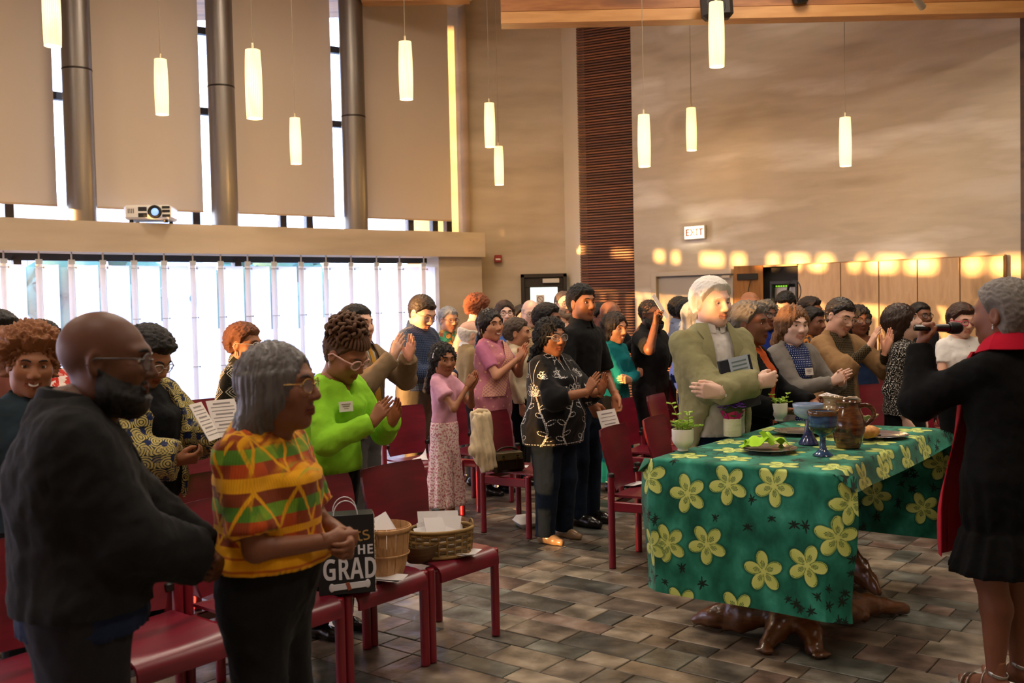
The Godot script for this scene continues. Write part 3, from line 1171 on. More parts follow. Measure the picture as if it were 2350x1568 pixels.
# ================================================================ pendant lamps
func build_lamps() -> void:
	var L := [[122, -56, 107, "large pendant at top left, cut by the picture's top edge"], [373, 138, 264, "pendant over the white projector"], [585, 117, 273, "large long pendant between the two left columns"], [680, 272, 377, "small low pendant left of the third column"], [933, 98, 229, "pendant in front of the right-hand roller blind"], [1125, 238, 338, "upper of the close pair before the tan wall"], [1146, 337, 425, "lower and smallest of the close pair before the tan wall"], [1479, 265, 383, "pendant just right of the wooden slat panel"], [1587, 249, 346, "small pendant over the EXIT sign"], [1645, 8, 154, "large pendant in front of the black loudspeaker"], [1940, 271, 382, "rightmost pendant, alone on the plaster wall"]]
	var shade := Shape.new()
	# finely fluted porcelain shade, open below
	var prof := []
	for k in 13:
		var f := k / 12.0
		prof.append(Vector2(0.058 + 0.013 * sin(PI * (0.18 + 0.75 * f)), 0.60 * f))
	var sides := 96
	for side in [1, -1]:
		var first := shade.v.size()
		for k in prof.size():
			for s in sides + 1:
				var a := TAU * s / sides
				var r: float = prof[k].x + (0.0016 if s % 4 < 2 else -0.0016) - (0.004 if side < 0 else 0.0)
				var d := Vector3(cos(a), 0, sin(a))
				var tilt: Vector3 = Vector3(-sin(a), 0, cos(a)) * ([0.35, -0.35, -0.35, 0.35][s % 4])
				shade.vert(d * r + Vector3.UP * prof[k].y, (d + tilt).normalized() * side, Vector2(float(s) / sides, prof[k].y))
		for k in prof.size() - 1:
			for s in sides:
				var a := first + k * (sides + 1) + s
				shade.tri(a, a + sides + 1, a + 1)
				shade.tri(a + 1, a + sides + 1, a + sides + 2)
	shade.lathe([Vector2(0.0, 0.602), Vector2(0.058, 0.60)], 24)
	var sm := shade.done()
	var ribs := Shape.new()
	for q in 28:
		var a := TAU * q / 28
		var pts := []
		for p in prof:
			pts.append(Vector3(cos(a), 0, sin(a)) * (p.x + 0.0012) + Vector3.UP * p.y)
		ribs.tube(pts, [0.0032], 5, 1.0, false)
	var rm := ribs.done()
	var rib_m := mat("pendant_rib", S("ffeec8"), 0.5, {"glow": Color(1.0, 0.85, 0.60), "power": 0.68})
	var cap := Shape.new()
	cap.lathe([Vector2(0.0, 0.66), Vector2(0.012, 0.66), Vector2(0.012, 0.61), Vector2(0.02, 0.602)], 12)
	var cm := cap.done()
	var bulb := Shape.new()
	bulb.lathe([Vector2(0.0, 0.10), Vector2(0.015, 0.11), Vector2(0.02, 0.14), Vector2(0.02, 0.40), Vector2(0.012, 0.44), Vector2(0.0, 0.45)], 14)
	var bm := bulb.done()
	var shade_m := mat("pendant_shade", S("fff6dc"), 0.5, {"back": Color(0.9, 0.85, 0.7), "glow": Color(1.0, 0.92, 0.74), "power": 0.95})
	for q in L:
		var z: float = 0.60 * F / (q[2] - q[1])
		var p := at(q[0], q[2], z)
		var t := thing("pendant_lamp", "fluted tube pendant lamp, " + q[3], "lamp", p, 0, "fluted tube pendant lamps")
		var so := part(t, "shade", sm, shade_m)
		part(so, "flute_ribs", rm, rib_m).set_meta("kind", "stuff")
		part(t, "cap", cm, mat("lamp_cap", S("c9b894"), 0.4, {"metal": 0.6}))
		part(t, "bulb", bm, mat("pendant_bulb", S("ffffff"), 0.5, {"glow": Color(1.0, 0.9, 0.7), "power": 60.0}))
		var wire := Shape.new()
		wire.tube([Vector3(0, 0.65, 0), Vector3(0, 7.0 - p.y, 0)], [0.0045, 0.0045], 6)
		part(t, "cord", wire, mat("lamp_cord", S("8f7f68"), 0.6))
		var l := OmniLight3D.new()
		l.name = "pendant_light"
		l.light_energy = 0.35
		l.light_color = Color(1.0, 0.80, 0.5)
		l.light_size = 0.06
		l.omni_range = 40.0
		l.shadow_enabled = true
		t.add_child(l)
		l.position = Vector3(0, -0.06, 0)

# ================================================================ figures: distance fields meshed as surface nets
class Field:
	var f := PackedFloat32Array()
	var nx: int
	var ny: int
	var nz: int
	var lo: Vector3
	var h: float

	func _init(a: Vector3, b: Vector3, cell: float) -> void:
		h = cell
		lo = a - Vector3.ONE * cell * 2.0
		nx = int(ceil((b.x - a.x) / cell)) + 5
		ny = int(ceil((b.y - a.y) / cell)) + 5
		nz = int(ceil((b.z - a.z) / cell)) + 5
		f.resize(nx * ny * nz)
		f.fill(1.0)

	func span(a: Vector3, b: Vector3) -> Array:
		var p := (a - lo) / h
		var q := (b - lo) / h
		return [maxi(0, int(p.x)), mini(nx - 1, int(q.x) + 1), maxi(0, int(p.y)), mini(ny - 1, int(q.y) + 1), maxi(0, int(p.z)), mini(nz - 1, int(q.z) + 1)]

	# rounded cone from a to b; flat ends where asked; z squeezed by sz
	func cone(a: Vector3, b: Vector3, ra: float, rb: float, k := 0.03, flat_a := false, flat_b := false, sz := 1.0) -> void:
		var pad := maxf(ra, rb) + k + h * 2.0
		var m := Vector3.ONE * pad
		var r := span(Vector3(minf(a.x, b.x), minf(a.y, b.y), minf(a.z, b.z)) - m, Vector3(maxf(a.x, b.x), maxf(a.y, b.y), maxf(a.z, b.z)) + m)
		var ab := b - a
		var ln := maxf(ab.length(), 1e-5)
		var inv := 1.0 / (ln * ln)
		var isz := 1.0 / sz
		for z in range(r[4], r[5] + 1):
			for y in range(r[2], r[3] + 1):
				var o := (z * ny + y) * nx
				var p := Vector3(lo.x + r[0] * h - a.x, lo.y + y * h - a.y, lo.z + z * h - a.z)
				for x in range(r[0], r[1] + 1):
					var tt := p.dot(ab) * inv
					var t := clampf(tt, 0.0, 1.0)
					var q := p - ab * t
					q.z *= isz
					var d := q.length() - (ra + (rb - ra) * t)
					if flat_b and tt > 1.0:
						d = maxf(d, (tt - 1.0) * ln)
					if flat_a and tt < 0.0:
						d = maxf(d, -tt * ln)
					var c := f[o + x]
					var e := k - absf(c - d)
					f[o + x] = minf(c, d) - (e * e * 0.25 / k if e > 0.0 else 0.0)
					p.x += h

	# upright column of elliptic sections [y, cx, cz, rx, rz], flat below and above
	func column(sec: Array, fat := 0.0, k := 0.03) -> void:
		var wide := 0.0
		for s in sec:
			wide = maxf(wide, maxf(absf(s[1]) + s[3], absf(s[2]) + s[4]))
		wide += fat + k + h * 2.0
		var y0: float = sec[0][0]
		var y1: float = sec[sec.size() - 1][0]
		var r := span(Vector3(-wide, y0 - h * 2, -wide), Vector3(wide, y1 + h * 2, wide))
		for y in range(r[2], r[3] + 1):
			var yy := lo.y + y * h
			var yc := clampf(yy, y0, y1)
			var s := 0
			while s < sec.size() - 2 and sec[s + 1][0] < yc:
				s += 1
			var A: Array = sec[s]
			var B: Array = sec[s + 1]
			var t: float = clampf((yc - A[0]) / maxf(B[0] - A[0], 1e-5), 0.0, 1.0)
			t = t * t * (3.0 - 2.0 * t) * 0.5 + t * 0.5
			var cx: float = lerpf(A[1], B[1], t)
			var cz: float = lerpf(A[2], B[2], t)
			var rx: float = maxf(lerpf(A[3], B[3], t) + fat, 0.004)
			var rz: float = maxf(lerpf(A[4], B[4], t) + fat, 0.004)
			var cap := maxf(y0 - yy, yy - y1)
			var sc := minf(rx, rz)
			for z in range(r[4], r[5] + 1):
				var dz := (lo.z + z * h - cz) / rz
				dz *= dz
				var o := (z * ny + y) * nx
				for x in range(r[0], r[1] + 1):
					var dx := (lo.x + x * h - cx) / rx
					var d := maxf((sqrt(dx * dx + dz) - 1.0) * sc, cap)
					var c := f[o + x]
					var e := k - absf(c - d)
					f[o + x] = minf(c, d) - (e * e * 0.25 / k if e > 0.0 else 0.0)

	func ball(c: Vector3, rad: Vector3, k := 0.02, carve := false) -> void:
		var m := rad + Vector3.ONE * (k + h * 2.0)
		var r := span(c - m, c + m)
		var sc := minf(rad.x, minf(rad.y, rad.z))
		var ir := Vector3.ONE / rad
		for z in range(r[4], r[5] + 1):
			for y in range(r[2], r[3] + 1):
				var o := (z * ny + y) * nx
				for x in range(r[0], r[1] + 1):
					var d := (((Vector3(lo.x + x * h, lo.y + y * h, lo.z + z * h) - c) * ir).length() - 1.0) * sc
					var q := f[o + x]
					if carve:
						var e := k - absf(q + d)
						f[o + x] = maxf(q, -d) + (e * e * 0.25 / k if e > 0.0 else 0.0)
					else:
						var e := k - absf(q - d)
						f[o + x] = minf(q, d) - (e * e * 0.25 / k if e > 0.0 else 0.0)

	# carve a front opening: for y in [y0, y1] half width runs w0 -> w1, in front of z = zc
	func opening(y0: float, y1: float, w0: float, w1: float, zc: float, lean := 0.0) -> void:
		var wm := maxf(w0, w1)
		var r := span(Vector3(-wm, y0, zc - 0.3), Vector3(wm, y1, lo.z + nz * h))
		for y in range(r[2], r[3] + 1):
			var yy := lo.y + y * h
			if yy < y0 or yy > y1:
				continue
			var w := lerpf(w0, w1, (yy - y0) / (y1 - y0))
			var zz := zc + (yy - y0) * lean
			for z in range(r[4], r[5] + 1):
				var iz := lo.z + z * h - zz
				if iz < -h:
					continue
				var o := (z * ny + y) * nx
				for x in range(r[0], r[1] + 1):
					var d := minf(w - absf(lo.x + x * h), iz)
					if d > f[o + x]:
						f[o + x] = d

	func below(y0: float) -> void:     # cut everything under y0
		for y in ny:
			var d := y0 - (lo.y + y * h)
			if d < -h * 2:
				break
			for z in nz:
				var o := (z * ny + y) * nx
				for x in nx:
					if f[o + x] < d:
						f[o + x] = d

	func nets() -> Shape:
		var sh := Shape.new()
		var at_ := PackedInt32Array()
		at_.resize(f.size())
		at_.fill(-1)
		var far := h * 6.0
		var sy := nx
		var sz := nx * ny
		var off := PackedInt32Array([0, 1, sy, sy + 1, sz, sz + 1, sz + sy, sz + sy + 1])
		var ea := PackedInt32Array([0, 2, 4, 6, 0, 1, 4, 5, 0, 1, 2, 3])
		var eb := PackedInt32Array([1, 3, 5, 7, 2, 3, 6, 7, 4, 5, 6, 7])
		var cr := [Vector3(0, 0, 0), Vector3(1, 0, 0), Vector3(0, 1, 0), Vector3(1, 1, 0), Vector3(0, 0, 1), Vector3(1, 0, 1), Vector3(0, 1, 1), Vector3(1, 1, 1)]
		var g := PackedFloat32Array()
		g.resize(8)
		for z in nz - 1:
			for y in ny - 1:
				var o := (z * ny + y) * nx
				for x in nx - 1:
					var i0 := o + x
					if absf(f[i0]) > far:
						continue
					var neg := 0
					for k in 8:
						var q := f[i0 + off[k]]
						g[k] = q
						if q < 0.0:
							neg += 1
					if neg == 0 or neg == 8:
						continue
					var sum := Vector3.ZERO
					var cnt := 0
					for e in 12:
						var a := g[ea[e]]
						var b := g[eb[e]]
						if (a < 0.0) != (b < 0.0):
							sum += cr[ea[e]].lerp(cr[eb[e]], a / (a - b))
							cnt += 1
					at_[i0] = sh.v.size()
					var nn := Vector3(g[1] + g[3] + g[5] + g[7] - g[0] - g[2] - g[4] - g[6], g[2] + g[3] + g[6] + g[7] - g[0] - g[1] - g[4] - g[5], g[4] + g[5] + g[6] + g[7] - g[0] - g[1] - g[2] - g[3])
					sh.vert(lo + (Vector3(x, y, z) + sum / cnt) * h, nn.normalized())
		for z in range(1, nz - 1):
			for y in range(1, ny - 1):
				var o := (z * ny + y) * nx
				for x in range(1, nx - 1):
					var i0 := o + x
					if at_[i0] < 0:
						continue
					var s0 := f[i0] < 0.0
					if s0 != (f[i0 + 1] < 0.0):
						_quad(sh, at_[i0], at_[i0 - sy], at_[i0 - sy - sz], at_[i0 - sz], s0)
					if s0 != (f[i0 + sy] < 0.0):
						_quad(sh, at_[i0], at_[i0 - sz], at_[i0 - sz - 1], at_[i0 - 1], s0)
					if s0 != (f[i0 + sz] < 0.0):
						_quad(sh, at_[i0], at_[i0 - 1], at_[i0 - 1 - sy], at_[i0 - sy], s0)
		return sh

	func _quad(sh: Shape, a: int, b: int, c: int, d: int, inside: bool) -> void:
		if a < 0 or b < 0 or c < 0 or d < 0:
			return
		if inside:
			sh.i.append_array(PackedInt32Array([a, c, b, a, d, c]))
		else:
			sh.i.append_array(PackedInt32Array([a, b, c, a, c, d]))

var heads := {}
var hands := {}
var feet := {}
var crumple := FastNoiseLite.new()

# head: origin between the ears, y up, z forward, about 0.235 tall
func head_template(kind: String, cell: float) -> Shape:
	var key := kind + str(cell)
	if heads.has(key):
		return heads[key]
	var m := 1.0 if kind.begins_with("m") else 0.0
	var smile := kind.ends_with("s")
	var fd := Field.new(Vector3(-0.1, -0.2, -0.13), Vector3(0.1, 0.13, 0.13), cell)
	fd.ball(Vector3(0, 0.03, -0.016), Vector3(0.076, 0.088, 0.096), 0.02)
	fd.ball(Vector3(0, -0.012, 0.022), Vector3(0.064, 0.085, 0.070), 0.03)
	fd.ball(Vector3(0, -0.066, 0.030), Vector3(0.046 + 0.006 * m, 0.044, 0.050), 0.03)
	fd.ball(Vector3(0, -0.098, 0.062), Vector3(0.020 + 0.005 * m, 0.016, 0.018), 0.025)
	for s in [-1.0, 1.0]:
		fd.ball(Vector3(0.054 * s, -0.062, 0.0), Vector3(0.014 + 0.005 * m, 0.03, 0.03), 0.03)
		fd.ball(Vector3(0.040 * s, -0.022 + (0.004 if smile else 0.0), 0.060), Vector3(0.024, 0.022, 0.020), 0.025)
		fd.cone(Vector3(0.012 * s, 0.028, 0.086), Vector3(0.046 * s, 0.026, 0.066), 0.008 + 0.002 * m, 0.007, 0.018)
	fd.cone(Vector3(0, 0.020, 0.086), Vector3(0, -0.026, 0.106), 0.0085, 0.0125, 0.014)
	for s in [-1.0, 1.0]:
		fd.ball(Vector3(0.0125 * s, -0.031, 0.096), Vector3(0.0095, 0.008, 0.011), 0.008)
		fd.ball(Vector3(0.032 * s, 0.006, 0.099), Vector3(0.020, 0.015, 0.020), 0.012, true)
	var mw := 0.027 if smile else 0.023
	var up := 0.007 if smile else 0.0
	for s in [-1.0, 1.0]:
		fd.cone(Vector3(0.003 * s, -0.0575, 0.092), Vector3(mw * s, -0.062 + up, 0.079), 0.0062, 0.003, 0.006)
		fd.cone(Vector3(0.0, -0.070, 0.090), Vector3(mw * s * 0.85, -0.064 + up, 0.080), 0.0072, 0.003, 0.006)
	for s in [-1.0, 1.0]:
		fd.ball(Vector3(0.078 * s, -0.004, -0.012), Vector3(0.009, 0.029, 0.017), 0.008)
		fd.ball(Vector3(0.085 * s, 0.0, -0.008), Vector3(0.006, 0.017, 0.009), 0.005, true)
	fd.cone(Vector3(0, -0.06, -0.018), Vector3(0, -0.17, -0.030), 0.048 + 0.006 * m, 0.050 + 0.008 * m, 0.03, false, true)
	var sh := fd.nets()
	sh.smooth()
	for k in sh.v.size():
		var p := sh.v[k]
		var lip := p.z > 0.076 and absf(p.x) < mw + 0.003 and p.y - up * absf(p.x) / mw < -0.0515 and p.y - up * absf(p.x) / mw > -0.0775 and sh.n[k].z > 0.2
		sh.c[k] = Color(0.80, 0.55, 0.52) if lip else Color.WHITE
		if absf(p.y + 0.0642 - up * absf(p.x) / mw) < 0.0022 and lip:
			sh.c[k] = Color(0.35, 0.22, 0.20)
	heads[key] = sh
	return sh

# hand: wrist at the origin, fingers along +y, palm faces +z, thumb towards +x
func hand_template(pose: String, cell: float) -> Shape:
	var key := pose + str(cell)
	if hands.has(key):
		return hands[key]
	var bend: Array = {"flat": [0.10, 0.10, 0.08], "open": [0.22, 0.25, 0.2], "relax": [0.45, 0.55, 0.35], "hold": [0.75, 0.75, 0.4], "grip": [1.15, 1.25, 0.7], "clasp": [0.8, 0.9, 0.3]}[pose]
	var fd := Field.new(Vector3(-0.06, -0.05, -0.035), Vector3(0.095, 0.20, 0.10), cell)
	var bx := [0.029, 0.010, -0.010, -0.029]
	var by := [0.090, 0.094, 0.090, 0.080]
	var ln := [0.072, 0.080, 0.074, 0.057]
	fd.cone(Vector3(0, -0.045, 0), Vector3(0, 0.012, 0), 0.026, 0.026, 0.01, true, false, 0.78)
	for k in 4:
		var b := Vector3(bx[k], by[k], 0.0)
		fd.cone(Vector3(bx[k] * 0.45, 0.005, 0), b, 0.018, 0.0135 - 0.001 * absf(k - 1.3), 0.014)
		var ang := 0.0
		var sp: float = bx[k] * (2.2 if pose == "flat" or pose == "open" else 1.0)
		var p := b
		var r := 0.0098 - (0.0014 if k == 3 else 0.0)
		for j in 3:
			ang += bend[j] * (1.0 + 0.08 * k)
			var seg: float = ln[k] * [0.46, 0.30, 0.24][j]
			var q := p + Vector3(sp * cos(ang) * seg / 0.3, cos(ang), sin(ang)).normalized() * seg
			fd.cone(p, q, r, r - 0.0011, 0.004)
			r -= 0.0011
			p = q
	var tb := Vector3(0.020, 0.018, 0.006)
	var t1 := Vector3(0.043, 0.046, 0.018)
	var t2 := Vector3(0.056, 0.074, 0.026)
	var t3 := Vector3(0.060, 0.097, 0.030)
	if pose == "grip" or pose == "hold" or pose == "clasp":
		t1 = Vector3(0.036, 0.046, 0.028)
		t2 = Vector3(0.034, 0.072, 0.045)
		t3 = Vector3(0.024, 0.092, 0.052)
	elif pose == "relax":
		t1 = Vector3(0.040, 0.050, 0.020)
		t2 = Vector3(0.044, 0.080, 0.030)
		t3 = Vector3(0.042, 0.102, 0.036)
	fd.cone(tb, t1, 0.019, 0.0135, 0.014)
	fd.cone(t1, t2, 0.0125, 0.0105, 0.004)
	fd.cone(t2, t3, 0.0105, 0.0088, 0.003)
	var sh := fd.nets()
	sh.smooth()
	for k in sh.v.size():
		var palm := clampf((sh.n[k].z - 0.1) * 1.6, 0.0, 1.0)
		sh.c[k] = Color.WHITE.lerp(Color(1.45, 1.32, 1.25), palm)
	hands[key] = sh
	return sh

# shoe or foot: ankle over the origin, toes along +z
func foot_template(kind: String) -> Shape:
	if feet.has(kind):
		return feet[kind]
	var fd := Field.new(Vector3(-0.06, -0.01, -0.09), Vector3(0.06, 0.16, 0.22), 0.007)
	if kind == "shoe":
		fd.cone(Vector3(0, 0.035, -0.045), Vector3(0, 0.032, 0.10), 0.037, 0.041, 0.02)
		fd.cone(Vector3(0, 0.032, 0.10), Vector3(0, 0.026, 0.165), 0.041, 0.030, 0.02)
		fd.cone(Vector3(0, 0.05, -0.01), Vector3(0, 0.12, -0.012), 0.045, 0.043, 0.03, false, true)
		fd.cone(Vector3(0, 0.06, 0.02), Vector3(0, 0.04, 0.10), 0.035, 0.025, 0.03)
	else:
		fd.cone(Vector3(0, 0.03, -0.045), Vector3(0, 0.025, 0.08), 0.030, 0.026, 0.02)
		fd.cone(Vector3(-0.018, 0.02, 0.08), Vector3(-0.022, 0.014, 0.13), 0.018, 0.014, 0.02)
		fd.cone(Vector3(0.018, 0.02, 0.08), Vector3(0.018, 0.014, 0.125), 0.018, 0.013, 0.02)
		for k in 5:
			var x: float = [-0.034, -0.018, -0.003, 0.012, 0.027][k]
			fd.cone(Vector3(x, 0.014, 0.125), Vector3(x * 1.05, 0.011, [0.175, 0.17, 0.162, 0.152, 0.14][k]), [0.012, 0.009, 0.0085, 0.008, 0.0075][k], [0.011, 0.008, 0.0075, 0.007, 0.007][k], 0.006)
		fd.cone(Vector3(0, 0.045, -0.01), Vector3(0, 0.14, -0.015), 0.032, 0.030, 0.03, false, true)
		fd.cone(Vector3(0, 0.06, 0.01), Vector3(0, 0.03, 0.07), 0.024, 0.02, 0.03)
	fd.below(0.0)
	var sh := fd.nets()
	sh.smooth()
	feet[kind] = sh
	return sh

func rumple(sh: Shape, amp: float, freq := 1.0) -> void:
	for k in sh.v.size():
		var p := sh.v[k] * freq
		sh.v[k] += sh.n[k] * amp * (crumple.get_noise_3d(p.x * 900, p.y * 380, p.z * 900) + 0.6 * crumple.get_noise_3d(p.x * 1700 + 50, p.y * 1500, p.z * 1700))

func skin_mat() -> StandardMaterial3D:
	return mat("skin", Color.WHITE, 0.5, {"vc": true, "bump": texs.fine, "depth": 0.12, "tri": 14.0, "spec": 0.4, "sss": 0.06})

# the whole figure; see build_people for the entries
func person(d: Dictionary) -> Node3D:
	var z: float = d.z
	var fem: bool = d.get("sex", "f") == "f"
	var cell: float = d.get("cell", 0.016)
	var fine: float = d.get("fine", 0.0055)
	var hair: Dictionary = d.get("hair", {})
	var puff: float = hair.get("puff", 0.012)
	var head_px: Vector3 = at(d.px, d.ty, z)
	var H: float = d.get("H", head_px.y - puff)
	var g: float = d.get("g", 1.0)
	var k: float = H / 1.72
	var hs: float = d.get("hs", 1.12)
	var lean: float = tan(deg_to_rad(d.get("lean", 0.0)))
	var skin: Color = d.skin.srgb_to_linear()
	var yaw: float = d.get("yaw", 0.0)
	# body stands so that its head comes out at the given place
	var root := thing("person", d.label, "person", Vector3.ZERO, yaw)
	var hipy := 0.53 * H
	var head_c := Vector3(0, H - 0.118 * hs, (H - 0.118 * hs - hipy) * lean + 0.012 + d.get("poke", 0.0))
	var turn := Basis(Vector3.UP, deg_to_rad(yaw))
	var off := turn * Vector3(0, 0, head_c.z)
	root.position = Vector3(head_px.x - off.x, 0, head_px.z - off.z)

	var belly: float = d.get("belly", 0.0)
	var bust: float = d.get("bust", 0.02 if fem else 0.0)
	var ww: float = d.get("sw", 1.0)   # shoulder width factor
	var sec := []
	var tab: Array
	if fem:
		tab = [[0.40, 0.155, 0.115, 1], [0.47, 0.170, 0.125, 1], [0.53, 0.176, 0.128, 1], [0.58, 0.158, 0.118, 1], [0.64, 0.138, 0.108, 1], [0.70, 0.148, 0.115, 1], [0.74, 0.156, 0.118, 0.8], [0.78, 0.165, 0.104, 0.5], [0.805, 0.158, 0.092, 0.3], [0.825, 0.122, 0.078, 0.2], [0.842, 0.086, 0.066, 0.1], [0.86, 0.060, 0.057, 0.0], [0.875, 0.048, 0.05, 0.0]]
	else:
		tab = [[0.40, 0.150, 0.112, 1], [0.47, 0.162, 0.120, 1], [0.53, 0.166, 0.120, 1], [0.58, 0.158, 0.116, 1], [0.64, 0.155, 0.114, 1], [0.70, 0.168, 0.122, 1], [0.74, 0.180, 0.124, 0.8], [0.78, 0.190, 0.112, 0.5], [0.805, 0.186, 0.098, 0.3], [0.825, 0.148, 0.086, 0.2], [0.842, 0.104, 0.074, 0.1], [0.86, 0.074, 0.064, 0.0], [0.875, 0.056, 0.056, 0.0]]
	for s in tab:
		var y: float = s[0] * H
		var gg: float = lerpf(1.0, g, s[3])
		var rx: float = s[1] * k * gg * (ww if s[0] > 0.76 else 1.0)
		var rz: float = s[2] * k * gg
		var cz: float = (y - hipy) * lean if y > hipy else 0.0
		var bl := belly * exp(-pow((s[0] - 0.60) / 0.07, 2.0))
		var bu := bust * exp(-pow((s[0] - 0.725) / 0.035, 2.0))
		if s[0] > 0.81: cz -= 0.012
		sec.append([y, 0.0, cz + (bl + bu) * 0.5, rx, rz + (bl + bu) * 0.5])
	var shy := 0.797 * H
	var shz := (shy - hipy) * lean
	var shx: float = (0.150 if fem else 0.176) * k * ww
	var ar: float = (0.043 if fem else 0.050) * k * lerpf(1.0, g, 0.6) * d.get("arm", 1.0)
	var L1 := 0.182 * H
	var L2 := 0.150 * H
	var arms := []
	for s in [-1.0, 1.0]:
		var spec: Array = d.get("ra" if s < 0 else "la", [])
		var sh := Vector3(shx * s, shy, shz)
		var wr := Vector3((shx + 0.03 * g) * s, 0.485 * H, shz * 0.5 + 0.06)
		var pole := Vector3(0.3 * s, 0, -1)
		var pose := "relax"
		var fin := Vector3(0, -1, 0.15)
		var palm := Vector3(-s, 0, 0.1)
		if spec.size():
			wr = spec[0] * k
			pose = spec[1]
			fin = spec[2]
			palm = spec[3]
			if spec.size() > 4:
				pole = spec[4]
			else:
				pole = Vector3(0.8 * s, -1, -0.4)
		var dv := wr - sh
		if dv.length() > (L1 + L2) * 0.995:
			wr = sh + dv.normalized() * (L1 + L2) * 0.995
			dv = wr - sh
		var dl := dv.length()
		var ax := dv / dl
		var along := (L1 * L1 - L2 * L2 + dl * dl) / (2.0 * dl)
		var hh := sqrt(maxf(L1 * L1 - along * along, 0.0))
		var pp := (pole - ax * pole.dot(ax)).normalized()
		var el := sh + ax * along + pp * hh
		arms.append({"s": s, "sh": sh, "el": el, "wr": wr, "pose": pose, "fin": fin.normalized(), "palm": palm, "skip": d.get("noarm", 0.0) == s})
	# ---- the body: neck, chest, arms and, where bare, legs in one field
	var bare: bool = d.get("bare_legs", false)
	var y_lo: float = 0.06 if bare else 0.60 * H
	var lo := Vector3(-0.28, y_lo, -0.25)
	var hi := Vector3(0.28, 0.90 * H, 0.25)
	for a in arms:
		for q in [a.el, a.wr, a.sh]:
			lo = Vector3(minf(lo.x, q.x - 0.07), minf(lo.y, q.y - 0.07), minf(lo.z, q.z - 0.07))
			hi = Vector3(maxf(hi.x, q.x + 0.07), maxf(hi.y, q.y + 0.07), maxf(hi.z, q.z + 0.07))
	var fd := Field.new(lo, hi, cell)
	var upper := sec.filter(func(s): return s[0] > 0.62 * H)
	if bare:
		upper = sec
	fd.column(upper, -0.012, 0.02)
	var neck_r: float = (0.047 if fem else 0.056) * hs * d.get("neck", 1.0)
	fd.cone(Vector3(0, 0.80 * H, (0.80 * H - hipy) * lean - 0.01), head_c + Vector3(0, -0.085 * hs, -0.012), neck_r * 1.15, neck_r, 0.03)
	for a in arms:
		fd.cone(a.sh, a.el, ar * 1.02, ar * 0.80, 0.03)
		fd.cone(a.el, a.wr, ar * 0.82, ar * 0.56, 0.02)
	var stance: float = d.get("stance", 0.085)
	var kn := []
	for s in [-1.0, 1.0]:
		kn.append([Vector3(0.085 * k * s, 0.49 * H, 0), Vector3(stance * s, 0.28 * H, 0.02), Vector3(stance * s * 1.05, 0.07, 0.0)])
	if bare:
		for q in kn:
			fd.cone(q[0], q[1], 0.080 * k * g, 0.055 * k * g, 0.03)
			fd.cone(q[1], q[1].lerp(q[2], 0.3) + Vector3(0, 0, -0.02), 0.053 * k * g, 0.054 * k * g, 0.02)
			fd.cone(q[1].lerp(q[2], 0.3) + Vector3(0, 0, -0.02), q[2], 0.054 * k * g, 0.033 * k, 0.02)
	var body := fd.nets()
	body.smooth()
	for q in body.c.size():
		body.c[q] = skin
	# head
	var hr: Array = d.get("head", [0, 0, 0])
	var hb := Basis(Vector3.UP, deg_to_rad(hr[0])) * Basis(Vector3.RIGHT, deg_to_rad(hr[1])) * Basis(Vector3.BACK, deg_to_rad(hr[2]))
	var hw: Vector3 = d.get("face", Vector3.ONE)
	var piv := Vector3(0, -0.075, -0.02) * hs
	var ht := Transform3D(hb.scaled_local(hw * hs), head_c + piv - hb * piv)
	var kind := ("f" if fem else "m") + ("s" if d.get("smile", false) else "")
	var tpl := head_template(kind, fine)
	body.add(tpl, ht, skin)
	# eyes
	var white := Color(0.62, 0.58, 0.53)
	var iris: Color = d.get("iris", Color(0.03, 0.018, 0.01))
	var lid: float = d.get("lid", 0.42)
	var look: Vector2 = d.get("look", Vector2.ZERO)
	for s in [-1.0, 1.0]:
		var es := Shape.new()
		es.ball(Vector3.ZERO, Vector3.ONE * 0.0124, 16, 16)
		for q in es.v.size():
			var dr := es.v[q] / 0.0124
			var e := Vector2(dr.x, dr.y) - look
			var col := white
			if e.length() < 0.50 and dr.z > 0: col = iris
			if dr.y > lid * 0.78 or dr.y < -0.30: col = skin * (0.55 if dr.y > 0.0 and dr.y < lid * 0.78 + 0.17 else 0.92)
			es.c[q] = col
		body.add(es, ht * Transform3D(Basis.IDENTITY, Vector3(0.0315 * s, 0.006, 0.0712)))
	if d.get("teeth", false):
		var th := Shape.new()
		var row := []
		for r in 2:
			var rr := []
			for q in 7:
				var f := q / 3.0 - 1.0
				rr.append(Vector3(f * 0.017, (-0.0602 if r == 0 else -0.0672) + 0.005 * f * f, 0.0992 - 0.008 * f * f))
			row.append(rr)
		th.grid(row)
		th.tint = Color(0.8, 0.76, 0.68)
		for q in th.c.size():
			th.c[q] = Color(0.75, 0.70, 0.62)
		body.add(th, ht)
	# hands
	var hand_k: float = k * (0.92 if fem else 1.0) * d.get("hand", 1.06)
	var hfine: float = maxf(fine * 0.8, 0.0042)
	for a in arms:
		var y: Vector3 = a.fin
		var zz: Vector3 = (a.palm - y * a.palm.dot(y)).normalized()
		var b := Basis(y.cross(zz), y, zz)
		if a.s > 0:
			b = b * Basis.from_scale(Vector3(-1, 1, 1))
		a["hand"] = Transform3D(b.scaled_local(Vector3.ONE * hand_k), a.wr)
		body.add(hand_template(a.pose, hfine), a.hand, skin)
	if bare:
		for q in kn:
			body.add(foot_template("foot"), Transform3D(Basis.IDENTITY, Vector3(q[2].x, d.get("heel", 0.0), 0)), skin)
	body.coloured = true
	part(root, "body", body, skin_mat())
	root.set_meta("head_transform", null)
	root.remove_meta("head_transform")

	# ---- clothes
	if d.has("bottom"):
		wear_bottom(root, d.bottom, sec, kn, H, k, g, cell)
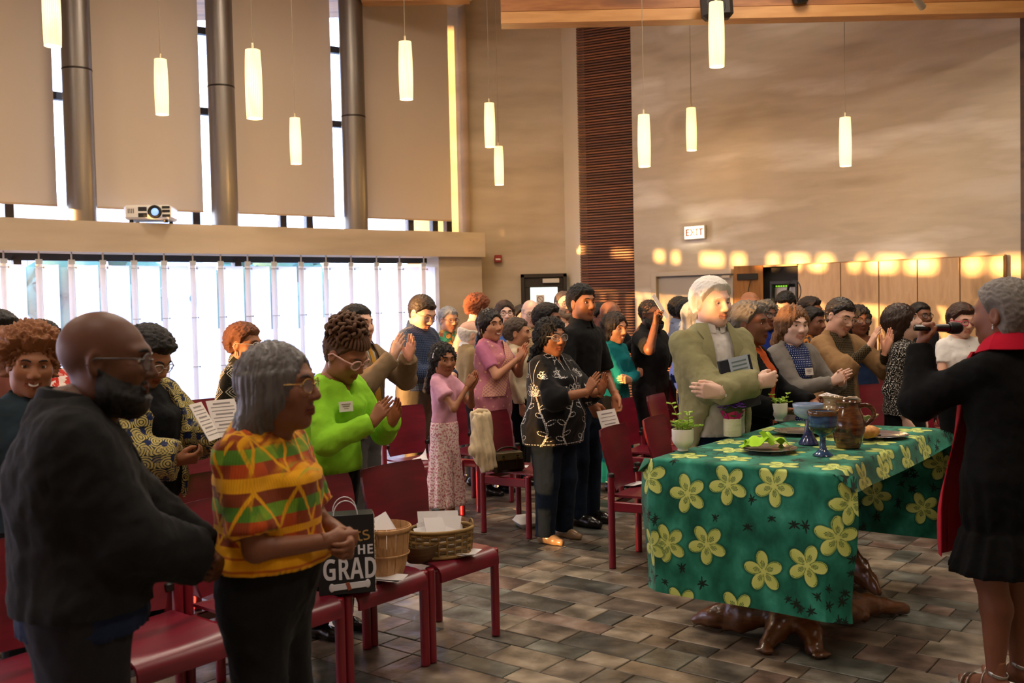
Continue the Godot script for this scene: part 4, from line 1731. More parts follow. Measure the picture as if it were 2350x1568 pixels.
	for tname in ["top", "over"]:
		if d.has(tname):
			wear_top(root, d[tname], sec, arms, H, k, g, ar, lean, hipy, cell, tname == "over")
	if not bare or d.has("shoe"):
		for q in kn:
			var sh := Shape.new()
			sh.add(foot_template("shoe"), Transform3D(Basis.from_scale(Vector3(k, k, k) if not fem else Vector3(0.88, 0.9, 0.9) * k), Vector3(q[2].x, 0, 0)))
			part(root, "shoe", sh, mat("shoe_" + str(d.get("shoe", S("17130f"))), d.get("shoe", S("17130f")), 0.25))
	# ---- hair
	dress_hair(root, hair, tpl, ht, fine)
	if d.has("beard"):
		var bd: Dictionary = d.beard
		var shb := shell(tpl, func(p: Vector3):
			var m := minf(-0.030 - p.y + maxf(0.0, 0.02 - p.z) * 0.9 - maxf(0.0, p.z - 0.02) * 0.35 * (1.0 if absf(p.x) > 0.03 else 0.0) + 0.006 * crumple.get_noise_3d(p.x * 4000, p.y * 4000, p.z * 4000), p.z + 0.002 - 0.12 * p.y + 0.004 * crumple.get_noise_3d(p.x * 5000, p.y * 5000, 0))
			if absf(p.x) < 0.026 and p.y > -0.080 and p.y < -0.050 and p.z > 0.07 : m = minf(m, absf(p.y + 0.0645) - 0.012)
			if p.y < -0.125: m = -0.01
			if p.y > -0.052: m = minf(m, absf(p.x) * 2.2 - 0.085 if p.z < 0.07 else (-0.046 - p.y + 0.002 if absf(p.x) < 0.028 else -0.01))
			return m, bd.get("puff", 0.012), 0.004, 0.034)
		place_hair(root, "beard", shb, ht, bd.c, "curl")
	if d.has("glasses"):
		var gl := Shape.new()
		var rw: float = d.get("glass_r", 0.023)
		for s in [-1.0, 1.0]:
			var ring := []
			for q in 19:
				var an := TAU * q / 18
				ring.append(Vector3(0.033 * s + cos(an) * rw * 1.12, 0.003 + sin(an) * rw * 0.86, 0.103 - 0.010 * absf(cos(an) * 0.5 + 0.5 * s * s * 0) - 0.004 * (cos(an) * s + 1.0)))
			gl.tube(ring, [d.get("glass_t", 0.0022)], 6)
			gl.tube([Vector3(0.058 * s, 0.010, 0.095), Vector3(0.077 * s, 0.012, 0.06), Vector3(0.083 * s, 0.010, -0.01), Vector3(0.081 * s, -0.008, -0.03)], [d.get("glass_t", 0.0022)], 6, 1.0)
		gl.tube([Vector3(-0.009, 0.006, 0.103), Vector3(0, 0.009, 0.106), Vector3(0.009, 0.006, 0.103)], [0.002], 6)
		var fr := Shape.new()
		fr.add(gl, ht)
		var go := part(root, "glasses", fr, mat("spec_" + str(d.glasses), d.glasses, 0.25, {"metal": d.get("glass_metal", 0.0)}))
		for s in [-1.0, 1.0]:
			var ln := Shape.new()
			var l2 := Shape.new()
			l2.lathe([Vector2(0, 0.0), Vector2(rw, 0.0)], 18)
			ln.add(l2, ht * Transform3D(Basis(Vector3.UP, 0.16 * s) * Basis(Vector3.RIGHT, PI / 2) * Basis.from_scale(Vector3(1.1, 1, 0.86)), Vector3(0.033 * s, 0.003, 0.0965)))
			part(go, "lens", ln, mat("dark_lens", S("1a1512"), 0.05, {"alpha": 0.85}) if d.get("shades", false) else mat("clear_lens", Color(1, 1, 1), 0.03, {"alpha": 0.08}))
	if d.has("earring"):
		for s in [-1.0, 1.0]:
			var er := Shape.new()
			er.ball(Vector3.ZERO, Vector3(0.004, d.get("ear_len", 0.012), 0.004), 8, 6)
			er.ball(Vector3(0, 0.014, 0), Vector3.ONE * 0.004, 8, 6)
			var eo := Shape.new()
			eo.add(er, Transform3D(Basis.IDENTITY, ht * Vector3(0.082 * s, -0.045, -0.005)))
			part(root, "earring", eo, mat("jewel_" + str(d.earring), d.earring, 0.2, {"metal": 0.8}))
	d["_arms"] = arms
	d["_head"] = ht
	d["_sec"] = sec
	d["_H"] = H
	d["_k"] = k
	d["_root"] = root
	return root

func wear_bottom(root: Node3D, b: Dictionary, sec: Array, kn: Array, H: float, k: float, g: float, cell: float) -> void:
	var kind: String = b.get("kind", "trousers")
	if kind == "trousers":
		var hem: float = b.get("hem", 0.05)
		var fd := Field.new(Vector3(-0.3 * g, hem, -0.22 * g), Vector3(0.3 * g, 0.62 * H, 0.25 * g), cell)
		var hips := [[0.43 * H, 0.0, 0.0, sec[1][3] * 0.80, sec[1][4] * 0.55], [0.475 * H, 0.0, 0.0, sec[1][3] * 0.95, sec[1][4] * 0.84]]
		hips.append_array(sec.filter(func(s): return s[0] > 0.50 * H and s[0] < 0.61 * H))
		fd.column(hips, 0.006, 0.05)
		var w: float = b.get("w", 1.0)
		for q in kn:
			fd.cone(q[0], q[1], 0.094 * k * g * w, 0.070 * k * g * w, 0.05)
			fd.cone(q[1], Vector3(q[2].x, hem - 0.02, q[2].z - 0.005), 0.067 * k * g * w, b.get("cuff", 0.056) * k * w, 0.025, false, true)
		fd.below(hem)
		var sh := fd.nets()
		sh.smooth()
		rumple(sh, 0.006)
		sh.smooth()
		part(root, b.get("name", "trousers"), sh, b.m)
	else:
		var hem: float = b.hem
		var fl: float = b.get("flare", 1.2)
		var wst: float = b.get("waist", 0.63) * H
		var s2 := []
		var hip: Array = sec[2]
		for q in 5:
			var f := q / 4.0
			var y: float = lerpf(hem, 0.47 * H, f)
			var e: float = lerpf(fl, 1.02, pow(f, 0.8))
			s2.append([y, 0.0, 0.0, hip[3] * e, hip[4] * e])
		for s in sec:
			if s[0] > 0.50 * H and s[0] <= wst:
				s2.append([s[0], s[1], s[2], s[3] + 0.004, s[4] + 0.004])
		var fd := Field.new(Vector3(-0.36 * g * fl, hem, -0.32 * g * fl), Vector3(0.36 * g * fl, wst, 0.34 * g * fl), cell)
		fd.column(s2, 0.008, 0.02)
		var sh := fd.nets()
		pleat(sh, hem, 0.52 * H, b.get("pleat", 0.012), b.get("folds", 11))
		rumple(sh, 0.004)
		level_hem(sh, hem, cell)
		sh.smooth()
		part(root, b.get("name", "skirt"), sh, b.m)

func level_hem(sh: Shape, y0: float, cell: float) -> void:
	for q in sh.v.size():
		if sh.v[q].y < y0 + cell * 0.75:
			sh.v[q].y = y0

func pleat(sh: Shape, y0: float, y1: float, amp: float, n: int) -> void:
	for q in sh.v.size():
		var p := sh.v[q]
		var f := clampf((y1 - p.y) / (y1 - y0), 0.0, 1.0)
		if f > 0.0 and sh.n[q].y > -0.8:
			var a := atan2(p.z, p.x)
			sh.v[q] += Vector3(cos(a), 0, sin(a)) * amp * f * (sin(a * n + 2.0 * sin(a * 2.0)) + 0.4 * sin(a * (n * 2 - 1) + 1.0))

func wear_top(root: Node3D, t: Dictionary, sec: Array, arms: Array, H: float, k: float, g: float, ar: float, lean: float, hipy: float, cell: float, over: bool) -> void:
	var ease: float = t.get("ease", 0.022 if over else 0.008)
	var hem: float = t.get("hem", 0.50) * H
	var slv: float = t.get("sleeve", 1.0)
	var full: float = t.get("full", 1.0)
	var fl: float = t.get("flare", 1.0)
	var ups := sec.filter(func(s): return s[0] > maxf(hem, 0.39 * H) + 0.01)
	var s2 := []
	if hem < 0.40 * H:
		var hip: Array = sec[1]
		for q in 5:
			var f := q / 4.0
			var e: float = lerpf(fl, 1.0, f)
			s2.append([lerpf(hem, 0.39 * H, f), 0.0, hip[2], hip[3] * e, hip[4] * e])
	else:
		var first: Array = ups[0]
		s2.append([hem, first[1], first[2], first[3] * fl, first[4] * fl])
	s2.append_array(ups.filter(func(s): return s[0] < t.get("yoke", 0.868) * H))
	if t.has("smock"):   # hangs straight from the chest
		for s in s2:
			if s[0] < 0.72 * H:
				var add: float = t.smock * clampf((0.72 * H - s[0]) / (0.2 * H), 0.0, 1.0)
				s[3] += add
				s[4] += add * 0.6
	var lo := Vector3(-0.32 * g * fl, hem, -0.28 * g * fl)
	var hi := Vector3(0.32 * g * fl, 0.87 * H, 0.34 * g * fl)
	if slv > 0.0:
		for a in arms:
			var pts := [a.sh, a.el, a.wr]
			for q in pts:
				var m: float = ar * full + 0.06
				lo = Vector3(minf(lo.x, q.x - m), minf(lo.y, q.y - m), minf(lo.z, q.z - m))
				hi = Vector3(maxf(hi.x, q.x + m), maxf(hi.y, q.y + m), maxf(hi.z, q.z + m))
	var fd := Field.new(lo, hi, cell)
	fd.column(s2, ease, 0.02)
	var ny := 0.872 * H
	var nz := (ny - hipy) * lean
	var nd: float = t.get("neck", 0.03)
	if nd > 0.0:
		var nw: float = t.get("neck_w", 0.07)
		fd.ball(Vector3(0, ny, nz + 0.012), Vector3(nw, nd, nw * 1.1), 0.008, true)
	if t.has("vee"):
		fd.opening(ny - t.vee, ny + 0.05, 0.0, t.get("vee_w", 0.075), nz * 0.8 + 0.02)
	if t.has("open"):      # [half width at hem, at chest, at neck]
		var oy := 0.72 * H
		fd.opening(hem - 0.05, oy, t.open[0], t.open[1], 0.02)
		fd.opening(oy, ny + 0.05, t.open[1], t.open[2], (oy - hipy) * lean + 0.02, lean)
	if slv > 0.0:
		for a in arms:
			var r0: float = ar * 1.06 + ease
			var r1: float = (ar * 0.86 + ease) * full
			if slv <= 0.62:
				var e: Vector3 = a.sh.lerp(a.el, slv * 1.55)
				fd.cone(a.sh, e, r0, (ar * 0.95 + ease + 0.006) * full, 0.035, false, true)
			else:
				fd.cone(a.sh, a.el, r0, r1, 0.035)
				var e: Vector3 = a.el.lerp(a.wr, (slv - 0.62) / 0.38 * 0.98)
				fd.cone(a.el, e, r1, (ar * 0.66 + ease) * t.get("cuff", full), 0.03, false, true)
	var sh := fd.nets()
	sh.smooth()
	if t.get("pleat", 0.0) > 0.0:
		pleat(sh, hem, 0.56 * H, t.pleat, t.get("folds", 12))
	rumple(sh, t.get("rumple", 0.0095))
	level_hem(sh, hem, cell)
	sh.smooth()
	var made := part(root, t.get("name", "jacket" if over else "shirt"), sh, t.m)
	if t.has("collar"):
		var co := Shape.new()
		var rows := []
		var cw: float = t.get("collar_w", 0.066) * maxf(k, 0.9)
		for r in 4:
			var row := []
			for q in 21:
				var a := lerpf(-PI * 0.5 + 0.16, PI * 1.5 - 0.16, q / 20.0)   # opens at the front (+z)
				var fr := cos(a + PI * 0.5 - PI)      # 1 at the nape
				var rad: float = cw + [0.004, 0.0, 0.012, 0.028][r]
				var yy: float = ny - 0.035 + [-0.012, 0.030, 0.026, -0.016][r] + 0.014 * fr
				if r == 3: yy -= 0.012 * (1.0 - fr) * 0.5
				row.append(Vector3(cos(a) * rad, yy, nz - 0.008 - sin(a) * rad * -1.0 * 1.02))
			rows.append(row)
		for r in rows.size():
			for q in 21:
				var p: Vector3 = rows[r][q]
				rows[r][q] = Vector3(p.x, p.y, nz - 0.006 - (p.z - nz + 0.008))
		co.grid(rows, 0.004)
		part(made, "collar", co, t.collar)

# ---- hair
func shell(tpl: Shape, mask: Callable, thick: float, rough: float, ramp := 0.016) -> Shape:
	var sh := Shape.new()
	var map := PackedInt32Array()
	map.resize(tpl.v.size())
	map.fill(-1)
	var val := PackedFloat32Array()
	val.resize(tpl.v.size())
	for k in tpl.v.size():
		val[k] = mask.call(tpl.v[k])
	var q := 0
	while q < tpl.i.size():
		var a := tpl.i[q]
		var b := tpl.i[q + 1]
		var c := tpl.i[q + 2]
		if maxf(val[a], maxf(val[b], val[c])) > 0.0:
			for e in [a, b, c]:
				if map[e] < 0:
					var m := clampf(val[e] / ramp, -0.25, 1.0)
					var p := tpl.v[e]
					var nn := tpl.n[e]
					if p.y > -0.02 or p.z < 0.0:
						nn = nn.lerp((p - Vector3(0, 0.0, -0.01)).normalized(), 0.5).normalized()
					var noise := crumple.get_noise_3d(p.x * 6000, p.y * 6000, p.z * 6000) + 0.7 * crumple.get_noise_3d(p.x * 13000, p.y * 13000, p.z * 13000)
					map[e] = sh.vert(p + nn * (thick * m + rough * noise * maxf(m, 0.0)), nn)
			sh.i.append(map[a]); sh.i.append(map[b]); sh.i.append(map[c])
		q += 3
	sh.smooth()
	return sh

func scalp(p: Vector3, front := 0.062, nape := -0.055) -> float:
	var yl := front
	if p.z < 0.062:
		yl = lerpf(0.004, front, clampf((p.z - 0.012) / 0.045, 0.0, 1.0))
	if p.z < 0.012:
		yl = lerpf(nape, 0.004, clampf((p.z + 0.035) / 0.040, 0.0, 1.0))
	var m := p.y - yl + 0.005 * crumple.get_noise_3d(p.x * 5000, p.y * 5000, p.z * 5000)
	if absf(p.x) > 0.058:     # keep the ears free
		m = minf(m, (Vector2((p.y + 0.006) / 0.032, (p.z + 0.008) / 0.021).length() - 1.0) * 0.022)
	return m

func place_hair(root: Node3D, called: String, sh: Shape, ht: Transform3D, col: Color, look: String) -> void:
	var o := Shape.new()
	o.add(sh, ht)
	var key := "hair_%s_%s" % [look, col.to_html()]
	var m := mat(key, col, 0.55 if look != "sleek" else 0.38, {"bump": texs.leather if look == "curl" else texs.strand, "depth": 1.2 if look == "curl" else 0.8, "tri": 9.0 if look == "curl" else Vector3(5, 1.2, 5), "spec": 0.4, "rim": 0.3})
	part(root, called, o, m)

func dress_hair(root: Node3D, hair: Dictionary, tpl: Shape, ht: Transform3D, fine: float) -> void:
	var style: String = hair.get("style", "short")
	var col: Color = hair.get("c", S("1a1310"))
	var puff: float = hair.get("puff", 0.012)
	# eyebrows
	var bc: Color = hair.get("brow", col.darkened(0.2))
	for s in [-1.0, 1.0]:
		var br := Shape.new()
		br.tube([Vector3(0.012 * s, 0.026, 0.0955), Vector3(0.026 * s, 0.0315, 0.0925), Vector3(0.038 * s, 0.031, 0.085), Vector3(0.050 * s, 0.024, 0.073)], [0.0030, 0.0042, 0.0038, 0.0015], 6)
		var bo := Shape.new()
		bo.add(br, ht)
		part(root, "eyebrow", bo, mat("brow_" + bc.to_html(), bc, 0.8))
	if style == "bald":
		return
	var look := "curl" if hair.get("curl", false) else ("sleek" if hair.get("sleek", false) else "strand")
	var front: float = hair.get("front", 0.062)
	var nape: float = hair.get("nape", -0.055)
	var bump: float = hair.get("bump", 0.009 if look == "curl" else 0.006)
	if style == "fringe":      # bald crown with hair round the sides and back
		var sh := shell(tpl, func(p: Vector3): return minf(scalp(p, 0.062, nape), 0.045 - p.y + maxf(0.0, -p.z - 0.05) * 0.3 - maxf(0.0, p.z - 0.03)), puff, bump)
		place_hair(root, "hair", sh, ht, col, look)
		return
	var cap := shell(tpl, func(p: Vector3): return scalp(p, front, nape), puff, bump)
	if style == "short":
		place_hair(root, "hair", cap, ht, col, look)
		return
	if style == "ball":        # rounded afro or curls standing off the head
		var fd := Field.new(Vector3(-0.16, -0.12, -0.19), Vector3(0.16, 0.2, 0.13), fine * 1.3)
		var w: float = hair.get("w", 0.10)
		fd.ball(Vector3(0, 0.045 + hair.get("lift", 0.0), -0.03), Vector3(w, hair.get("h", 0.105), w * 1.05), 0.02)
		fd.ball(Vector3(0, hair.get("cutfront", -0.035), 0.10), Vector3(0.068, 0.098, 0.085), 0.02, true)
		for s in [-1.0, 1.0]:
			fd.ball(Vector3(0.1 * s, -0.055, 0.0), Vector3(0.05, 0.06, 0.04), 0.02, true)
		var sh := fd.nets()
		sh.smooth()
		for k in sh.v.size():
			var p := sh.v[k]
			sh.v[k] += sh.n[k] * bump * (crumple.get_noise_3d(p.x * 4000, p.y * 4000, p.z * 4000) + crumple.get_noise_3d(p.x * 8500, p.y * 8500, p.z * 8500))
		sh.smooth()
		sh.add(cap, Transform3D.IDENTITY)
		place_hair(root, "hair", sh, ht, col, look)
		return
	if style == "long":
		var ln: float = hair.get("len", 0.2)       # how far below the ears
		var w: float = hair.get("w", 0.095)
		var back: float = hair.get("back", 0.0)
		var c := fine * 1.4
		var fd := Field.new(Vector3(-0.19, -ln - 0.02, -0.23), Vector3(0.19, 0.16, 0.12), c)
		fd.ball(Vector3(0, 0.030, -0.016), Vector3(0.076 + puff, 0.088 + puff, 0.096 + puff), 0.02)
		var secs := [[-ln, 0.0, -0.060 - back, w * hair.get("end", 1.0), 0.045], [-ln * 0.55, 0.0, -0.045 - back * 0.6, w * 1.04, 0.068], [-0.03, 0.0, -0.018, w, 0.092], [0.04, 0.0, -0.016, 0.080 + puff, 0.094 + puff * 0.7]]
		fd.column(secs, 0.0, 0.02)
		# free the face
		var fw: float = hair.get("face_w", 0.060)
		fd.ball(Vector3(0, -0.035, 0.105), Vector3(fw, 0.102 - (0.0 if not hair.has("bangs") else 0.03), 0.088), 0.015, true)
		fd.ball(Vector3(0, -0.13, 0.075), Vector3(0.075, 0.11, 0.085), 0.02, true)
		var sh := fd.nets()
		sh.smooth()
		for k in sh.v.size():
			var p := sh.v[k]
			var a := atan2(p.z + 0.02, p.x)
			var amp: float = hair.get("wave", 0.003)
			sh.v[k] += sh.n[k] * (amp * crumple.get_noise_3d(a * 900, p.y * (300 if look != "curl" else 2500), 7.0) * 2.0 + bump * crumple.get_noise_3d(p.x * 9000, p.y * 3000, p.z * 9000))
			if p.y < -ln * 0.5:
				sh.v[k] += Vector3(0, 0.018 * crumple.get_noise_3d(p.x * 5000, 3.0, p.z * 5000), 0)
		sh.smooth()
		place_hair(root, "hair", sh, ht, col, look)

# ================================================================ chairs
var chair_proto: Node3D

func make_chair() -> Node3D:
	var im := noise_image(51, 0.02, 48, 256, 5, 512, 512)
	var ply := mat("red_plywood", Color.WHITE, 0.36, {"tex": ramp_tex("red_grain", im, [S("4c0917"), S("5e0c1e"), S("700f25"), S("640d20"), S("7c142b")]), "tri": Vector3(1.2, 1.2, 1.2), "bump": bump_tex("red_grain_bump", im, 2.0), "depth": 0.12, "coat": 0.25, "coat_rough": 0.3})
	var tube := mat("red_lacquer", S("7a0f22"), 0.3, {"coat": 0.3, "coat_rough": 0.25})
	var black := mat("chair_black", S("141210"), 0.5)
	var c := Node3D.new()
	# seat with waterfall front
	var rows := []
	for r in 15:
		var row := []
		for q in 9:
			var x := (q / 4.0 - 1.0)
			var s := r / 14.0 * 0.52
			var zz := -0.205 + s
			var y := 0.447 - 0.010 * sin(PI * clampf(s / 0.42, 0, 1)) * (1.0 - x * x) + 0.006 * x * x
			if s > 0.40:
				var a := (s - 0.40) / 0.06
				a = minf(a, PI / 2)
				zz = -0.205 + 0.40 + sin(a) * 0.045
				y = 0.447 - (1.0 - cos(a)) * 0.045 - maxf(0.0, s - 0.40 - 0.094) * 1.0
			row.append(Vector3(x * 0.208, y, zz))
		rows.append(row)
	var sh := Shape.new()
	sh.grid(rows, 0.013)
	part(c, "seat", sh, ply)
	rows = []
	for r in 11:
		var row := []
		var v := r / 10.0
		for q in 9:
			var x := (q / 4.0 - 1.0)
			var half := lerpf(0.185, 0.222, smoothstep(0.0, 0.75, v))
			if r == 0 or r == 10: half -= 0.014
			if r == 1 or r == 9: half -= 0.002
			row.append(Vector3(x * half, 0.475 + 0.385 * v, -0.195 - 0.085 * v - 0.028 * (1.0 - x * x)))
		rows.append(row)
	sh = Shape.new()
	sh.grid(rows, 0.013)
	part(c, "backrest", sh, ply)
	for s in [-1.0, 1.0]:
		sh = Shape.new()
		sh.lathe([Vector2(0, 0), Vector2(0.021, 0.0), Vector2(0.022, 0.01), Vector2(0.022, 0.435), Vector2(0.018, 0.444), Vector2(0, 0.446)], 16, Vector3(0.232 * s, 0, 0.195))
		part(c, "leg", sh, tube)
		sh = Shape.new()
		sh.lathe([Vector2(0, 0), Vector2(0.021, 0.0), Vector2(0.022, 0.01), Vector2(0.022, 0.575), Vector2(0, 0.575)], 16, Vector3(0.232 * s, 0, -0.20))
		var lg := part(c, "leg", sh, tube)
		sh = Shape.new()
		sh.lathe([Vector2(0.023, 0.575), Vector2(0.023, 0.592), Vector2(0.016, 0.60), Vector2(0, 0.60)], 14, Vector3(0.232 * s, 0, -0.20))
		part(lg, "cap", sh, black)
		sh = Shape.new()
		sh.box(Vector3(0.232 * s, 0.392, 0), Vector3(0.026, 0.062, 0.36), Basis.IDENTITY, 0.006)
		part(c, "side_rail", sh, tube)
		sh = Shape.new()
		sh.box(Vector3(0.205 * s, 0.555, -0.205), Vector3(0.05, 0.035, 0.03), Basis.IDENTITY, 0.006)
		part(c, "bracket", sh, black)
	sh = Shape.new()
	sh.box(Vector3(0, 0.40, -0.19), Vector3(0.42, 0.04, 0.022), Basis.IDENTITY, 0.005)
	part(c, "rear_rail", sh, tube)
	sh = Shape.new()
	sh.box(Vector3(0, 0.42, 0.15), Vector3(0.42, 0.03, 0.022), Basis.IDENTITY, 0.005)
	part(c, "front_rail", sh, tube)
	return c

func chair(pos: Vector3, yaw: float, label: String) -> Node3D:
	if chair_proto == null:
		chair_proto = make_chair()
	var o: Node3D = chair_proto.duplicate()
	o.name = numbered("red_chair")
	add_child(o)
	o.position = pos
	o.rotation_degrees.y = yaw
	tag(o, label, "chair", "red plywood chairs")
	return o

# a chair whose backrest's top edge shows at this pixel
func chair_seen(px: float, py: float, yaw: float, label: String) -> Node3D:
	var p := on_level(px, py, 0.86)
	var q := Basis(Vector3.UP, deg_to_rad(yaw)) * Vector3(0, 0, -0.295)
	return chair(Vector3(p.x - q.x, 0, p.z - q.z), yaw, label)

var row_a := []
var row_t: Node3D

func build_chairs() -> void:
	var yaw := 51.0
	var f := Vector3(sin(deg_to_rad(yaw)), 0, cos(deg_to_rad(yaw)))
	var first := on_level(1068, 1488) - f * 0.195
	var along := Vector3(-0.62, 0, 0.78) * 0.515
	var words := ["front row red chair holding the woven basket of papers", "front row red chair holding the gift bag and slatted basket", "front row red chair with a red bag, behind the yellow kente blouse", "front row empty red chair between the two nearest people", "front row red chair at the lower left corner, behind the person in the black jacket"]
	for k in 5:
		row_a.append(chair(first + along * k, yaw, words[k]))
	chair_seen(448, 1088, 52, "second row red chair showing wood grain, left of the yellow kente blouse")
	chair_seen(402, 1022, 54, "third row red chair seen right of the person in the black jacket")
	chair_seen(456, 917, 54, "red chair far left, by the black and cream print dress")
	var tissue_chair := chair_seen(918, 932, 42, "red chair with crumpled tissue, between the lime green jacket and the pink top")
	row_t = tissue_chair
	chair(tissue_chair.position + Vector3(0.40, 0, -0.42), 56, "red chair half hidden behind the floral skirt")
	chair(Vector3(0.06, 0, -7.32), 56, "red chair with the cream jacket and dark metallic handbag")
	chair_seen(1400, 979, 62, "red chair with paper on its seat, nearest the table's left corner")
	chair_seen(1495, 957, 62, "red chair just behind the leftmost white plant pot")
	chair_seen(1590, 935, 62, "red chair hidden behind the olive jacket")
	chair_seen(1500, 906, 62, "red chair two places behind the leftmost white plant pot")
	chair_seen(1590, 893, 62, "red chair behind the olive jacket, second row back")
	chair_seen(1424, 916, 60, "red chair right beside the hanging white song sheet")
	chair_seen(1486, 858, 60, "red chair two rows before the raised rolled paper")
	chair_seen(1530, 874, 60, "dark red chair in front of the blue-grey shirt, third row back")
	chair_seen(1498, 838, 58, "rearmost red chair, before the person raising a rolled paper")
	chair_seen(1540, 851, 58, "brownish red chair just before the blue-grey shirt, rearmost row")
	chair_seen(1998, 882, 20, "red chair behind the brown jug, below the navy dress")
	chair_seen(2048, 868, 8, "red chair between the navy dress and the speckled blouse")
	chair_seen(2188, 877, -5, "red chair near the white blouse, mostly hidden by the black sleeve")

# ================================================================ things lying on the chairs
func paper(label: String, p: Vector3, yaw: float, w := 0.14, h := 0.2, lift := 0.012) -> void:
	var o := thing("paper", label, "paper", p, yaw)
	var rows := []
	for r in 4:
		var row := []
		for q in 5:
			var x := q / 4.0 - 0.5
			row.append(Vector3(x * w, 0.004 + lift * absf(x) * 2.0 * (0.5 + 0.5 * r / 3.0), (r / 3.0 - 0.5) * h))
		rows.append(row)
	var sh := Shape.new()
	sh.grid(rows, 0.0015)
	part(o, "sheet", sh, mat("paper_white", S("dcd8da"), 0.8))
	var s2 := Shape.new()
	s2.grid(rows, 0.0015)
	var b := part(o, "sheet", s2, mat("paper_white"))
	b.position = Vector3(0.01, 0.004, 0.012)
	b.rotation_degrees.y = 7

func build_chair_things() -> void:
	var wht := mat("paper_white", S("dcd8da"), 0.8)
	var sy := 0.457
	# woven oval basket with leaflets
	var p := on_level(1012, 1272, sy)
	var bk := thing("woven_basket", "oval dark woven basket full of white leaflets on the right front chair", "basket", p, 20)
	var reed := mat("reed", S("5e4826"), 0.55)
	var reed2 := mat("reed_pale", S("8a6c3a"), 0.55)
	for r in 7:
		var ring := []
		for q in 73:
			var a := TAU * q / 72
			var e := 1.0 + 0.06 * r / 6.0 + 0.016 * (1.0 if (q / 3 + r) % 2 == 0 else -1.0)
			ring.append(Vector3(cos(a) * 0.150 * e, 0.012 + r * 0.0165, sin(a) * 0.105 * e))
		var sh := Shape.new()
		sh.tube(ring, [0.0085], 6, 0.55, false)
		part(bk, "woven_strand", sh, reed if r % 2 else reed2)
	for q in 24:
		var a := TAU * q / 24
		var sh := Shape.new()
		sh.tube([Vector3(cos(a) * 0.151, 0.0, sin(a) * 0.106), Vector3(cos(a) * 0.161, 0.125, sin(a) * 0.113)], [0.0055, 0.005], 5)
		part(bk, "stake", sh, reed2)
	for y in [0.006, 0.128]:
		var ring := []
		for q in 37:
			var a := TAU * q / 36
			var e := 1.0 if y < 0.1 else 1.075
			ring.append(Vector3(cos(a) * 0.151 * e, y, sin(a) * 0.106 * e))
		var sh := Shape.new()
		sh.tube(ring, [0.009], 8, 1.0, false)
		part(bk, "rim", sh, reed2)
	var flo := Shape.new()
	flo.lathe([Vector2(0.0, 0.004), Vector2(0.1, 0.004)], 20, Vector3.ZERO, Basis.from_scale(Vector3(1.5, 1, 1.05)))
	part(bk, "base", flo, reed)
	for s in [-1.0, 1.0]:
		var sh := Shape.new()
		var arc := []
		for q in 9:
			var a := PI * q / 8
			arc.append(Vector3(0.158 * s, 0.125 + sin(a) * 0.035, cos(a) * 0.035))
		sh.tube(arc, [0.004], 6)
		part(bk, "handle", sh, reed2)
	rng.seed = 15
	for q in 7:
		var lf := thing("leaflet", "white folded leaflet standing in the woven basket", "leaflet", p + Vector3(0, 0.06 + 0.012 * q, 0), 20 + rng.randf_range(-25, 25), "leaflets in the woven basket")
		var sh := Shape.new()
		sh.box(Vector3.ZERO, Vector3(0.21, 0.14, 0.002), Basis(Vector3.RIGHT, -0.95 + q * 0.09) * Basis(Vector3.BACK, rng.randf_range(-0.2, 0.2)), 0.0)
		part(lf, "sheet", sh, wht)
		lf.position += Vector3(0.02 * sin(q * 2.0), 0, 0.02 - q * 0.012)
	# turned wooden bowl
	var bw := thing("wooden_bowl", "shallow brown wooden bowl between the two baskets", "bowl", on_level(962, 1288, sy))
	var sh := Shape.new()
	sh.lathe([Vector2(0, 0.0), Vector2(0.055, 0.0), Vector2(0.075, 0.03), Vector2(0.09, 0.075), Vector2(0.095, 0.085), Vector2(0.09, 0.085), Vector2(0.08, 0.06), Vector2(0.06, 0.02), Vector2(0, 0.012)], 30)
	part(bw, "bowl", sh, wood("bowl_wood", S("4e3b22"), S("6a5231"), 0.5, Vector3(3, 3, 3)))
	# split-wood basket
	p = on_level(886, 1318, sy)
	var sb := thing("slatted_basket", "tall light wooden slat basket with papers, beside the gift bag", "basket", p)
	var spl := wood("split_wood", S("a5784a"), S("bd9263"), 0.55, Vector3(3, 3, 3), {"upright": true})
	for q in 16:
		var a := TAU * q / 16
		var s1 := Shape.new()
		var b := Basis(Vector3.UP, -a)
		var rows := []
		for r in 5:
			var row := []
			for e in 3:
				var aa := a + (e - 1) * 0.185
				var rad := 0.078 + 0.034 * sqrt(r / 4.0)
				row.append(Vector3(cos(aa) * rad, 0.006 + 0.22 * r / 4.0, sin(aa) * rad))
			rows.append(row)
		s1.grid(rows, 0.003)
		part(sb, "stave", s1, spl)
	for y in [0.10, 0.212]:
		var ring := []
		for q in 33:
			var a := TAU * q / 32
			var rad: float = 0.084 + 0.034 * sqrt(y / 0.22)
			ring.append(Vector3(cos(a) * rad, y, sin(a) * rad))
		var s1 := Shape.new()
		s1.tube(ring, [0.011 if y > 0.2 else 0.004], 8, 0.4 if y > 0.2 else 1.0, false)
		part(sb, "hoop", s1, spl)
	var s3 := Shape.new()
	s3.lathe([Vector2(0, 0.008), Vector2(0.08, 0.008)], 20)
	part(sb, "base", s3, spl)
	for q in 3:
		var lf := thing("loose_page", "white page sticking out of the slatted basket", "page", p + Vector3(-0.01 + q * 0.012, 0.17, 0.01 * q), 40 + q * 14, "pages in the slatted basket")
		var s1 := Shape.new()
		s1.box(Vector3(0, 0.015, 0), Vector3(0.15, 0.16, 0.002), Basis(Vector3.RIGHT, -0.5) * Basis(Vector3.BACK, 0.3), 0)
		part(lf, "sheet", s1, wht)
	paper("folded white leaflet in front of the slatted basket", on_level(878, 1332, sy), 60, 0.10, 0.17)
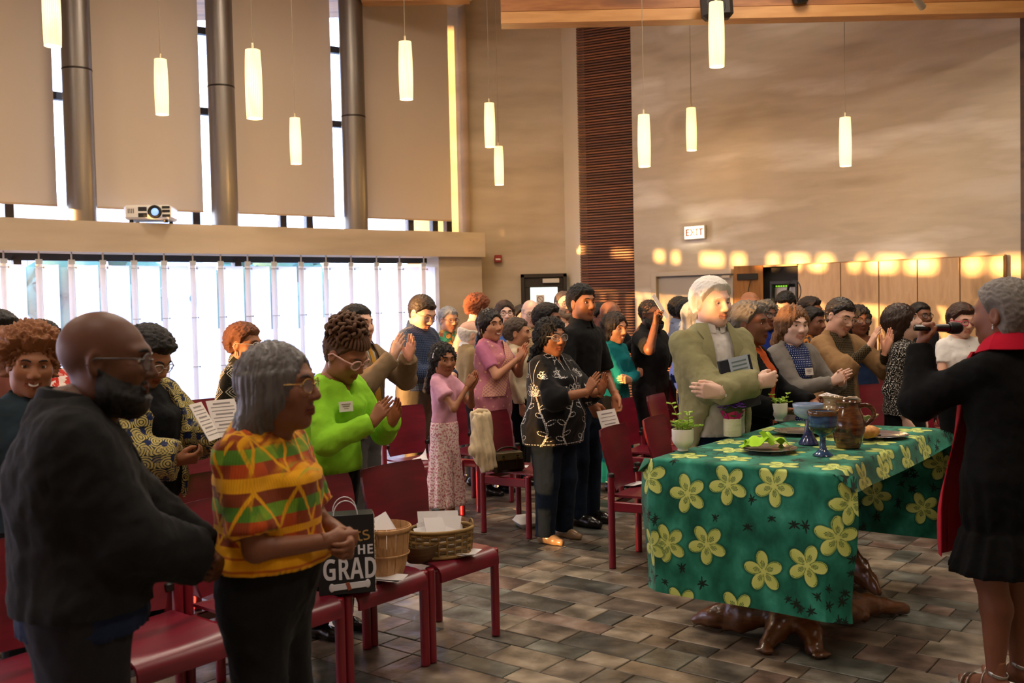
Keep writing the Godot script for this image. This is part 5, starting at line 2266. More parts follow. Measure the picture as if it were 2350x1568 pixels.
	paper("white leaflets under the woven basket's rim", on_level(1052, 1272, sy), 50, 0.12, 0.16)
	# gift bag
	p = on_level(797, 1356, sy)
	var gb := thing("gift_bag", "black gift bag lettered for the grad, on a front row chair", "bag", p, 12)
	var W := 0.235
	var Hh := 0.335
	var Dp := 0.10
	sh = Shape.new()
	sh.box(Vector3(0, Hh / 2, 0), Vector3(W, Hh, Dp), Basis.IDENTITY, 0.002)
	part(gb, "bag_body", sh, mat("bag_black", S("16161b"), 0.5))
	for q in 15:
		var s1 := Shape.new()
		s1.box(Vector3(W / 2 + 0.001, 0.02 + q * 0.0215, 0), Vector3(0.004, 0.011, Dp * 0.98), Basis.IDENTITY, 0)
		part(gb, "side_stripe", s1, mat("bag_stripe", S("b6a48c"), 0.6))
	var ink := mat("bag_lettering", S("cfcfd6"), 0.6)
	var tx := part(gb, "lettering", text_mesh("GRAD", 0.088, true), ink, Vector3(0.012, 0.105, Dp / 2 + 0.001))
	tx.scale = Vector3(0.70, 1, 1)
	part(gb, "lettering", text_mesh("IS THE", 0.040, true), ink, Vector3(0.03, 0.185, Dp / 2 + 0.001))
	var gold := mat("bag_gold", S("a9854a"), 0.5)
	var it := part(gb, "lettering", text_mesh("ts", 0.055, false), gold, Vector3(0.07, 0.25, Dp / 2 + 0.001))
	it.rotation_degrees.z = 10
	var dp := Shape.new()
	dp.box(Vector3(0.01, 0.035, Dp / 2 + 0.002), Vector3(0.15, 0.026, 0.003), Basis(Vector3.BACK, 0.06), 0.001)
	dp.ball(Vector3(-0.065, 0.031, Dp / 2 + 0.002), Vector3(0.012, 0.019, 0.002), 10, 6)
	dp.ball(Vector3(0.085, 0.040, Dp / 2 + 0.002), Vector3(0.012, 0.019, 0.002), 10, 6)
	part(gb, "diploma_mark", dp, ink)
	var rb := Shape.new()
	rb.box(Vector3(0.005, 0.034, Dp / 2 + 0.004), Vector3(0.016, 0.034, 0.003), Basis(Vector3.BACK, 0.3), 0.001)
	part(gb, "ribbon_mark", rb, mat("bag_ribbon", S("8a4630"), 0.6))
	for s in [-1.0, 1.0]:
		var arc := []
		for q in 11:
			var a := PI * q / 10
			arc.append(Vector3(cos(a) * 0.05, Hh + sin(a) * 0.06, Dp / 2 * s * 0.9))
		var s1 := Shape.new()
		s1.tube(arc, [0.0025], 6)
		part(gb, "handle", s1, ink)
	# red bag on the third chair
	var c3: Node3D = row_a[2]
	var rbag := thing("red_bag", "crumpled dark red fabric bag on the chair behind the kente blouse", "bag", c3.position + Basis(Vector3.UP, deg_to_rad(51)) * Vector3(0.02, sy, 0.10), 40)
	sh = Shape.new()
	sh.ball(Vector3(0, 0.09, 0), Vector3(0.13, 0.09, 0.08), 20, 14)
	rumple(sh, 0.02)
	level_hem(sh, 0.0, 0.01)
	sh.smooth()
	part(rbag, "pouch", sh, cloth("red_bag_cloth", S("7c0f1c")))
	sh = Shape.new()
	sh.tube([Vector3(-0.06, 0.16, 0), Vector3(-0.03, 0.23, 0.0), Vector3(0.03, 0.23, 0.0), Vector3(0.06, 0.16, 0)], [0.008], 8)
	part(rbag, "strap", sh, cloth("red_bag_cloth", S("7c0f1c")))
	# leaflets on other seats
	paper("white song sheet on the second row seat beside the kente blouse", on_level(440, 1265, sy), 30, 0.16, 0.2)
	paper("white leaflet on the third row seat near the person in the black jacket", on_level(385, 1180, sy), 35, 0.12, 0.1)
	paper("white song sheet on the chair nearest the table's left corner", on_level(1432, 1112, sy), 20, 0.18, 0.2)
	paper("white paper beside the dark metallic handbag", on_level(1192, 1076, sy), 60, 0.1, 0.08)
	paper("white paper fallen on the floor behind the nearest table-side chair", on_level(1440, 1140, 0.0), 15, 0.2, 0.14)
	var tis := thing("tissue", "crumpled white tissue on the seat left of the floral skirt", "tissue", row_t.position + Basis(Vector3.UP, deg_to_rad(42)) * Vector3(0.0, sy - 0.012, -0.04), 30)
	sh = Shape.new()
	sh.grid([[Vector3(-0.09, 0.0, 0.02), Vector3(-0.02, 0.01, 0.05), Vector3(0.05, 0.0, 0.04)], [Vector3(-0.06, 0.012, -0.01), Vector3(0.0, 0.025, 0.0), Vector3(0.06, 0.012, 0.0)], [Vector3(0.02, 0.02, -0.05), Vector3(0.045, 0.05, -0.03), Vector3(0.06, 0.085, -0.02)]], 0.002)
	part(tis, "sheet", sh, wht)
	# handbag
	p = on_level(1165, 1082, sy)
	var hb := thing("handbag", "dark metallic handbag with buckles on the red chair", "handbag", p, 25)
	sh = Shape.new()
	var rows2 := []
	sh.box(Vector3(0, 0.075, 0), Vector3(0.25, 0.15, 0.10), Basis.IDENTITY, 0.022)
	for q in sh.v.size():
		sh.v[q].x *= 1.0 - 0.5 * sh.v[q].y * 0.6
		sh.v[q].z *= 1.12 - 3.0 * sh.v[q].y
	part(hb, "bag_body", sh, mat("bronze_leather", S("3a3020"), 0.25, {"metal": 0.7, "bump": texs.leather, "depth": 0.6, "tri": 8.0}))
	sh = Shape.new()
	sh.box(Vector3(0, 0.115, 0.045), Vector3(0.2, 0.055, 0.012), Basis(Vector3.RIGHT, -0.2), 0.004)
	part(hb, "flap", sh, mat("bronze_pale", S("6b5a38"), 0.3, {"metal": 0.7, "bump": texs.leather, "depth": 0.6, "tri": 8.0}))
	for s in [-1.0, 1.0]:
		sh = Shape.new()
		sh.box(Vector3(0.055 * s, 0.08, 0.055), Vector3(0.018, 0.09, 0.008), Basis.IDENTITY, 0.002)
		var stp := part(hb, "strap", sh, mat("bronze_leather"))
		sh = Shape.new()
		sh.box(Vector3(0.055 * s, 0.10, 0.061), Vector3(0.026, 0.02, 0.005), Basis.IDENTITY, 0.002)
		part(stp, "buckle", sh, mat("brass", S("8a6a35"), 0.3, {"metal": 0.9}))
	sh = Shape.new()
	var arc2 := []
	for q in 11:
		var a := PI * q / 10
		arc2.append(Vector3(cos(a) * 0.08, 0.145 + sin(a) * 0.03, 0.0))
	sh.tube(arc2, [0.007], 8)
	part(hb, "handle", sh, mat("bronze_leather"))
	# jacket draped over the chair corner
	p = on_level(1106, 957, 0.87)
	var jk := thing("draped_jacket", "cream jacket hanging over the corner of a red chair's back", "jacket", p, 30)
	var jm := cloth("cream_cloth", S("d3bf9c"), {"depth": 1.0})
	var fd := Field.new(Vector3(-0.15, -0.42, -0.14), Vector3(0.15, 0.06, 0.14), 0.012)
	fd.cone(Vector3(-0.05, 0.0, 0.03), Vector3(-0.075, -0.22, 0.055), 0.035, 0.05, 0.03)
	fd.cone(Vector3(-0.075, -0.22, 0.055), Vector3(-0.02, -0.375, 0.075), 0.05, 0.03, 0.03, false, true)
	fd.cone(Vector3(0.02, 0.0, 0.03), Vector3(0.0, -0.25, 0.06), 0.035, 0.055, 0.03)
	fd.cone(Vector3(0.0, -0.25, 0.06), Vector3(0.035, -0.36, 0.075), 0.05, 0.035, 0.03, false, true)
	fd.cone(Vector3(-0.05, 0.012, -0.03), Vector3(0.03, 0.012, 0.02), 0.03, 0.03, 0.02)
	fd.cone(Vector3(-0.03, 0.0, -0.04), Vector3(-0.03, -0.2, -0.05), 0.03, 0.035, 0.02)
	sh = fd.nets()
	sh.smooth()
	for q in sh.v.size():
		var pp := sh.v[q]
		sh.v[q] += sh.n[q] * 0.007 * sin(pp.x * 190.0 + pp.y * 25.0)
	sh.smooth()
	part(jk, "jacket_body", sh, jm)
	sh = Shape.new()
	sh.tube([Vector3(-0.07, 0.022, -0.02), Vector3(-0.03, 0.045, 0.0), Vector3(0.03, 0.04, 0.02), Vector3(0.05, 0.02, 0.03)], [0.016, 0.02, 0.018, 0.012], 10)
	part(jk, "collar", sh, jm)
	# takeaway box on the floor
	var tb := thing("takeaway_box", "white foam takeaway box on the floor under the handbag chair", "box", on_level(1213, 1208, 0.0), 20)
	for q in 2:
		sh = Shape.new()
		sh.lathe([Vector2(0.0, 0.0), Vector2(0.10, 0.0), Vector2(0.13, 0.035), Vector2(0.136, 0.037), Vector2(0.136, 0.04), Vector2(0.0, 0.04)], 4, Vector3(0, 0.04 if q == 0 else 0.041, 0), Basis(Vector3.UP, PI / 4) * Basis.from_scale(Vector3(1, -1 if q == 0 else 1, 1)))
		if q == 0:
			for e in sh.v.size():
				sh.v[e].y = sh.v[e].y
		part(tb, "tray" if q == 1 else "lid", sh, mat("foam", S("d9d6d0"), 0.7), Vector3(0, 0.0 if q == 0 else -0.041, 0) if q == 1 else Vector3(0, 0.04, 0))

# ================================================================ the table
var tab_o: Vector3
var tab_u: Vector3
var tab_v: Vector3
const TOP := 0.90

func build_table() -> void:
	var nl := on_level(1480, 1057, TOP)
	var nr := on_level(1905, 1086, TOP)
	var fr := on_level(2152, 984, TOP)
	tab_u = (fr - nr).normalized()
	tab_v = Vector3(-tab_u.z, 0, tab_u.x)
	if tab_v.dot(nr - nl) < 0.0:
		tab_v = -tab_v
	var L := fr.distance_to(nr)
	var W := (nr - nl).dot(tab_v)
	tab_o = nr - tab_v * W
	var walnut := wood("root_wood", S("4a2a14"), S("6e4220"), 0.34, Vector3(2, 2, 2), {"coat": 0.3})
	var t := thing("communion_table", "altar table with carved tree-root feet of dark polished wood", "table")
	var sh := Shape.new()
	var mid := tab_o + tab_u * L / 2 + tab_v * W / 2
	sh.box(mid + Vector3(0, -0.026, 0), Vector3(W - 0.02, 0.04, L - 0.02), Basis(tab_v, Vector3.UP, tab_v.cross(Vector3.UP)), 0.01)
	part(t, "table_top", sh, walnut)
	# gnarled trunk and roots as one carved piece
	var tips := [[1596, 1437, 0.035], [1668, 1452, 0.03], [1868, 1500, 0.05], [1760, 1490, 0.035], [2074, 1412, 0.04], [1985, 1428, 0.035]]
	var base := Vector3(mid.x, 0, mid.z) - tab_u * 0.42
	var fd := Field.new(Vector3(-0.85, 0, -0.75), Vector3(0.95, 0.85, 0.75), 0.018)
	fd.cone(Vector3(0, 0.16, 0), Vector3(0, 0.80, 0), 0.10, 0.13, 0.06)
	for q in tips:
		var tip := on_level(q[0], q[1] - 8, 0.02) - base
		var d := Vector3(tip.x, 0, tip.z)
		var side := d.cross(Vector3.UP).normalized() * (0.05 if int(q[0]) % 2 else -0.05)
		var a := Vector3(0, 0.22, 0)
		var b := d * 0.45 + side + Vector3(0, 0.12, 0)
		var c := d * 0.75 + side * 0.6 + Vector3(0, 0.07, 0)
		fd.cone(a, b, 0.085, 0.065, 0.06)
		fd.cone(b, c, 0.065, 0.05, 0.04)
		fd.cone(c, tip + Vector3(0, 0.015, 0), 0.05, q[2] * 0.8, 0.03)
		if q[0] == 1868 or q[0] == 1760:
			for e in 3:
				var td := d.normalized().rotated(Vector3.UP, (e - 1) * 0.5)
				fd.cone(tip - td * 0.02, tip + td * 0.07 - Vector3(0, 0.005, 0), 0.03, 0.016, 0.012)
	for q in [Vector3(0.12, 0.55, 0.12), Vector3(-0.14, 0.55, -0.1), Vector3(0.1, 0.55, -0.14)]:
		fd.cone(Vector3(0, 0.5, 0), q + Vector3(0, 0.22, 0), 0.09, 0.05, 0.06)
	fd.below(0.0)
	sh = fd.nets()
	sh.smooth()
	for q in sh.v.size():
		var p := sh.v[q]
		sh.v[q] += sh.n[q] * 0.012 * crumple.get_noise_3d(p.x * 1500, p.y * 700, p.z * 1500)
	sh.smooth()
	level_hem(sh, 0.0, 0.01)
	part(t, "root_base", sh, walnut, base)
	# second pedestal near the far end
	var ped := Shape.new()
	ped.add(sh, Transform3D(Basis(Vector3.UP, 2.4) * Basis.from_scale(Vector3(0.62, 0.999, 0.62)), Vector3.ZERO))
	part(t, "root_base", ped, walnut, Vector3(mid.x, 0, mid.z) + tab_u * 0.50)

	# printed cloth, long over both ends
	var D := 0.655
	var ov := 0.125
	var S_ := D * 2 + L
	var tw := 741
	var th := 2002
	var ppm := th / S_
	tw = int(ppm * (W + 2 * ov))
	var tex := cloth_print(tw, th, ppm, D, ov, L, W)
	var cm := mat("table_cloth", Color.WHITE, 0.82, {"tex": tex, "spec": 0.3, "rim": 0.2})
	var rows := []
	var uvs := []
	var nv := 57
	var ns := 120
	var us := []
	for r in ns + 1:
		us.append(S_ * r / ns)
	us.append_array([D - 0.012, D + 0.004, D + 0.012, D + L - 0.012, D + L - 0.004, D + L + 0.012])
	us.sort()
	for s in us:
		var row := []
		var uv := []
		for q in nv:
			var x: float = -ov + (W + 2 * ov) * q / (nv - 1.0)
			row.append(cloth_point(s, x, D, ov, L, W))
			uv.append(Vector2((x + ov) / (W + 2 * ov), s / S_))
		rows.append(row)
		uvs.append(uv)
	sh = Shape.new()
	sh.grid(rows, 0.004, uvs)
	solo("tablecloth", "green tablecloth printed with large yellow-green flowers, draped over the table", "tablecloth", sh, cm)
	build_table_things()

func cloth_point(s: float, x: float, D: float, ov: float, L: float, W: float) -> Vector3:
	var e := 0.0
	var sg := 1.0
	if x < 0.0:
		e = -x
		sg = -1.0
	elif x > W:
		e = x - W
	var xc := clampf(x, 0.0, W)
	var y := TOP
	var u := clampf(s - D, 0.0, L)
	var hang := 0.0
	var end := 0.0
	if s < D:
		hang = D - s
		end = -1.0
	elif s > D + L:
		hang = s - D - L
		end = 1.0
	# top with soft edges
	var outv := 0.0
	var outu := 0.0
	var round_ := 0.014
	if hang <= 0.0:
		var near := minf(u, L - u)
		y += 0.002 * sin(u * 9.0 + x * 5.0)
		if e > 0.0:
			# small side overhang, blends to the corner fold near the ends
			outv = sg * (e * 0.30 + 0.012 * (0.5 + 0.5 * sin(u * 7.0 + sg)))
			y -= e * 0.93
			var corner := clampf(1.0 - near / 0.25, 0.0, 1.0)
			outv += sg * e * 0.45 * corner
			y += e * 0.35 * corner
	else:
		var drop := maxf(0.0, hang - round_ * 0.57)
		y -= drop
		var wave := 0.010 * sin(x * 8.0 + 0.6) * clampf(hang * 3.0, 0.0, 1.0) + 0.012 * sin(x * 3.1) * hang
		outu = round_ * minf(1.0, hang / round_) + 0.012 * minf(1.0, hang * 6.0) + wave
		if e > 0.0:
			# the spare width stands out past the corner and turns back
			outv = sg * e * 0.72
			outu -= e * 0.60
			y -= e * 0.10
			outv += sg * 0.015 * sin(hang * 8.0)
	return Vector3(tab_o.x, 0, tab_o.z) + tab_u * (u + outu * end) + tab_v * (xc + outv) + Vector3.UP * y

func cloth_print(w: int, h: int, ppm: float, D: float, ov: float, L: float, W: float) -> ImageTexture:
	var im := noise_image(61, 0.022, 256, 512, 6, w, h)
	ramp_tex("cloth_ground", im, [S("0f4a3a"), S("155746"), S("1d6a55"), S("277a64"), S("37917b"), S("55ab95")])
	var t: ImageTexture = texs["cloth_ground"]
	var o: Image = t.get_image()
	o.convert(Image.FORMAT_RGB8)
	rng.seed = 23
	var fl := []
	# the flowers of the near drape: across, down from the edge, turn
	for q in [[0.20, 0.16, 0.3], [0.41, 0.10, 0.1], [0.64, 0.085, -0.1], [0.09, 0.41, 0.2], [0.30, 0.39, 0.05], [0.585, 0.48, 0.5], [0.80, 0.42, -0.3], [-0.02, 0.10, 0.5], [-0.03, 0.44, 0.0], [0.93, 0.28, 0.6], [0.99, 0.13, 0.2], [0.45, 0.68, 0.0], [0.16, 0.70, 0.0]]:
		fl.append(Vector3(q[0] * W / 0.9 + ov, D - q[1], q[2]))
	# the top and the far drape
	for q in [[0.12, 0.12], [0.35, 0.16], [0.62, 0.10], [0.86, 0.16], [0.22, 0.42], [0.50, 0.46], [0.80, 0.44], [0.08, 0.68], [0.34, 0.74], [0.64, 0.72], [0.90, 0.76], [0.18, 1.0], [0.48, 1.04], [0.78, 1.02], [0.06, 1.30], [0.36, 1.34], [0.66, 1.28], [0.92, 1.36], [0.2, 1.58], [0.52, 1.6], [0.80, 1.62], [0.10, 1.90], [0.36, 1.93], [0.66, 1.90], [0.9, 1.98], [0.22, 2.18], [0.52, 2.2], [0.8, 2.25], [0.99, 0.35], [1.0, 0.65], [0.99, 1.02], [0.98, 1.4]]:
		fl.append(Vector3(q[0] * W / 0.9 + ov, D + q[1] * L / 1.76, rng.randf() * 6.0))
	var petal_a := S("c8d477")
	var petal_b := S("b3c45f")
	var ink := S("12382a")
	for f in fl:
		var R := 0.096 * ppm
		var cx: float = f.x * ppm
		var cy: float = f.y * ppm
		for py in range(maxi(0, int(cy - R * 1.15)), mini(h, int(cy + R * 1.15))):
			for px in range(maxi(0, int(cx - R * 1.15)), mini(w, int(cx + R * 1.15))):
				var dx := px - cx
				var dy := py - cy
				var an: float = atan2(dx, -dy) + f.z
				var kk := roundf(an / (TAU / 5.0))
				var lo_ := an - kk * TAU / 5.0
				var rr := sqrt(dx * dx + dy * dy) / R
				var ax := rr * cos(lo_)
				var ay := rr * sin(lo_)
				var el := Vector2((ax - 0.54) / 0.46, ay / (0.26 + 0.07 * ax)).length()
				if rr < 0.13:
					o.set_pixel(px, py, petal_a)
				elif el < 1.0:
					var c := petal_a.lerp(petal_b, clampf(ay * 2.0 + 0.3, 0, 1))
					var fan := ay / maxf(ax, 0.05)
					if absf(sin(fan * 20.0 + 0.6)) > 0.72 and ax > 0.2 and ax < 0.56 - absf(fan) * 0.5 and absf(fan) < 0.34:
						c = ink.lerp(petal_b, 0.25)
					if absf(el - 0.86) < 0.035 and ay > 0.03:
						c = ink.lerp(petal_b, 0.3)
					if el > 0.96:
						c = c.lerp(ink, 0.5)
					o.set_pixel(px, py, c)
				elif el < 1.35:
					o.set_pixel(px, py, o.get_pixel(px, py).lerp(ink, 0.55 * (1.35 - el) / 0.35))
	for q in 420:
		var cx := rng.randf() * w
		var cy := rng.randf() * h
		var R := ppm * rng.randf_range(0.026, 0.038)
		var ok := true
		for f in fl:
			if Vector2(f.x * ppm - cx, f.y * ppm - cy).length() < R + 0.085 * ppm:
				ok = false
		if not ok:
			continue
		var tw := rng.randf() * 6.0
		for py in range(maxi(0, int(cy - R)), mini(h, int(cy + R))):
			for px in range(maxi(0, int(cx - R)), mini(w, int(cx + R))):
				var an := atan2(px - cx, cy - py) + tw
				var kk := roundf(an / (TAU / 7.0))
				var lo_ := an - kk * TAU / 7.0
				var rr := Vector2(px - cx, py - cy).length() / R
				var reach := 0.75 + 0.25 * sin(kk * 2.3)
				if absf(rr * sin(lo_)) < 0.10 * sin(clampf(rr / reach, 0, 1) * PI) + 0.02 and rr < reach:
					o.set_pixel(px, py, S("17241a"))
	texs["cloth_final"] = ImageTexture.create_from_image(o)
	return texs["cloth_final"]

func bent(p: Array) -> Array:
	var o := []
	for k in p.size() - 1:
		for e in 5:
			o.append(p[k].cubic_interpolate(p[k + 1], p[maxi(k - 1, 0)], p[mini(k + 2, p.size() - 1)], e / 5.0))
	o.append(p[p.size() - 1])
	return o

func glaze(key: String, a: Color, b: Color, c: Color) -> StandardMaterial3D:
	var im := noise_image(key.hash() & 0xfff, 0.02, 64, 256, 5, 256, 256)
	return mat(key, Color.WHITE, 0.16, {"tex": ramp_tex(key + "_t", im, [a, b, c, b]), "tri": 6.0, "coat": 0.6, "coat_rough": 0.08})

func sprig(t: Node3D, base: Vector3, path: Array, leaves: int, size: float, m: Material, stem: Material) -> void:
	var sh := Shape.new()
	var pts := []
	for p in path:
		pts.append(base + p)
	sh.tube(pts, [0.0022], 6)
	var st := part(t, "stem", sh, stem)
	for q in leaves:
		var f := (q + 0.7) / leaves
		var k := clampf(f * (pts.size() - 1), 0, pts.size() - 1.001)
		var p: Vector3 = pts[int(k)].lerp(pts[int(k) + 1], k - int(k))
		for s in ([-1.0, 1.0] if q % 2 == 0 or q == leaves - 1 else [1.0]):
			var lf := Shape.new()
			var d := Vector3(rng.randfn(), 0.4 + rng.randf() * 0.5, rng.randfn()).normalized() if q % 2 else Vector3(s, 0.35, rng.randfn() * 0.4).normalized()
			var sd := d.cross(Vector3.UP).normalized()
			var up := sd.cross(d)
			var rows := []
			for r in 5:
				var v := r / 4.0
				var w := size * 0.42 * sin(PI * (0.08 + 0.88 * v))
				rows.append([p + d * size * v - sd * w + up * 0.15 * w, p + d * size * v - up * 0.004 - Vector3.UP * v * v * size * 0.15, p + d * size * v + sd * w + up * 0.15 * w])
			lf.grid(rows)
			part(st, "leaf", lf, m)

func pot(label: String, px: float, py: float, prof: Array, m: Material) -> Node3D:
	var p := on_level(px, py, TOP + 0.005)
	var t := thing("flower_pot", label, "pot", p)
	var sh := Shape.new()
	sh.lathe(prof, 32)
	part(t, "pot_body", sh, m)
	var so := Shape.new()
	so.lathe([Vector2(0, 0.092), Vector2(0.045, 0.09)], 16)
	part(t, "soil", so, mat("soil", S("3a2a1c"), 0.95))
	return t

func build_table_things() -> void:
	var ceramic := mat("white_ceramic", S("e2ded2"), 0.35, {"coat": 0.3})
	var cup := [Vector2(0, 0.0), Vector2(0.026, 0.0), Vector2(0.027, 0.008), Vector2(0.024, 0.016), Vector2(0.034, 0.026), Vector2(0.049, 0.042), Vector2(0.054, 0.06), Vector2(0.055, 0.112), Vector2(0.052, 0.114), Vector2(0.050, 0.11), Vector2(0.049, 0.08)]
	var leaf := mat("herb_leaf", S("a8c653"), 0.55, {"back": Color(0.45, 0.55, 0.2)})
	var stem := mat("herb_stem", S("8a8a48"), 0.7)
	rng.seed = 31
	var p1 := pot("white footed pot with trailing herb at the table's near left corner", 1567, 1036, cup, ceramic)
	var o := Vector3(0, 0.10, 0)
	sprig(p1, o, [Vector3(0, 0, 0), Vector3(-0.01, 0.05, 0), Vector3(-0.04, 0.11, 0.01), Vector3(-0.06, 0.15, 0.01)], 5, 0.026, leaf, stem)
	sprig(p1, o, [Vector3(0.02, 0, 0), Vector3(0.03, 0.05, 0), Vector3(0.028, 0.10, 0.01)], 7, 0.026, leaf, stem)
	sprig(p1, o, [Vector3(0.02, 0, 0.01), Vector3(0.06, 0.03, 0.02), Vector3(0.10, 0.03, 0.02)], 6, 0.022, leaf, stem)
	for q in 7:
		var a := q * 0.9
		sprig(p1, o, [Vector3(cos(a) * 0.02, -0.01, sin(a) * 0.02), Vector3(cos(a) * 0.035, 0.03, sin(a) * 0.035), Vector3(cos(a) * 0.04, 0.05, sin(a) * 0.04)], 5, 0.024, leaf, stem)
	var p3 := pot("white footed pot with small herb, farthest of the three pots", 1787, 967, cup, ceramic)
	sprig(p3, o, [Vector3(-0.01, 0, 0), Vector3(-0.03, 0.03, 0), Vector3(-0.045, 0.075, 0)], 3, 0.022, leaf, stem)
	sprig(p3, o, [Vector3(0.01, 0, 0), Vector3(0.03, 0.03, 0), Vector3(0.06, 0.075, 0)], 4, 0.024, leaf, stem)
	sprig(p3, o, [Vector3(0.01, 0, 0), Vector3(0.04, 0.02, 0.01), Vector3(0.065, 0.02, 0.01)], 3, 0.024, leaf, stem)
	for q in 5:
		var a := q * 1.25
		sprig(p3, o, [Vector3(cos(a) * 0.015, -0.01, sin(a) * 0.015), Vector3(cos(a) * 0.03, 0.02, sin(a) * 0.03), Vector3(cos(a) * 0.035, 0.035, sin(a) * 0.035)], 4, 0.026, leaf, stem)
	var celadon := glaze("celadon", S("c3c79a"), S("cfd2a8"), S("d9dbb6"))
	var p2 := pot("pale green pot of purple flowers, between the two herb pots", 1681, 1001, [Vector2(0, 0), Vector2(0.047, 0.0), Vector2(0.05, 0.004), Vector2(0.0505, 0.096), Vector2(0.048, 0.1), Vector2(0.045, 0.098), Vector2(0.044, 0.07)], celadon)
	var foil := Shape.new()
	var prof := []
	var nseg := 40
	var rows := []
	for r in 5:
		var row := []
		for q in nseg + 1:
			var a := TAU * q / nseg
			var rad := 0.042 + 0.022 * r / 4.0 + 0.006 * (r / 4.0) * sin(a * 9.0)
			row.append(Vector3(cos(a) * rad, 0.085 + 0.055 * r / 4.0 + 0.006 * sin(a * 5.0) * r / 4.0, sin(a) * rad))
		rows.append(row)
	foil.grid(rows)
	part(p2, "foil_wrap", foil, mat("magenta_foil", S("c4186e"), 0.2, {"metal": 0.3}))
	var greens := Shape.new()
	greens.ball(Vector3(0, 0.135, 0), Vector3(0.058, 0.045, 0.058), 16, 8)
	rumple(greens, 0.01, 3.0)
	part(p2, "leaves", greens, mat("flower_leaf", S("3f5a2c"), 0.8))
	var petals := [mat("violet_a", S("a862e0"), 0.6), mat("violet_b", S("bd84ee"), 0.6)]
	for q in 60:
		var a := q * 2.4
		var rr := 0.066 * sqrt((q + 0.5) / 60.0)
		var c := Vector3(cos(a) * rr * 1.05, 0.192 - rr * rr * 9.0 + rng.randf() * 0.012, sin(a) * rr * 1.05)
		var fsh := Shape.new()
		for e in 6:
			var b := TAU * e / 6 + q
			var d := Vector3(cos(b), 0.35, sin(b)).normalized()
			var sd := d.cross(Vector3.UP).normalized() * 0.005
			fsh.grid([[c - sd * 0.3, c + sd * 0.3], [c + d * 0.012 - sd * 1.4, c + d * 0.012 + sd * 1.4], [c + d * 0.02 - sd * 0.3, c + d * 0.015 + sd * 0.3]])
		part(p2, "blossom", fsh, petals[q % 2])
	# plates
	var slate_p := glaze("plate_dark", S("4a4640"), S("5c574e"), S("6c675c"))
	var plate := [Vector2(0, 0.0), Vector2(0.08, 0.0), Vector2(0.10, 0.005), Vector2(0.138, 0.017), Vector2(0.14, 0.02), Vector2(0.136, 0.021), Vector2(0.10, 0.010), Vector2(0.08, 0.006), Vector2(0, 0.006)]
	var sh := Shape.new()
	sh.lathe(plate, 40)
	var pa := thing("dark_plate", "dark round plate under the lime green napkin", "plate", on_level(1764, 1036, TOP + 0.005))
	part(pa, "dish", sh, slate_p)
	var pb := thing("dark_plate", "empty dark plate behind the blue goblets", "plate", on_level(1832, 996, TOP + 0.005))
	part(pb, "dish", sh, slate_p)
	var pc := thing("silver_plate", "wide shiny pewter plate with bread at the table's far end", "plate", on_level(2018, 1004, TOP + 0.005))
	part(pc, "dish", sh, mat("pewter", S("9a98a8"), 0.18, {"metal": 0.9}))
	pc.scale = Vector3(1.08, 1, 1.08)
	var lime := cloth("lime_napkin", S("a9dc3a"), {"back": Color(0.4, 0.5, 0.1), "depth": 0.4})
	var np := thing("napkin", "folded lime green napkin lying on the dark plate", "napkin", on_level(1752, 1024, TOP + 0.028), 15)
	rows = []
	for r in 9:
		var row := []
		for q in 17:
			var x := q / 16.0
			var v := r / 8.0 - 0.5
			row.append(Vector3((x - 0.45) * 0.23, 0.055 * pow(maxf(0.0, sin(x * PI)), 0.7) * (1.0 - 1.4 * v * v) + 0.012 * sin(x * 14.0 + v * 5.0) + 0.004, v * (0.13 - 0.05 * x) + 0.02 * sin(x * 6.0)))
		rows.append(row)
	sh = Shape.new()
	sh.grid(rows, 0.003)
	part(np, "fold", sh, lime)
	rows = []
	for r in 5:
		var row := []
		for q in 13:
			var a := TAU * q / 12.0 * 0.8
			row.append(Vector3(-0.105 + 0.06 * r / 4.0, 0.022 + 0.018 * sin(a), 0.018 * cos(a) + 0.012))
		rows.append(row)
	sh = Shape.new()
	sh.grid(rows, 0.002)
	part(np, "rolled_corner", sh, lime)
	sh = Shape.new()
	rows = []
	for r in 6:
		var v := r / 5.0
		rows.append([Vector3(-0.03 + 0.05 * v - 0.016, 0.075 - 0.065 * v, 0.035 + 0.03 * v), Vector3(-0.03 + 0.05 * v, 0.085 - 0.065 * v, 0.05 + 0.03 * v), Vector3(-0.03 + 0.05 * v + 0.016, 0.075 - 0.065 * v, 0.045 + 0.02 * v)])
	sh.grid(rows, 0.002)
	part(np, "tail", sh, lime)
	# goblets
	var gob := []
	for q in [[0.0, 0.002], [0.046, 0.0], [0.048, 0.004], [0.036, 0.014], [0.020, 0.03], [0.014, 0.05], [0.0135, 0.085], [0.018, 0.098], [0.045, 0.112], [0.060, 0.13], [0.066, 0.155], [0.068, 0.185], [0.070, 0.215], [0.067, 0.217], [0.063, 0.20], [0.058, 0.15], [0.03, 0.12], [0.0, 0.118]]:
		gob.append(Vector2(q[0], q[1]))
	var ga := thing("blue_goblet", "dark blue glazed pottery goblet, front of the two", "goblet", on_level(1888, 1046, TOP + 0.005))
	sh = Shape.new()
	sh.lathe(gob, 36)
	for q in sh.v.size():
		var r := Vector2(sh.v[q].x, sh.v[q].z).length()
		if r > 0.03: sh.v[q] *= 1.0 + 0.012 * sin(sh.v[q].y * 420.0)
	part(ga, "cup", sh, glaze("blue_glaze", S("16243c"), S("243e64"), S("38587f")))
	var rim := Shape.new()
	rim.lathe([Vector2(0.0705, 0.196), Vector2(0.0725, 0.206), Vector2(0.0715, 0.218), Vector2(0.067, 0.219), Vector2(0.064, 0.20)], 36)
	part(ga, "rim_glaze", rim, glaze("brown_rim", S("2c1c10"), S("4a3018"), S("6a4a28")))
	var foot_ := Shape.new()
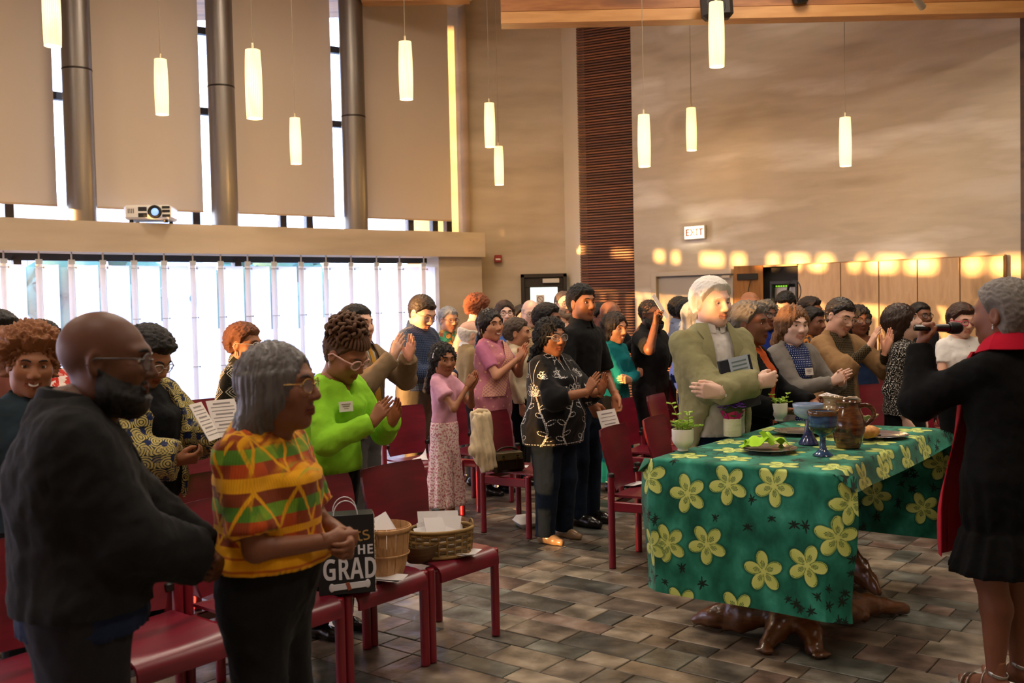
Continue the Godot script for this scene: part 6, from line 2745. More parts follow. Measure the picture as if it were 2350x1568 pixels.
	foot_.lathe([Vector2(0.020, 0.1005), Vector2(0.047, 0.1115), Vector2(0.062, 0.129), Vector2(0.066, 0.142)], 36)
	part(ga, "green_glaze_band", foot_, glaze("olive_glaze", S("20261a"), S("363a1e"), S("4a4a26")))
	var gb := thing("blue_goblet", "paler blue wide pottery goblet standing behind the dark one", "goblet", on_level(1855, 1020, TOP + 0.005))
	sh = Shape.new()
	sh.lathe([Vector2(0, 0.002), Vector2(0.05, 0.0), Vector2(0.052, 0.006), Vector2(0.036, 0.03), Vector2(0.022, 0.06), Vector2(0.017, 0.10), Vector2(0.016, 0.13)], 32)
	for q in sh.v.size():
		if sh.v[q].y > 0.01: sh.v[q] *= Vector3(1.0 + 0.04 * sin(sh.v[q].y * 500.0), 1, 1.0 + 0.04 * sin(sh.v[q].y * 500.0))
	part(gb, "stem", sh, glaze("navy_glaze", S("141c3a"), S("202c58"), S("2c3c6c")))
	sh = Shape.new()
	sh.lathe([Vector2(0.016, 0.13), Vector2(0.05, 0.142), Vector2(0.072, 0.162), Vector2(0.078, 0.20), Vector2(0.079, 0.212), Vector2(0.076, 0.212), Vector2(0.07, 0.17), Vector2(0.04, 0.152), Vector2(0, 0.15)], 36)
	part(gb, "cup", sh, glaze("pale_blue_glaze", S("7f95b8"), S("93a7c6"), S("a9bad4")))
	# jug and jar
	var jg := thing("brown_jug", "glossy brown pottery jug with handle on the right", "jug", on_level(1946, 1027, TOP + 0.005))
	var jprof := []
	for q in [[0, 0], [0.056, 0.0], [0.06, 0.006], [0.072, 0.05], [0.083, 0.095], [0.084, 0.125], [0.074, 0.165], [0.060, 0.195], [0.055, 0.21], [0.060, 0.225], [0.066, 0.232], [0.063, 0.234], [0.054, 0.215], [0.052, 0.2]]:
		jprof.append(Vector2(q[0], q[1]))
	sh = Shape.new()
	sh.lathe(jprof, 36)
	var brown := glaze("brown_glaze", S("2e1a10"), S("4a2a18"), S("6c4526"))
	part(jg, "jug_body", sh, brown)
	sh = Shape.new()
	sh.tube(bent([Vector3(0.05, 0.205, 0), Vector3(0.095, 0.212, 0.005), Vector3(0.125, 0.185, 0.01), Vector3(0.12, 0.145, 0.01), Vector3(0.078, 0.11, 0.005)]), [0.0115], 12, 0.7)
	part(jg, "handle", sh, brown)
	var jr := thing("stoneware_jar", "tan stoneware jar half hidden behind the brown jug", "jar", on_level(1912, 1000, TOP + 0.005))
	sh = Shape.new()
	sh.lathe([Vector2(0, 0), Vector2(0.06, 0), Vector2(0.08, 0.06), Vector2(0.078, 0.13), Vector2(0.058, 0.165), Vector2(0.052, 0.18), Vector2(0.052, 0.205), Vector2(0.057, 0.215), Vector2(0.053, 0.216), Vector2(0.048, 0.2)], 32)
	part(jr, "jar_body", sh, glaze("tan_glaze", S("5c4630"), S("8a7358"), S("a9977c")))
	sh = Shape.new()
	sh.tube([Vector3(0.05, 0.19, -0.02), Vector3(0.09, 0.205, -0.01), Vector3(0.13, 0.205, 0.0), Vector3(0.15, 0.19, 0.0)], [0.008], 10)
	part(jr, "spout", sh, glaze("tan_glaze", S("5c4630"), S("8a7358"), S("a9977c")))
	# bread, bowl
	var br := thing("bread_loaf", "golden round bread loaf on the pewter plate", "bread", on_level(1992, 1003, TOP + 0.026))
	sh = Shape.new()
	sh.ball(Vector3(0, 0.028, 0), Vector3(0.06, 0.034, 0.05), 24, 16)
	rumple(sh, 0.006, 2.0)
	sh.smooth()
	part(br, "crust", sh, mat("bread_crust", Color.WHITE, 0.6, {"tex": ramp_tex("bread_t", noise_image(71, 0.02, 128, 128, 4), [S("a86a2c"), S("c58a46"), S("dba968")]), "tri": 8.0, "bump": texs.fine, "depth": 0.4}))
	var sl := thing("shell_dish", "pale green shell-shaped dish behind the jug's handle", "dish", on_level(1988, 972, TOP + 0.005), 30)
	rows = []
	for r in 7:
		var row := []
		for q in 17:
			var a := PI * q / 16.0
			var v := r / 6.0
			row.append(Vector3(cos(a) * 0.075 * v, 0.004 + 0.05 * v * v + 0.004 * v * sin(q * 2.4), sin(a) * 0.06 * v))
		rows.append(row)
	sh = Shape.new()
	sh.grid(rows, 0.004)
	part(sl, "shell", sh, mat("shell_green", S("a59a70"), 0.4))
	var kn := thing("serving_knife", "silver serving knife lying on the pewter plate", "knife", on_level(2035, 1002, TOP + 0.025), -20)
	sh = Shape.new()
	sh.box(Vector3(0.03, 0.004, 0), Vector3(0.12, 0.003, 0.018), Basis.IDENTITY, 0.001)
	part(kn, "blade", sh, mat("steel", S("b9b6b0"), 0.3, {"metal": 0.9}))
	sh = Shape.new()
	sh.tube([Vector3(-0.03, 0.006, 0), Vector3(-0.10, 0.008, 0)], [0.006, 0.008], 8)
	part(kn, "handle", sh, mat("knife_handle", S("33262a"), 0.4))

# ================================================================ printed cloths
# the picture covers `metres` of cloth; f gets (x, y) in metres, y upwards
func print_mat(key: String, px: int, metres: float, f: Callable, o := {}) -> StandardMaterial3D:
	if mats.has(key):
		return mats[key]
	var im := Image.create(px, px, false, Image.FORMAT_RGB8)
	for r in px:
		for c in px:
			im.set_pixel(c, r, f.call(metres * c / px, metres * (1.0 - float(r) / px)))
	var d := {"tex": ImageTexture.create_from_image(im), "tri": 1.0 / metres, "rim": 0.2, "spec": 0.25, "sharp": 6.0}
	d.merge(o, true)
	return mat(key, Color.WHITE, 0.85, d)

func h2(a: int, b: int) -> float:
	return fposmod(sin(a * 127.1 + b * 311.7) * 43758.5453, 1.0)

func make_prints() -> void:
	var y0 := S("e3a319")
	print_mat("kente", 512, 1.0, func(x: float, y: float) -> Color:
		if y < 0.97 and y > 0.7:
			var q := fposmod(y * 1.0, 0.036)
			if q < 0.007: return S("b8621c")
			if y < 0.89 and q < 0.014: return S("8d9a2c")
			return y0.lerp(S("d89414"), h2(int(x * 300), 3) * 0.5)
		var p := fposmod(y - 0.97, 0.158)
		var xx := fposmod(x + 0.5 * floorf((y - 0.97) / 0.158) * 0.13, 0.13) / 0.13
		var rib := 0.92 + 0.08 * float(int(x * 256) % 2)
		if p > 0.118 : return y0 * rib
		var z := p / 0.118
		var ln := absf(absf(xx - 0.5) * 2.0 - z)
		if ln < 0.10: return y0 * rib
		if p < 0.040: return (S("b54a1e") if xx > 0.5 else S("8f3f20")) * rib
		if p < 0.080: return (S("6f9a2c") if int(x / 0.13) % 2 == 0 else S("4f7d2a")) * rib
		return S("7d3a1e") * rib)
	print_mat("mudcloth", 256, 0.36, func(x: float, y: float) -> Color:
		var bx := fposmod(x, 0.12) - 0.06
		var by := fposmod(y, 0.12) - 0.06
		var cell := int(x / 0.12) + int(y / 0.12) * 2
		var on := false
		var dash := fposmod((atan2(bx, by) if cell % 2 else (bx + by) * 40.0) * 4.0, 1.0) < 0.75
		if cell % 2 == 0:
			var dd := absf(bx) + absf(by)
			on = absf(dd - 0.05) < 0.0035 or absf(dd - 0.034) < 0.003 or absf(dd - 0.017) < 0.003
		else:
			var r := Vector2(bx, by).length()
			on = absf(r - 0.036) < 0.0035 or (r < 0.03 and minf(absf(bx), absf(by)) < 0.003)
			if r > 0.05: on = Vector2(fposmod(x, 0.012) - 0.006, fposmod(y, 0.012) - 0.006).length() < 0.0035
		return S("e2dcc4") if on and dash else S("1c1a12"))
	print_mat("gold_circles", 256, 0.24, func(x: float, y: float) -> Color:
		var r := floorf(y / 0.06)
		var bx := fposmod(x + (0.04 if int(r) % 2 else 0.0), 0.08) - 0.04
		var by := fposmod(y, 0.06) - 0.02
		var d := Vector2(bx, by).length()
		if Vector2(bx - 0.04 * signf(bx), by - 0.02).length() < 0.014: return S("18234e")
		if d < 0.039: return S("b7a765") if fposmod(d, 0.011) < 0.0075 else S("1d2130")
		return S("171b28"))
	print_mat("red_leaf", 256, 0.3, func(x: float, y: float) -> Color:
		var n := crumple.get_noise_2d(x * 900, y * 900)
		return S("c03326") if n > 0.05 else (S("d98a7c") if n > 0.0 else S("ead9d0")))
	print_mat("blue_check", 128, 0.06, func(x: float, y: float) -> Color:
		var a := fposmod(x, 0.015) < 0.003
		var b := fposmod(y, 0.015) < 0.003
		return S("6f7c94") if a and b else (S("3f4c66") if a or b else S("1f2a44")))
	print_mat("pink_floral", 256, 0.16, func(x: float, y: float) -> Color:
		var n := crumple.get_noise_2d(x * 4200, y * 4200)
		return S("c0757f") if n > 0.16 else (S("d9a6a4") if n > 0.05 else S("e8d2ca")))
	print_mat("sari", 256, 0.30, func(x: float, y: float) -> Color:
		var b := Vector2(fposmod(x + (0.05 if int(y / 0.075) % 2 else 0.0), 0.1) - 0.05, (fposmod(y, 0.075) - 0.037) * 1.2).length()
		if b < 0.010: return S("d8b48c")
		return S("b06a78").lerp(S("c4808a"), h2(int(x * 500), int(y * 500))))
	print_mat("sari_border", 128, 0.12, func(x: float, y: float) -> Color:
		return S("d0a480") if fposmod(x + y, 0.03) < 0.012 or fposmod(x - y, 0.03) < 0.008 else S("b56f7e"))
	print_mat("garden", 256, 0.4, func(x: float, y: float) -> Color:
		var n := crumple.get_noise_2d(x * 700, y * 700)
		var m := crumple.get_noise_2d(x * 700 + 400, y * 700)
		if n > 0.12: return S("c98a3a")
		if m > 0.12: return S("8a4a2e")
		return S("2f6a4e") if n > -0.1 else S("3f8a6c"))
	print_mat("speckle", 256, 0.12, func(x: float, y: float) -> Color:
		var n := crumple.get_noise_2d(x * 8000, y * 6000)
		return S("d6d2cc") if n > 0.2 else S("14120f"))
	print_mat("polka", 128, 0.06, func(x: float, y: float) -> Color:
		var b := Vector2(fposmod(x + (0.0075 if int(y / 0.015) % 2 else 0.0), 0.015) - 0.0075, fposmod(y, 0.015) - 0.0075).length()
		return S("cfd6e4") if b < 0.0028 else S("1e2c5c"))
	print_mat("beige_dots", 128, 0.08, func(x: float, y: float) -> Color:
		var n := crumple.get_noise_2d(x * 8000, y * 8000)
		return S("8a6f4a") if n > 0.1 else S("b79f7c"))
	print_mat("plaid", 128, 0.05, func(x: float, y: float) -> Color:
		var a := fposmod(x, 0.0125) < 0.002
		var b := fposmod(y, 0.0125) < 0.002
		return S("6a5c40") if a or b else S("2c2418"))
	print_mat("zebra", 256, 0.16, func(x: float, y: float) -> Color:
		return S("e0dcd4") if crumple.get_noise_2d(x * 5200, y * 3200) > -0.04 else S("2a2724"))
	print_mat("amber_print", 256, 0.3, func(x: float, y: float) -> Color:
		var n := crumple.get_noise_2d(x * 1200, y * 1200)
		return S("a8692a") if n > 0.06 else (S("2e3a4a") if n < -0.12 else S("1c1814")))
	print_mat("yellow_tie", 128, 0.04, func(x: float, y: float) -> Color:
		return S("9a6a1e") if fposmod(x + y, 0.01) < 0.0025 or fposmod(x - y, 0.01) < 0.0025 else S("d2a33a"))
	# black tunic with white stitched flowers
	var im := Image.create(512, 512, false, Image.FORMAT_RGB8)
	im.fill(S("121113"))
	var stitch := func(pts: Array, dash: bool) -> void:
		var acc := 0.0
		for k in pts.size() - 1:
			var a: Vector2 = pts[k]
			var b: Vector2 = pts[k + 1]
			var n := maxi(1, int(a.distance_to(b) / 0.002))
			for q in n:
				acc += a.distance_to(b) / n
				if dash and fposmod(acc, 0.014) > 0.009: continue
				var p := a.lerp(b, float(q) / n)
				im.fill_rect(Rect2i(int(fposmod(p.x, 1.0) * 512) - 1, int((1.0 - fposmod(p.y, 1.0)) * 512) - 1, 2, 3), S("d9d7d4"))
	var petal := func(c: Vector2, an: float, ln: float, w: float) -> void:
		var pts := []
		for q in 21:
			var t := TAU * q / 20.0
			pts.append(c + (Vector2(ln * 0.5 - ln * 0.5 * cos(t), w * sin(t))).rotated(an))
		stitch.call(pts, true)
	for sd in [-1.0, 1.0]:
		var stem := []
		for q in 21:
			var f := q / 20.0
			stem.append(Vector2(sd * (0.07 + 0.05 * sin(f * 4.6)), 0.68 + 0.36 * f))
		stitch.call(stem, true)
		stitch.call(stem.map(func(p): return p + Vector2(0.007, 0)), true)
		for q in 5:
			petal.call(stem[20], 0.2 + q * 0.62, 0.075, 0.016)
		for q in [[5, 0.4], [9, 2.6], [12, 0.3], [3, 2.8], [15, 2.7]]:
			petal.call(stem[q[0]], q[1], 0.06, 0.014)
		for q in 5:
			petal.call(Vector2(sd * 0.10, 1.16), 0.4 + q * 0.6, 0.05, 0.011)
		stitch.call([Vector2(sd * 0.008, 1.12), Vector2(sd * 0.05, 1.32)], false)
	stitch.call([Vector2(0.0, 1.12), Vector2(0.0, 1.0)], true)
	for q in 50:
		stitch.call([Vector2(q * 0.02, 0.705), Vector2(q * 0.02 + 0.012, 0.705)], false)
	mat("stitched", Color.WHITE, 0.8, {"tex": ImageTexture.create_from_image(im), "tri": 1.0, "sharp": 12.0, "rim": 0.2, "spec": 0.25})

# ================================================================ the people
func clap(y: float, z: float, gap := 0.05, lift := 0.7, side := 0.0) -> Dictionary:
	return {"ra": [Vector3(-gap + side, y, z), "flat", Vector3(0.25, lift, 0.55), Vector3(1, 0.1, 0.1)], "la": [Vector3(gap + side, y - 0.01, z + 0.01), "flat", Vector3(-0.25, lift, 0.6), Vector3(-1, 0.1, 0.0)]}

func folded(y := 0.98, z := 0.24) -> Dictionary:
	return {"ra": [Vector3(-0.05, y, z), "clasp", Vector3(0.9, -0.25, 0.3), Vector3(0.1, 0.2, -1)], "la": [Vector3(0.06, y - 0.02, z + 0.03), "clasp", Vector3(-0.9, -0.25, 0.25), Vector3(0, 0.2, -1)]}

func crossed(y := 1.18, z := 0.22) -> Dictionary:
	return {"ra": [Vector3(0.12, y, z), "relax", Vector3(1, 0.15, -0.1), Vector3(0, 0, -1), Vector3(-1, -0.8, 0.1)], "la": [Vector3(-0.12, y - 0.04, z + 0.03), "relax", Vector3(-1, 0.15, -0.1), Vector3(0, 0, -1), Vector3(1, -0.8, 0.1)]}

func who(base: Dictionary, more := {}) -> Dictionary:
	base.merge(more, true)
	return person(base).get_meta("none", base)

func hand_at(d: Dictionary, s: int, v: Vector3) -> Vector3:   # a point in hand axes, in the person's own frame
	return d._arms[s].hand * v

func build_people() -> void:
	var K := [S("40281d"), S("5b3a29"), S("7a4f38"), S("986649"), S("b58163"), S("d2a48c"), S("dcb6a4")]   # skin, dark to pale
	var black := cloth("black_cloth", S("1a1a1b"))
	var ink := cloth("ink_cloth", S("101114"))
	var jeans := cloth("jeans", S("16202f"))
	var white := cloth("white_cloth", S("d6d3cf"))
	var navy := cloth("navy_cloth", S("1b2a44"))
	var slacks := {"m": cloth("charcoal", S("25252a"))}
	var dark_tr := {"m": ink}
	var d := {}
	# ------------------------------------------------ nearest
	d = who({"label": "person in a black jacket and glasses, nearest at the left, hands folded", "px": 236, "ty": 714, "z": 2.8, "sex": "m", "yaw": 112, "poke": 0.075, "g": 1.32, "belly": 0.05, "skin": K[1], "hs": 1.18, "neck": 1.15, "cell": 0.014, "fine": 0.0045, "head": [-10, 4, 0], "hair": {"style": "bald", "c": S("14100e"), "puff": 0.0}, "beard": {"c": S("120e0d"), "puff": 0.02}, "glasses": S("4a4a4c"), "glass_t": 0.0015,
		"top": {"m": cloth("dusk_blue", S("1c2740")), "hem": 0.475, "ease": 0.012}, "over": {"m": cloth("jacket_black", S("1d1d1e"), {"depth": 0.9}), "hem": 0.515, "open": [0.05, 0.05, 0.07], "collar": cloth("jacket_black", S("1d1d1e")), "full": 1.15, "ease": 0.03, "rumple": 0.012}, "bottom": {"m": slacks.m, "w": 1.1}}, folded(0.98, 0.33))
	d = who({"label": "person in a yellow and green kente print blouse, hands clasped", "px": 640, "ty": 783, "z": 3.05, "poke": 0.055, "yaw": 76, "g": 1.2, "sw": 1.18, "bust": 0.05, "belly": 0.04, "skin": K[2], "hs": 1.12, "cell": 0.013, "fine": 0.0045, "head": [4, -2, 0], "hair": {"style": "long", "c": S("5a5656"), "len": 0.235, "w": 0.1, "back": 0.05, "sleek": true, "puff": 0.012, "bump": 0.0015, "wave": 0.005, "face_w": 0.062, "brow": S("3a2e28"), "end": 1.15}, "glasses": S("b08a4a"), "glass_metal": 0.8, "glass_t": 0.0014,
		"top": {"m": mats.kente, "sleeve": 0.54, "hem": 0.572, "neck": 0.045, "smock": 0.035, "full": 1.25, "ease": 0.016, "name": "kente_blouse", "rumple": 0.01}, "bottom": {"m": black, "w": 1.0, "cuff": 0.075}}, {"ra": [Vector3(-0.03, 1.065, 0.26), "clasp", Vector3(0.75, -0.2, 0.5), Vector3(0.1, 0.1, -1), Vector3(-1, -0.6, -0.7)], "la": [Vector3(0.07, 1.05, 0.28), "clasp", Vector3(-0.85, -0.2, 0.4), Vector3(0, 0.1, -1)]})
	d = who({"label": "person in black dress with red scarf speaking into a microphone", "px": 2300, "ty": 638, "z": 4.15, "yaw": -146, "g": 1.16, "skin": K[2], "hs": 1.16, "cell": 0.013, "fine": 0.0045, "head": [4, 0, 0], "hair": {"c": S("6e6862"), "puff": 0.018, "curl": true, "bump": 0.006, "nape": -0.08}, "bare_legs": true, "heel": 0.0, "earring": S("b9b4aa"),
		"top": {"m": cloth("dress_black", S("0d0d0e"), {"rim": 0.0}), "hem": 0.30, "flare": 1.28, "full": 1.55, "cuff": 1.25, "neck": 0.055, "neck_w": 0.085, "ease": 0.014, "pleat": 0.013, "folds": 15, "name": "dress", "rumple": 0.01}},
		{"la": [Vector3(0.12, 1.455, 0.31), "grip", Vector3(0.05, 0.95, -0.2), Vector3(-0.3, 0, -0.9), Vector3(0.35, -1, 0.0)], "ra": [Vector3(-0.2, 0.95, 0.18), "relax", Vector3(0, -1, 0.2), Vector3(1, 0, 0)]})
	speaker_kit(d)

	# ------------------------------------------------ left group
	d = who({"label": "person in a dark teal sweater and black bead necklace, far left", "px": 66, "ty": 738, "z": 4.1, "yaw": 38, "g": 1.12, "skin": K[3], "hs": 1.08, "cell": 0.016, "fine": 0.005, "head": [-6, 6, -4], "smile": true, "teeth": true, "hair": {"style": "ball", "c": S("8a5630"), "curl": true, "bump": 0.024, "w": 0.108, "h": 0.10, "puff": 0.05, "brow": S("2a1a12")}, "top": {"m": cloth("teal_knit", S("27343c")), "neck": 0.06, "neck_w": 0.085, "ease": 0.012}, "bottom": dark_tr}, folded(1.0, 0.2))
	beads(d, S("1c1a1c"), 0.095, 0.011)
	who({"label": "person in dull red, cut off by the left picture edge", "px": -4, "ty": 708, "z": 4.9, "sex": "m", "yaw": 70, "skin": K[4], "cell": 0.022, "fine": 0.007, "hair": {"c": S("16110f"), "puff": 0.02}, "top": {"m": cloth("dull_red", S("7d4a40"))}, "bottom": dark_tr})
	who({"label": "person in a red and white leaf print top behind teal sweater", "px": 98, "ty": 733, "z": 5.7, "yaw": 60, "g": 1.3, "skin": K[2], "cell": 0.022, "fine": 0.007, "hair": {"c": S("17120f"), "curl": true, "puff": 0.02}, "top": {"m": mats.red_leaf, "smock": 0.06, "hem": 0.4}, "bottom": dark_tr})
	d = who({"label": "person in a navy robe with gold circles reading a booklet", "px": 326, "ty": 736, "z": 4.75, "yaw": 66, "g": 1.38, "bust": 0.05, "belly": 0.04, "skin": K[3], "hs": 1.08, "cell": 0.016, "fine": 0.006, "head": [0, 28, 0], "lean": 4, "hair": {"c": S("1c1716"), "curl": true, "puff": 0.035, "bump": 0.01}, "glasses": S("b9b4aa"), "top": {"m": ink, "hem": 0.10, "flare": 1.1, "name": "dress", "neck": 0.05}, "over": {"m": mats.gold_circles, "hem": 0.2, "flare": 1.2, "open": [0.13, 0.10, 0.08], "full": 1.5, "ease": 0.03, "name": "robe"}, "bottom": dark_tr},
		{"ra": [Vector3(-0.10, 1.06, 0.36), "hold", Vector3(0.45, 0.1, 0.85), Vector3(0.6, 0.7, -0.2)], "la": [Vector3(0.20, 1.16, 0.36), "hold", Vector3(-0.45, 0.2, 0.85), Vector3(-0.6, 0.7, -0.2)]})
	var hl := hand_at(d, 0, Vector3(0.02, 0.09, 0.04))
	var hr := hand_at(d, 1, Vector3(0.02, 0.09, 0.04))
	held_sheets(d, "open white song booklet held open before the gold-circle robe", [hl + Vector3(0.0, 0.04, 0.03), hr + Vector3(-0.02, 0.02, 0.02)], 0.15, 0.19, "booklet")
	who({"label": "person in sunglasses and a black and cream print dress", "px": 558, "ty": 738, "z": 6.6, "yaw": 72, "g": 1.28, "bust": 0.03, "skin": K[3], "cell": 0.017, "fine": 0.0055, "head": [2, 4, 0], "hair": {"c": S("6a3d22"), "curl": true, "puff": 0.022, "bump": 0.009}, "glasses": S("a7a29a"), "shades": true, "earring": S("c9b070"), "ear_len": 0.02, "top": {"m": mats.mudcloth, "sleeve": 0.58, "hem": 0.08, "flare": 1.12, "neck": 0.03, "smock": 0.05, "full": 1.35, "name": "print_dress", "collar": mats.mudcloth}, "bottom": dark_tr})
	d = who({"label": "person in pink glasses and a lime green jacket, head bowed, clapping", "px": 778, "ty": 735, "z": 5.0, "H": 1.585, "yaw": 58, "lean": 9, "g": 1.16, "bust": 0.035, "skin": K[3], "hs": 1.12, "cell": 0.014, "fine": 0.005, "head": [4, 30, 4], "lid": 0.2, "hair": {"c": S("5a3a22"), "curl": true, "puff": 0.012, "bump": 0.006}, "glasses": S("d8a9a0"), "glass_t": 0.004, "glass_r": 0.025, "earring": S("c9c4ba"), "ear_len": 0.016,
		"top": {"m": cloth("lime_cloth", S("8fd032")), "hem": 0.53, "neck": 0.11, "neck_w": 0.098, "vee": 0.17, "vee_w": 0.10, "full": 1.2, "ease": 0.014, "name": "lime_jacket", "smock": 0.02}, "bottom": dark_tr}, clap(1.20, 0.40, 0.075, 0.75))
	updo(d, S("5a3a22"))
	name_tag(d, -0.085, 1.28)
	d = who({"label": "person in a tan suit and yellow tie, clapping", "px": 822, "ty": 697, "z": 6.9, "hs": 1.16, "sex": "m", "yaw": 62, "g": 1.08, "belly": 0.03, "skin": K[5], "cell": 0.016, "fine": 0.0055, "head": [-6, -4, 0], "hair": {"c": S("15110f"), "curl": true, "puff": 0.018, "bump": 0.006}, "top": {"m": white, "hem": 0.5, "collar": white, "neck": 0.02}, "over": {"m": cloth("tan_suit", S("7d684f")), "hem": 0.46, "open": [0.10, 0.05, 0.07], "name": "suit_jacket", "full": 1.1}, "bottom": {"m": cloth("grey_slacks", S("4c4a4a"))}}, clap(1.36, 0.36, 0.09, 1.4))
	tie(d)
	lapels(d, cloth("tan_suit", S("7d684f")))
	who({"label": "person in a navy checked shirt looking down beside the window", "px": 962, "ty": 685, "z": 8.6, "hs": 1.24, "H": 1.77, "sex": "m", "yaw": 62, "g": 1.3, "belly": 0.06, "lean": 3, "skin": K[5], "cell": 0.017, "fine": 0.0055, "head": [-12, 26, 0], "lid": 0.15, "hair": {"c": S("2e241c"), "puff": 0.012}, "glasses": S("6a6a6e"), "glass_t": 0.0015, "top": {"m": mats.blue_check, "hem": 0.535, "collar": mats.blue_check, "neck": 0.02, "full": 1.15}, "bottom": {"m": cloth("khaki", S("5a5346"))}}, folded(1.05, 0.30))
	d = who({"label": "small person in a pink top, headband and floral skirt, clapping", "px": 1018, "ty": 785, "z": 7.45, "yaw": 66, "g": 0.86, "bust": 0.0, "sw": 0.95, "skin": K[3], "hs": 1.01, "cell": 0.012, "fine": 0.0055, "head": [-34, 4, 0], "bare_legs": true, "hair": {"style": "long", "c": S("1a1413"), "len": 0.26, "w": 0.09, "back": 0.07, "puff": 0.014, "wave": 0.012, "curl": true, "bump": 0.008}, "top": {"m": cloth("pink_knit", S("d9a0b4")), "sleeve": 0.36, "hem": 0.565, "neck": 0.03, "full": 1.5, "ease": 0.008}, "bottom": {"kind": "skirt", "m": mats.pink_floral, "hem": 0.17, "flare": 1.42, "pleat": 0.016, "folds": 9}}, clap(1.33, 0.27, 0.03, 0.9))
	headband(d)
	d = who({"label": "person in a pink and gold sari, hands together", "px": 1128, "ty": 708, "z": 8.75, "yaw": 56, "g": 1.16, "bust": 0.04, "skin": K[4], "cell": 0.015, "fine": 0.0055, "hs": 1.17, "head": [-18, -2, 4], "smile": true, "teeth": true, "hair": {"style": "long", "c": S("17100e"), "len": 0.17, "w": 0.08, "back": 0.05, "puff": 0.014, "sleek": true, "wave": 0.006}, "earring": S("c9a050"), "top": {"m": cloth("sari_blouse", S("b06a86")), "sleeve": 0.46, "hem": 0.6, "neck": 0.065, "neck_w": 0.085, "name": "blouse"}, "over": {"m": mats.sari, "sleeve": 0.0, "hem": 0.07, "flare": 1.12, "ease": 0.018, "neck": 0.10, "neck_w": 0.11, "vee": 0.14, "vee_w": 0.12, "name": "sari", "pleat": 0.008}}, clap(1.27, 0.31, 0.02, 0.9))
	sash(d)
	who({"label": "person in a beige jacket and white collar, turned away, beside the sari", "px": 1078, "ty": 735, "z": 9.25, "sex": "m", "yaw": 105, "skin": K[5], "cell": 0.021, "fine": 0.007, "head": [4, 8, 0], "hair": {"style": "fringe", "c": S("cfc4b4"), "puff": 0.008}, "top": {"m": white, "collar": white}, "over": {"m": cloth("beige_jacket", S("8f7a58")), "open": [0.05, 0.05, 0.07]}, "bottom": slacks})
	who({"label": "person bending forward in a salmon shirt near the tan wall", "px": 1094, "ty": 694, "z": 9.7, "H": 1.76, "yaw": 118, "lean": 14, "g": 1.2, "skin": K[6], "cell": 0.022, "fine": 0.007, "head": [10, 12, 0], "hair": {"style": "ball", "c": S("7a4226"), "curl": true, "bump": 0.016, "w": 0.094, "h": 0.09, "puff": 0.03}, "top": {"m": cloth("salmon", S("c98a78")), "sleeve": 0.6, "smock": 0.04}, "bottom": slacks})
	who({"label": "person in glasses and a green flowered top by the tan wall", "px": 1028, "ty": 703, "z": 10.9, "yaw": 28, "skin": K[4], "cell": 0.022, "fine": 0.007, "glasses": S("6a4a3a"), "head": [8, 6, 0], "hair": {"c": S("8a8a8c"), "curl": true, "puff": 0.018}, "top": {"m": mats.garden}, "bottom": dark_tr})
	who({"label": "person in glasses and a blue tee in front of the tan wall", "px": 1158, "ty": 688, "z": 10.3, "yaw": 12, "g": 1.2, "skin": K[6], "cell": 0.022, "fine": 0.007, "glasses": S("3a2a26"), "hair": {"style": "long", "c": S("2a1b16"), "len": 0.12, "w": 0.09, "puff": 0.015}, "top": {"m": cloth("tee_blue", S("3f62a8")), "sleeve": 0.5}, "bottom": dark_tr})
	who({"label": "person in glasses and a beige patterned shirt before the door glass", "px": 1217, "ty": 687, "z": 9.95, "sex": "m", "yaw": 12, "g": 1.15, "skin": K[6], "cell": 0.021, "fine": 0.007, "glasses": S("8a8580"), "head": [0, 10, 0], "smile": true, "hair": {"style": "fringe", "c": S("a89a88"), "puff": 0.006}, "top": {"m": mats.beige_dots, "sleeve": 0.5, "collar": mats.beige_dots}, "bottom": slacks})
	who({"label": "person in black mostly hidden behind the beige patterned shirt", "px": 1198, "ty": 699, "z": 10.9, "yaw": 30, "skin": K[5], "cell": 0.026, "fine": 0.009, "hair": {"c": S("15100e"), "puff": 0.02}, "top": {"m": black}, "bottom": dark_tr})
	who({"label": "person in a cream knit, in profile, right of the sari", "px": 1187, "ty": 728, "z": 9.2, "yaw": 82, "skin": K[4], "cell": 0.02, "fine": 0.0065, "smile": true, "hair": {"c": S("4a3c32"), "curl": true, "puff": 0.022, "bump": 0.01}, "top": {"m": cloth("cream_knit", S("c9b89c"))}, "bottom": dark_tr})
	who({"label": "person in a white and black patterned shirt behind the stitched tunic", "px": 1258, "ty": 694, "z": 8.65, "sex": "m", "yaw": 66, "skin": K[2], "cell": 0.02, "fine": 0.0065, "hair": {"c": S("100c0b"), "curl": true, "puff": 0.026, "bump": 0.01}, "beard": {"c": S("16100e"), "puff": 0.003}, "top": {"m": mats.zebra, "sleeve": 0.5}, "bottom": slacks})
	who({"label": "person in glasses and a peach shirt beside the dark door", "px": 1294, "ty": 668, "z": 10.1, "sex": "m", "yaw": 20, "g": 1.15, "skin": K[6], "cell": 0.021, "fine": 0.0065, "smile": true, "glasses": S("8a7a70"), "hair": {"c": S("5c4a3e"), "puff": 0.008, "front": 0.082}, "beard": {"c": S("8a7a6c"), "puff": 0.012}, "top": {"m": cloth("peach_shirt", S("c99c84")), "collar": cloth("peach_shirt", S("c99c84"))}, "bottom": slacks})

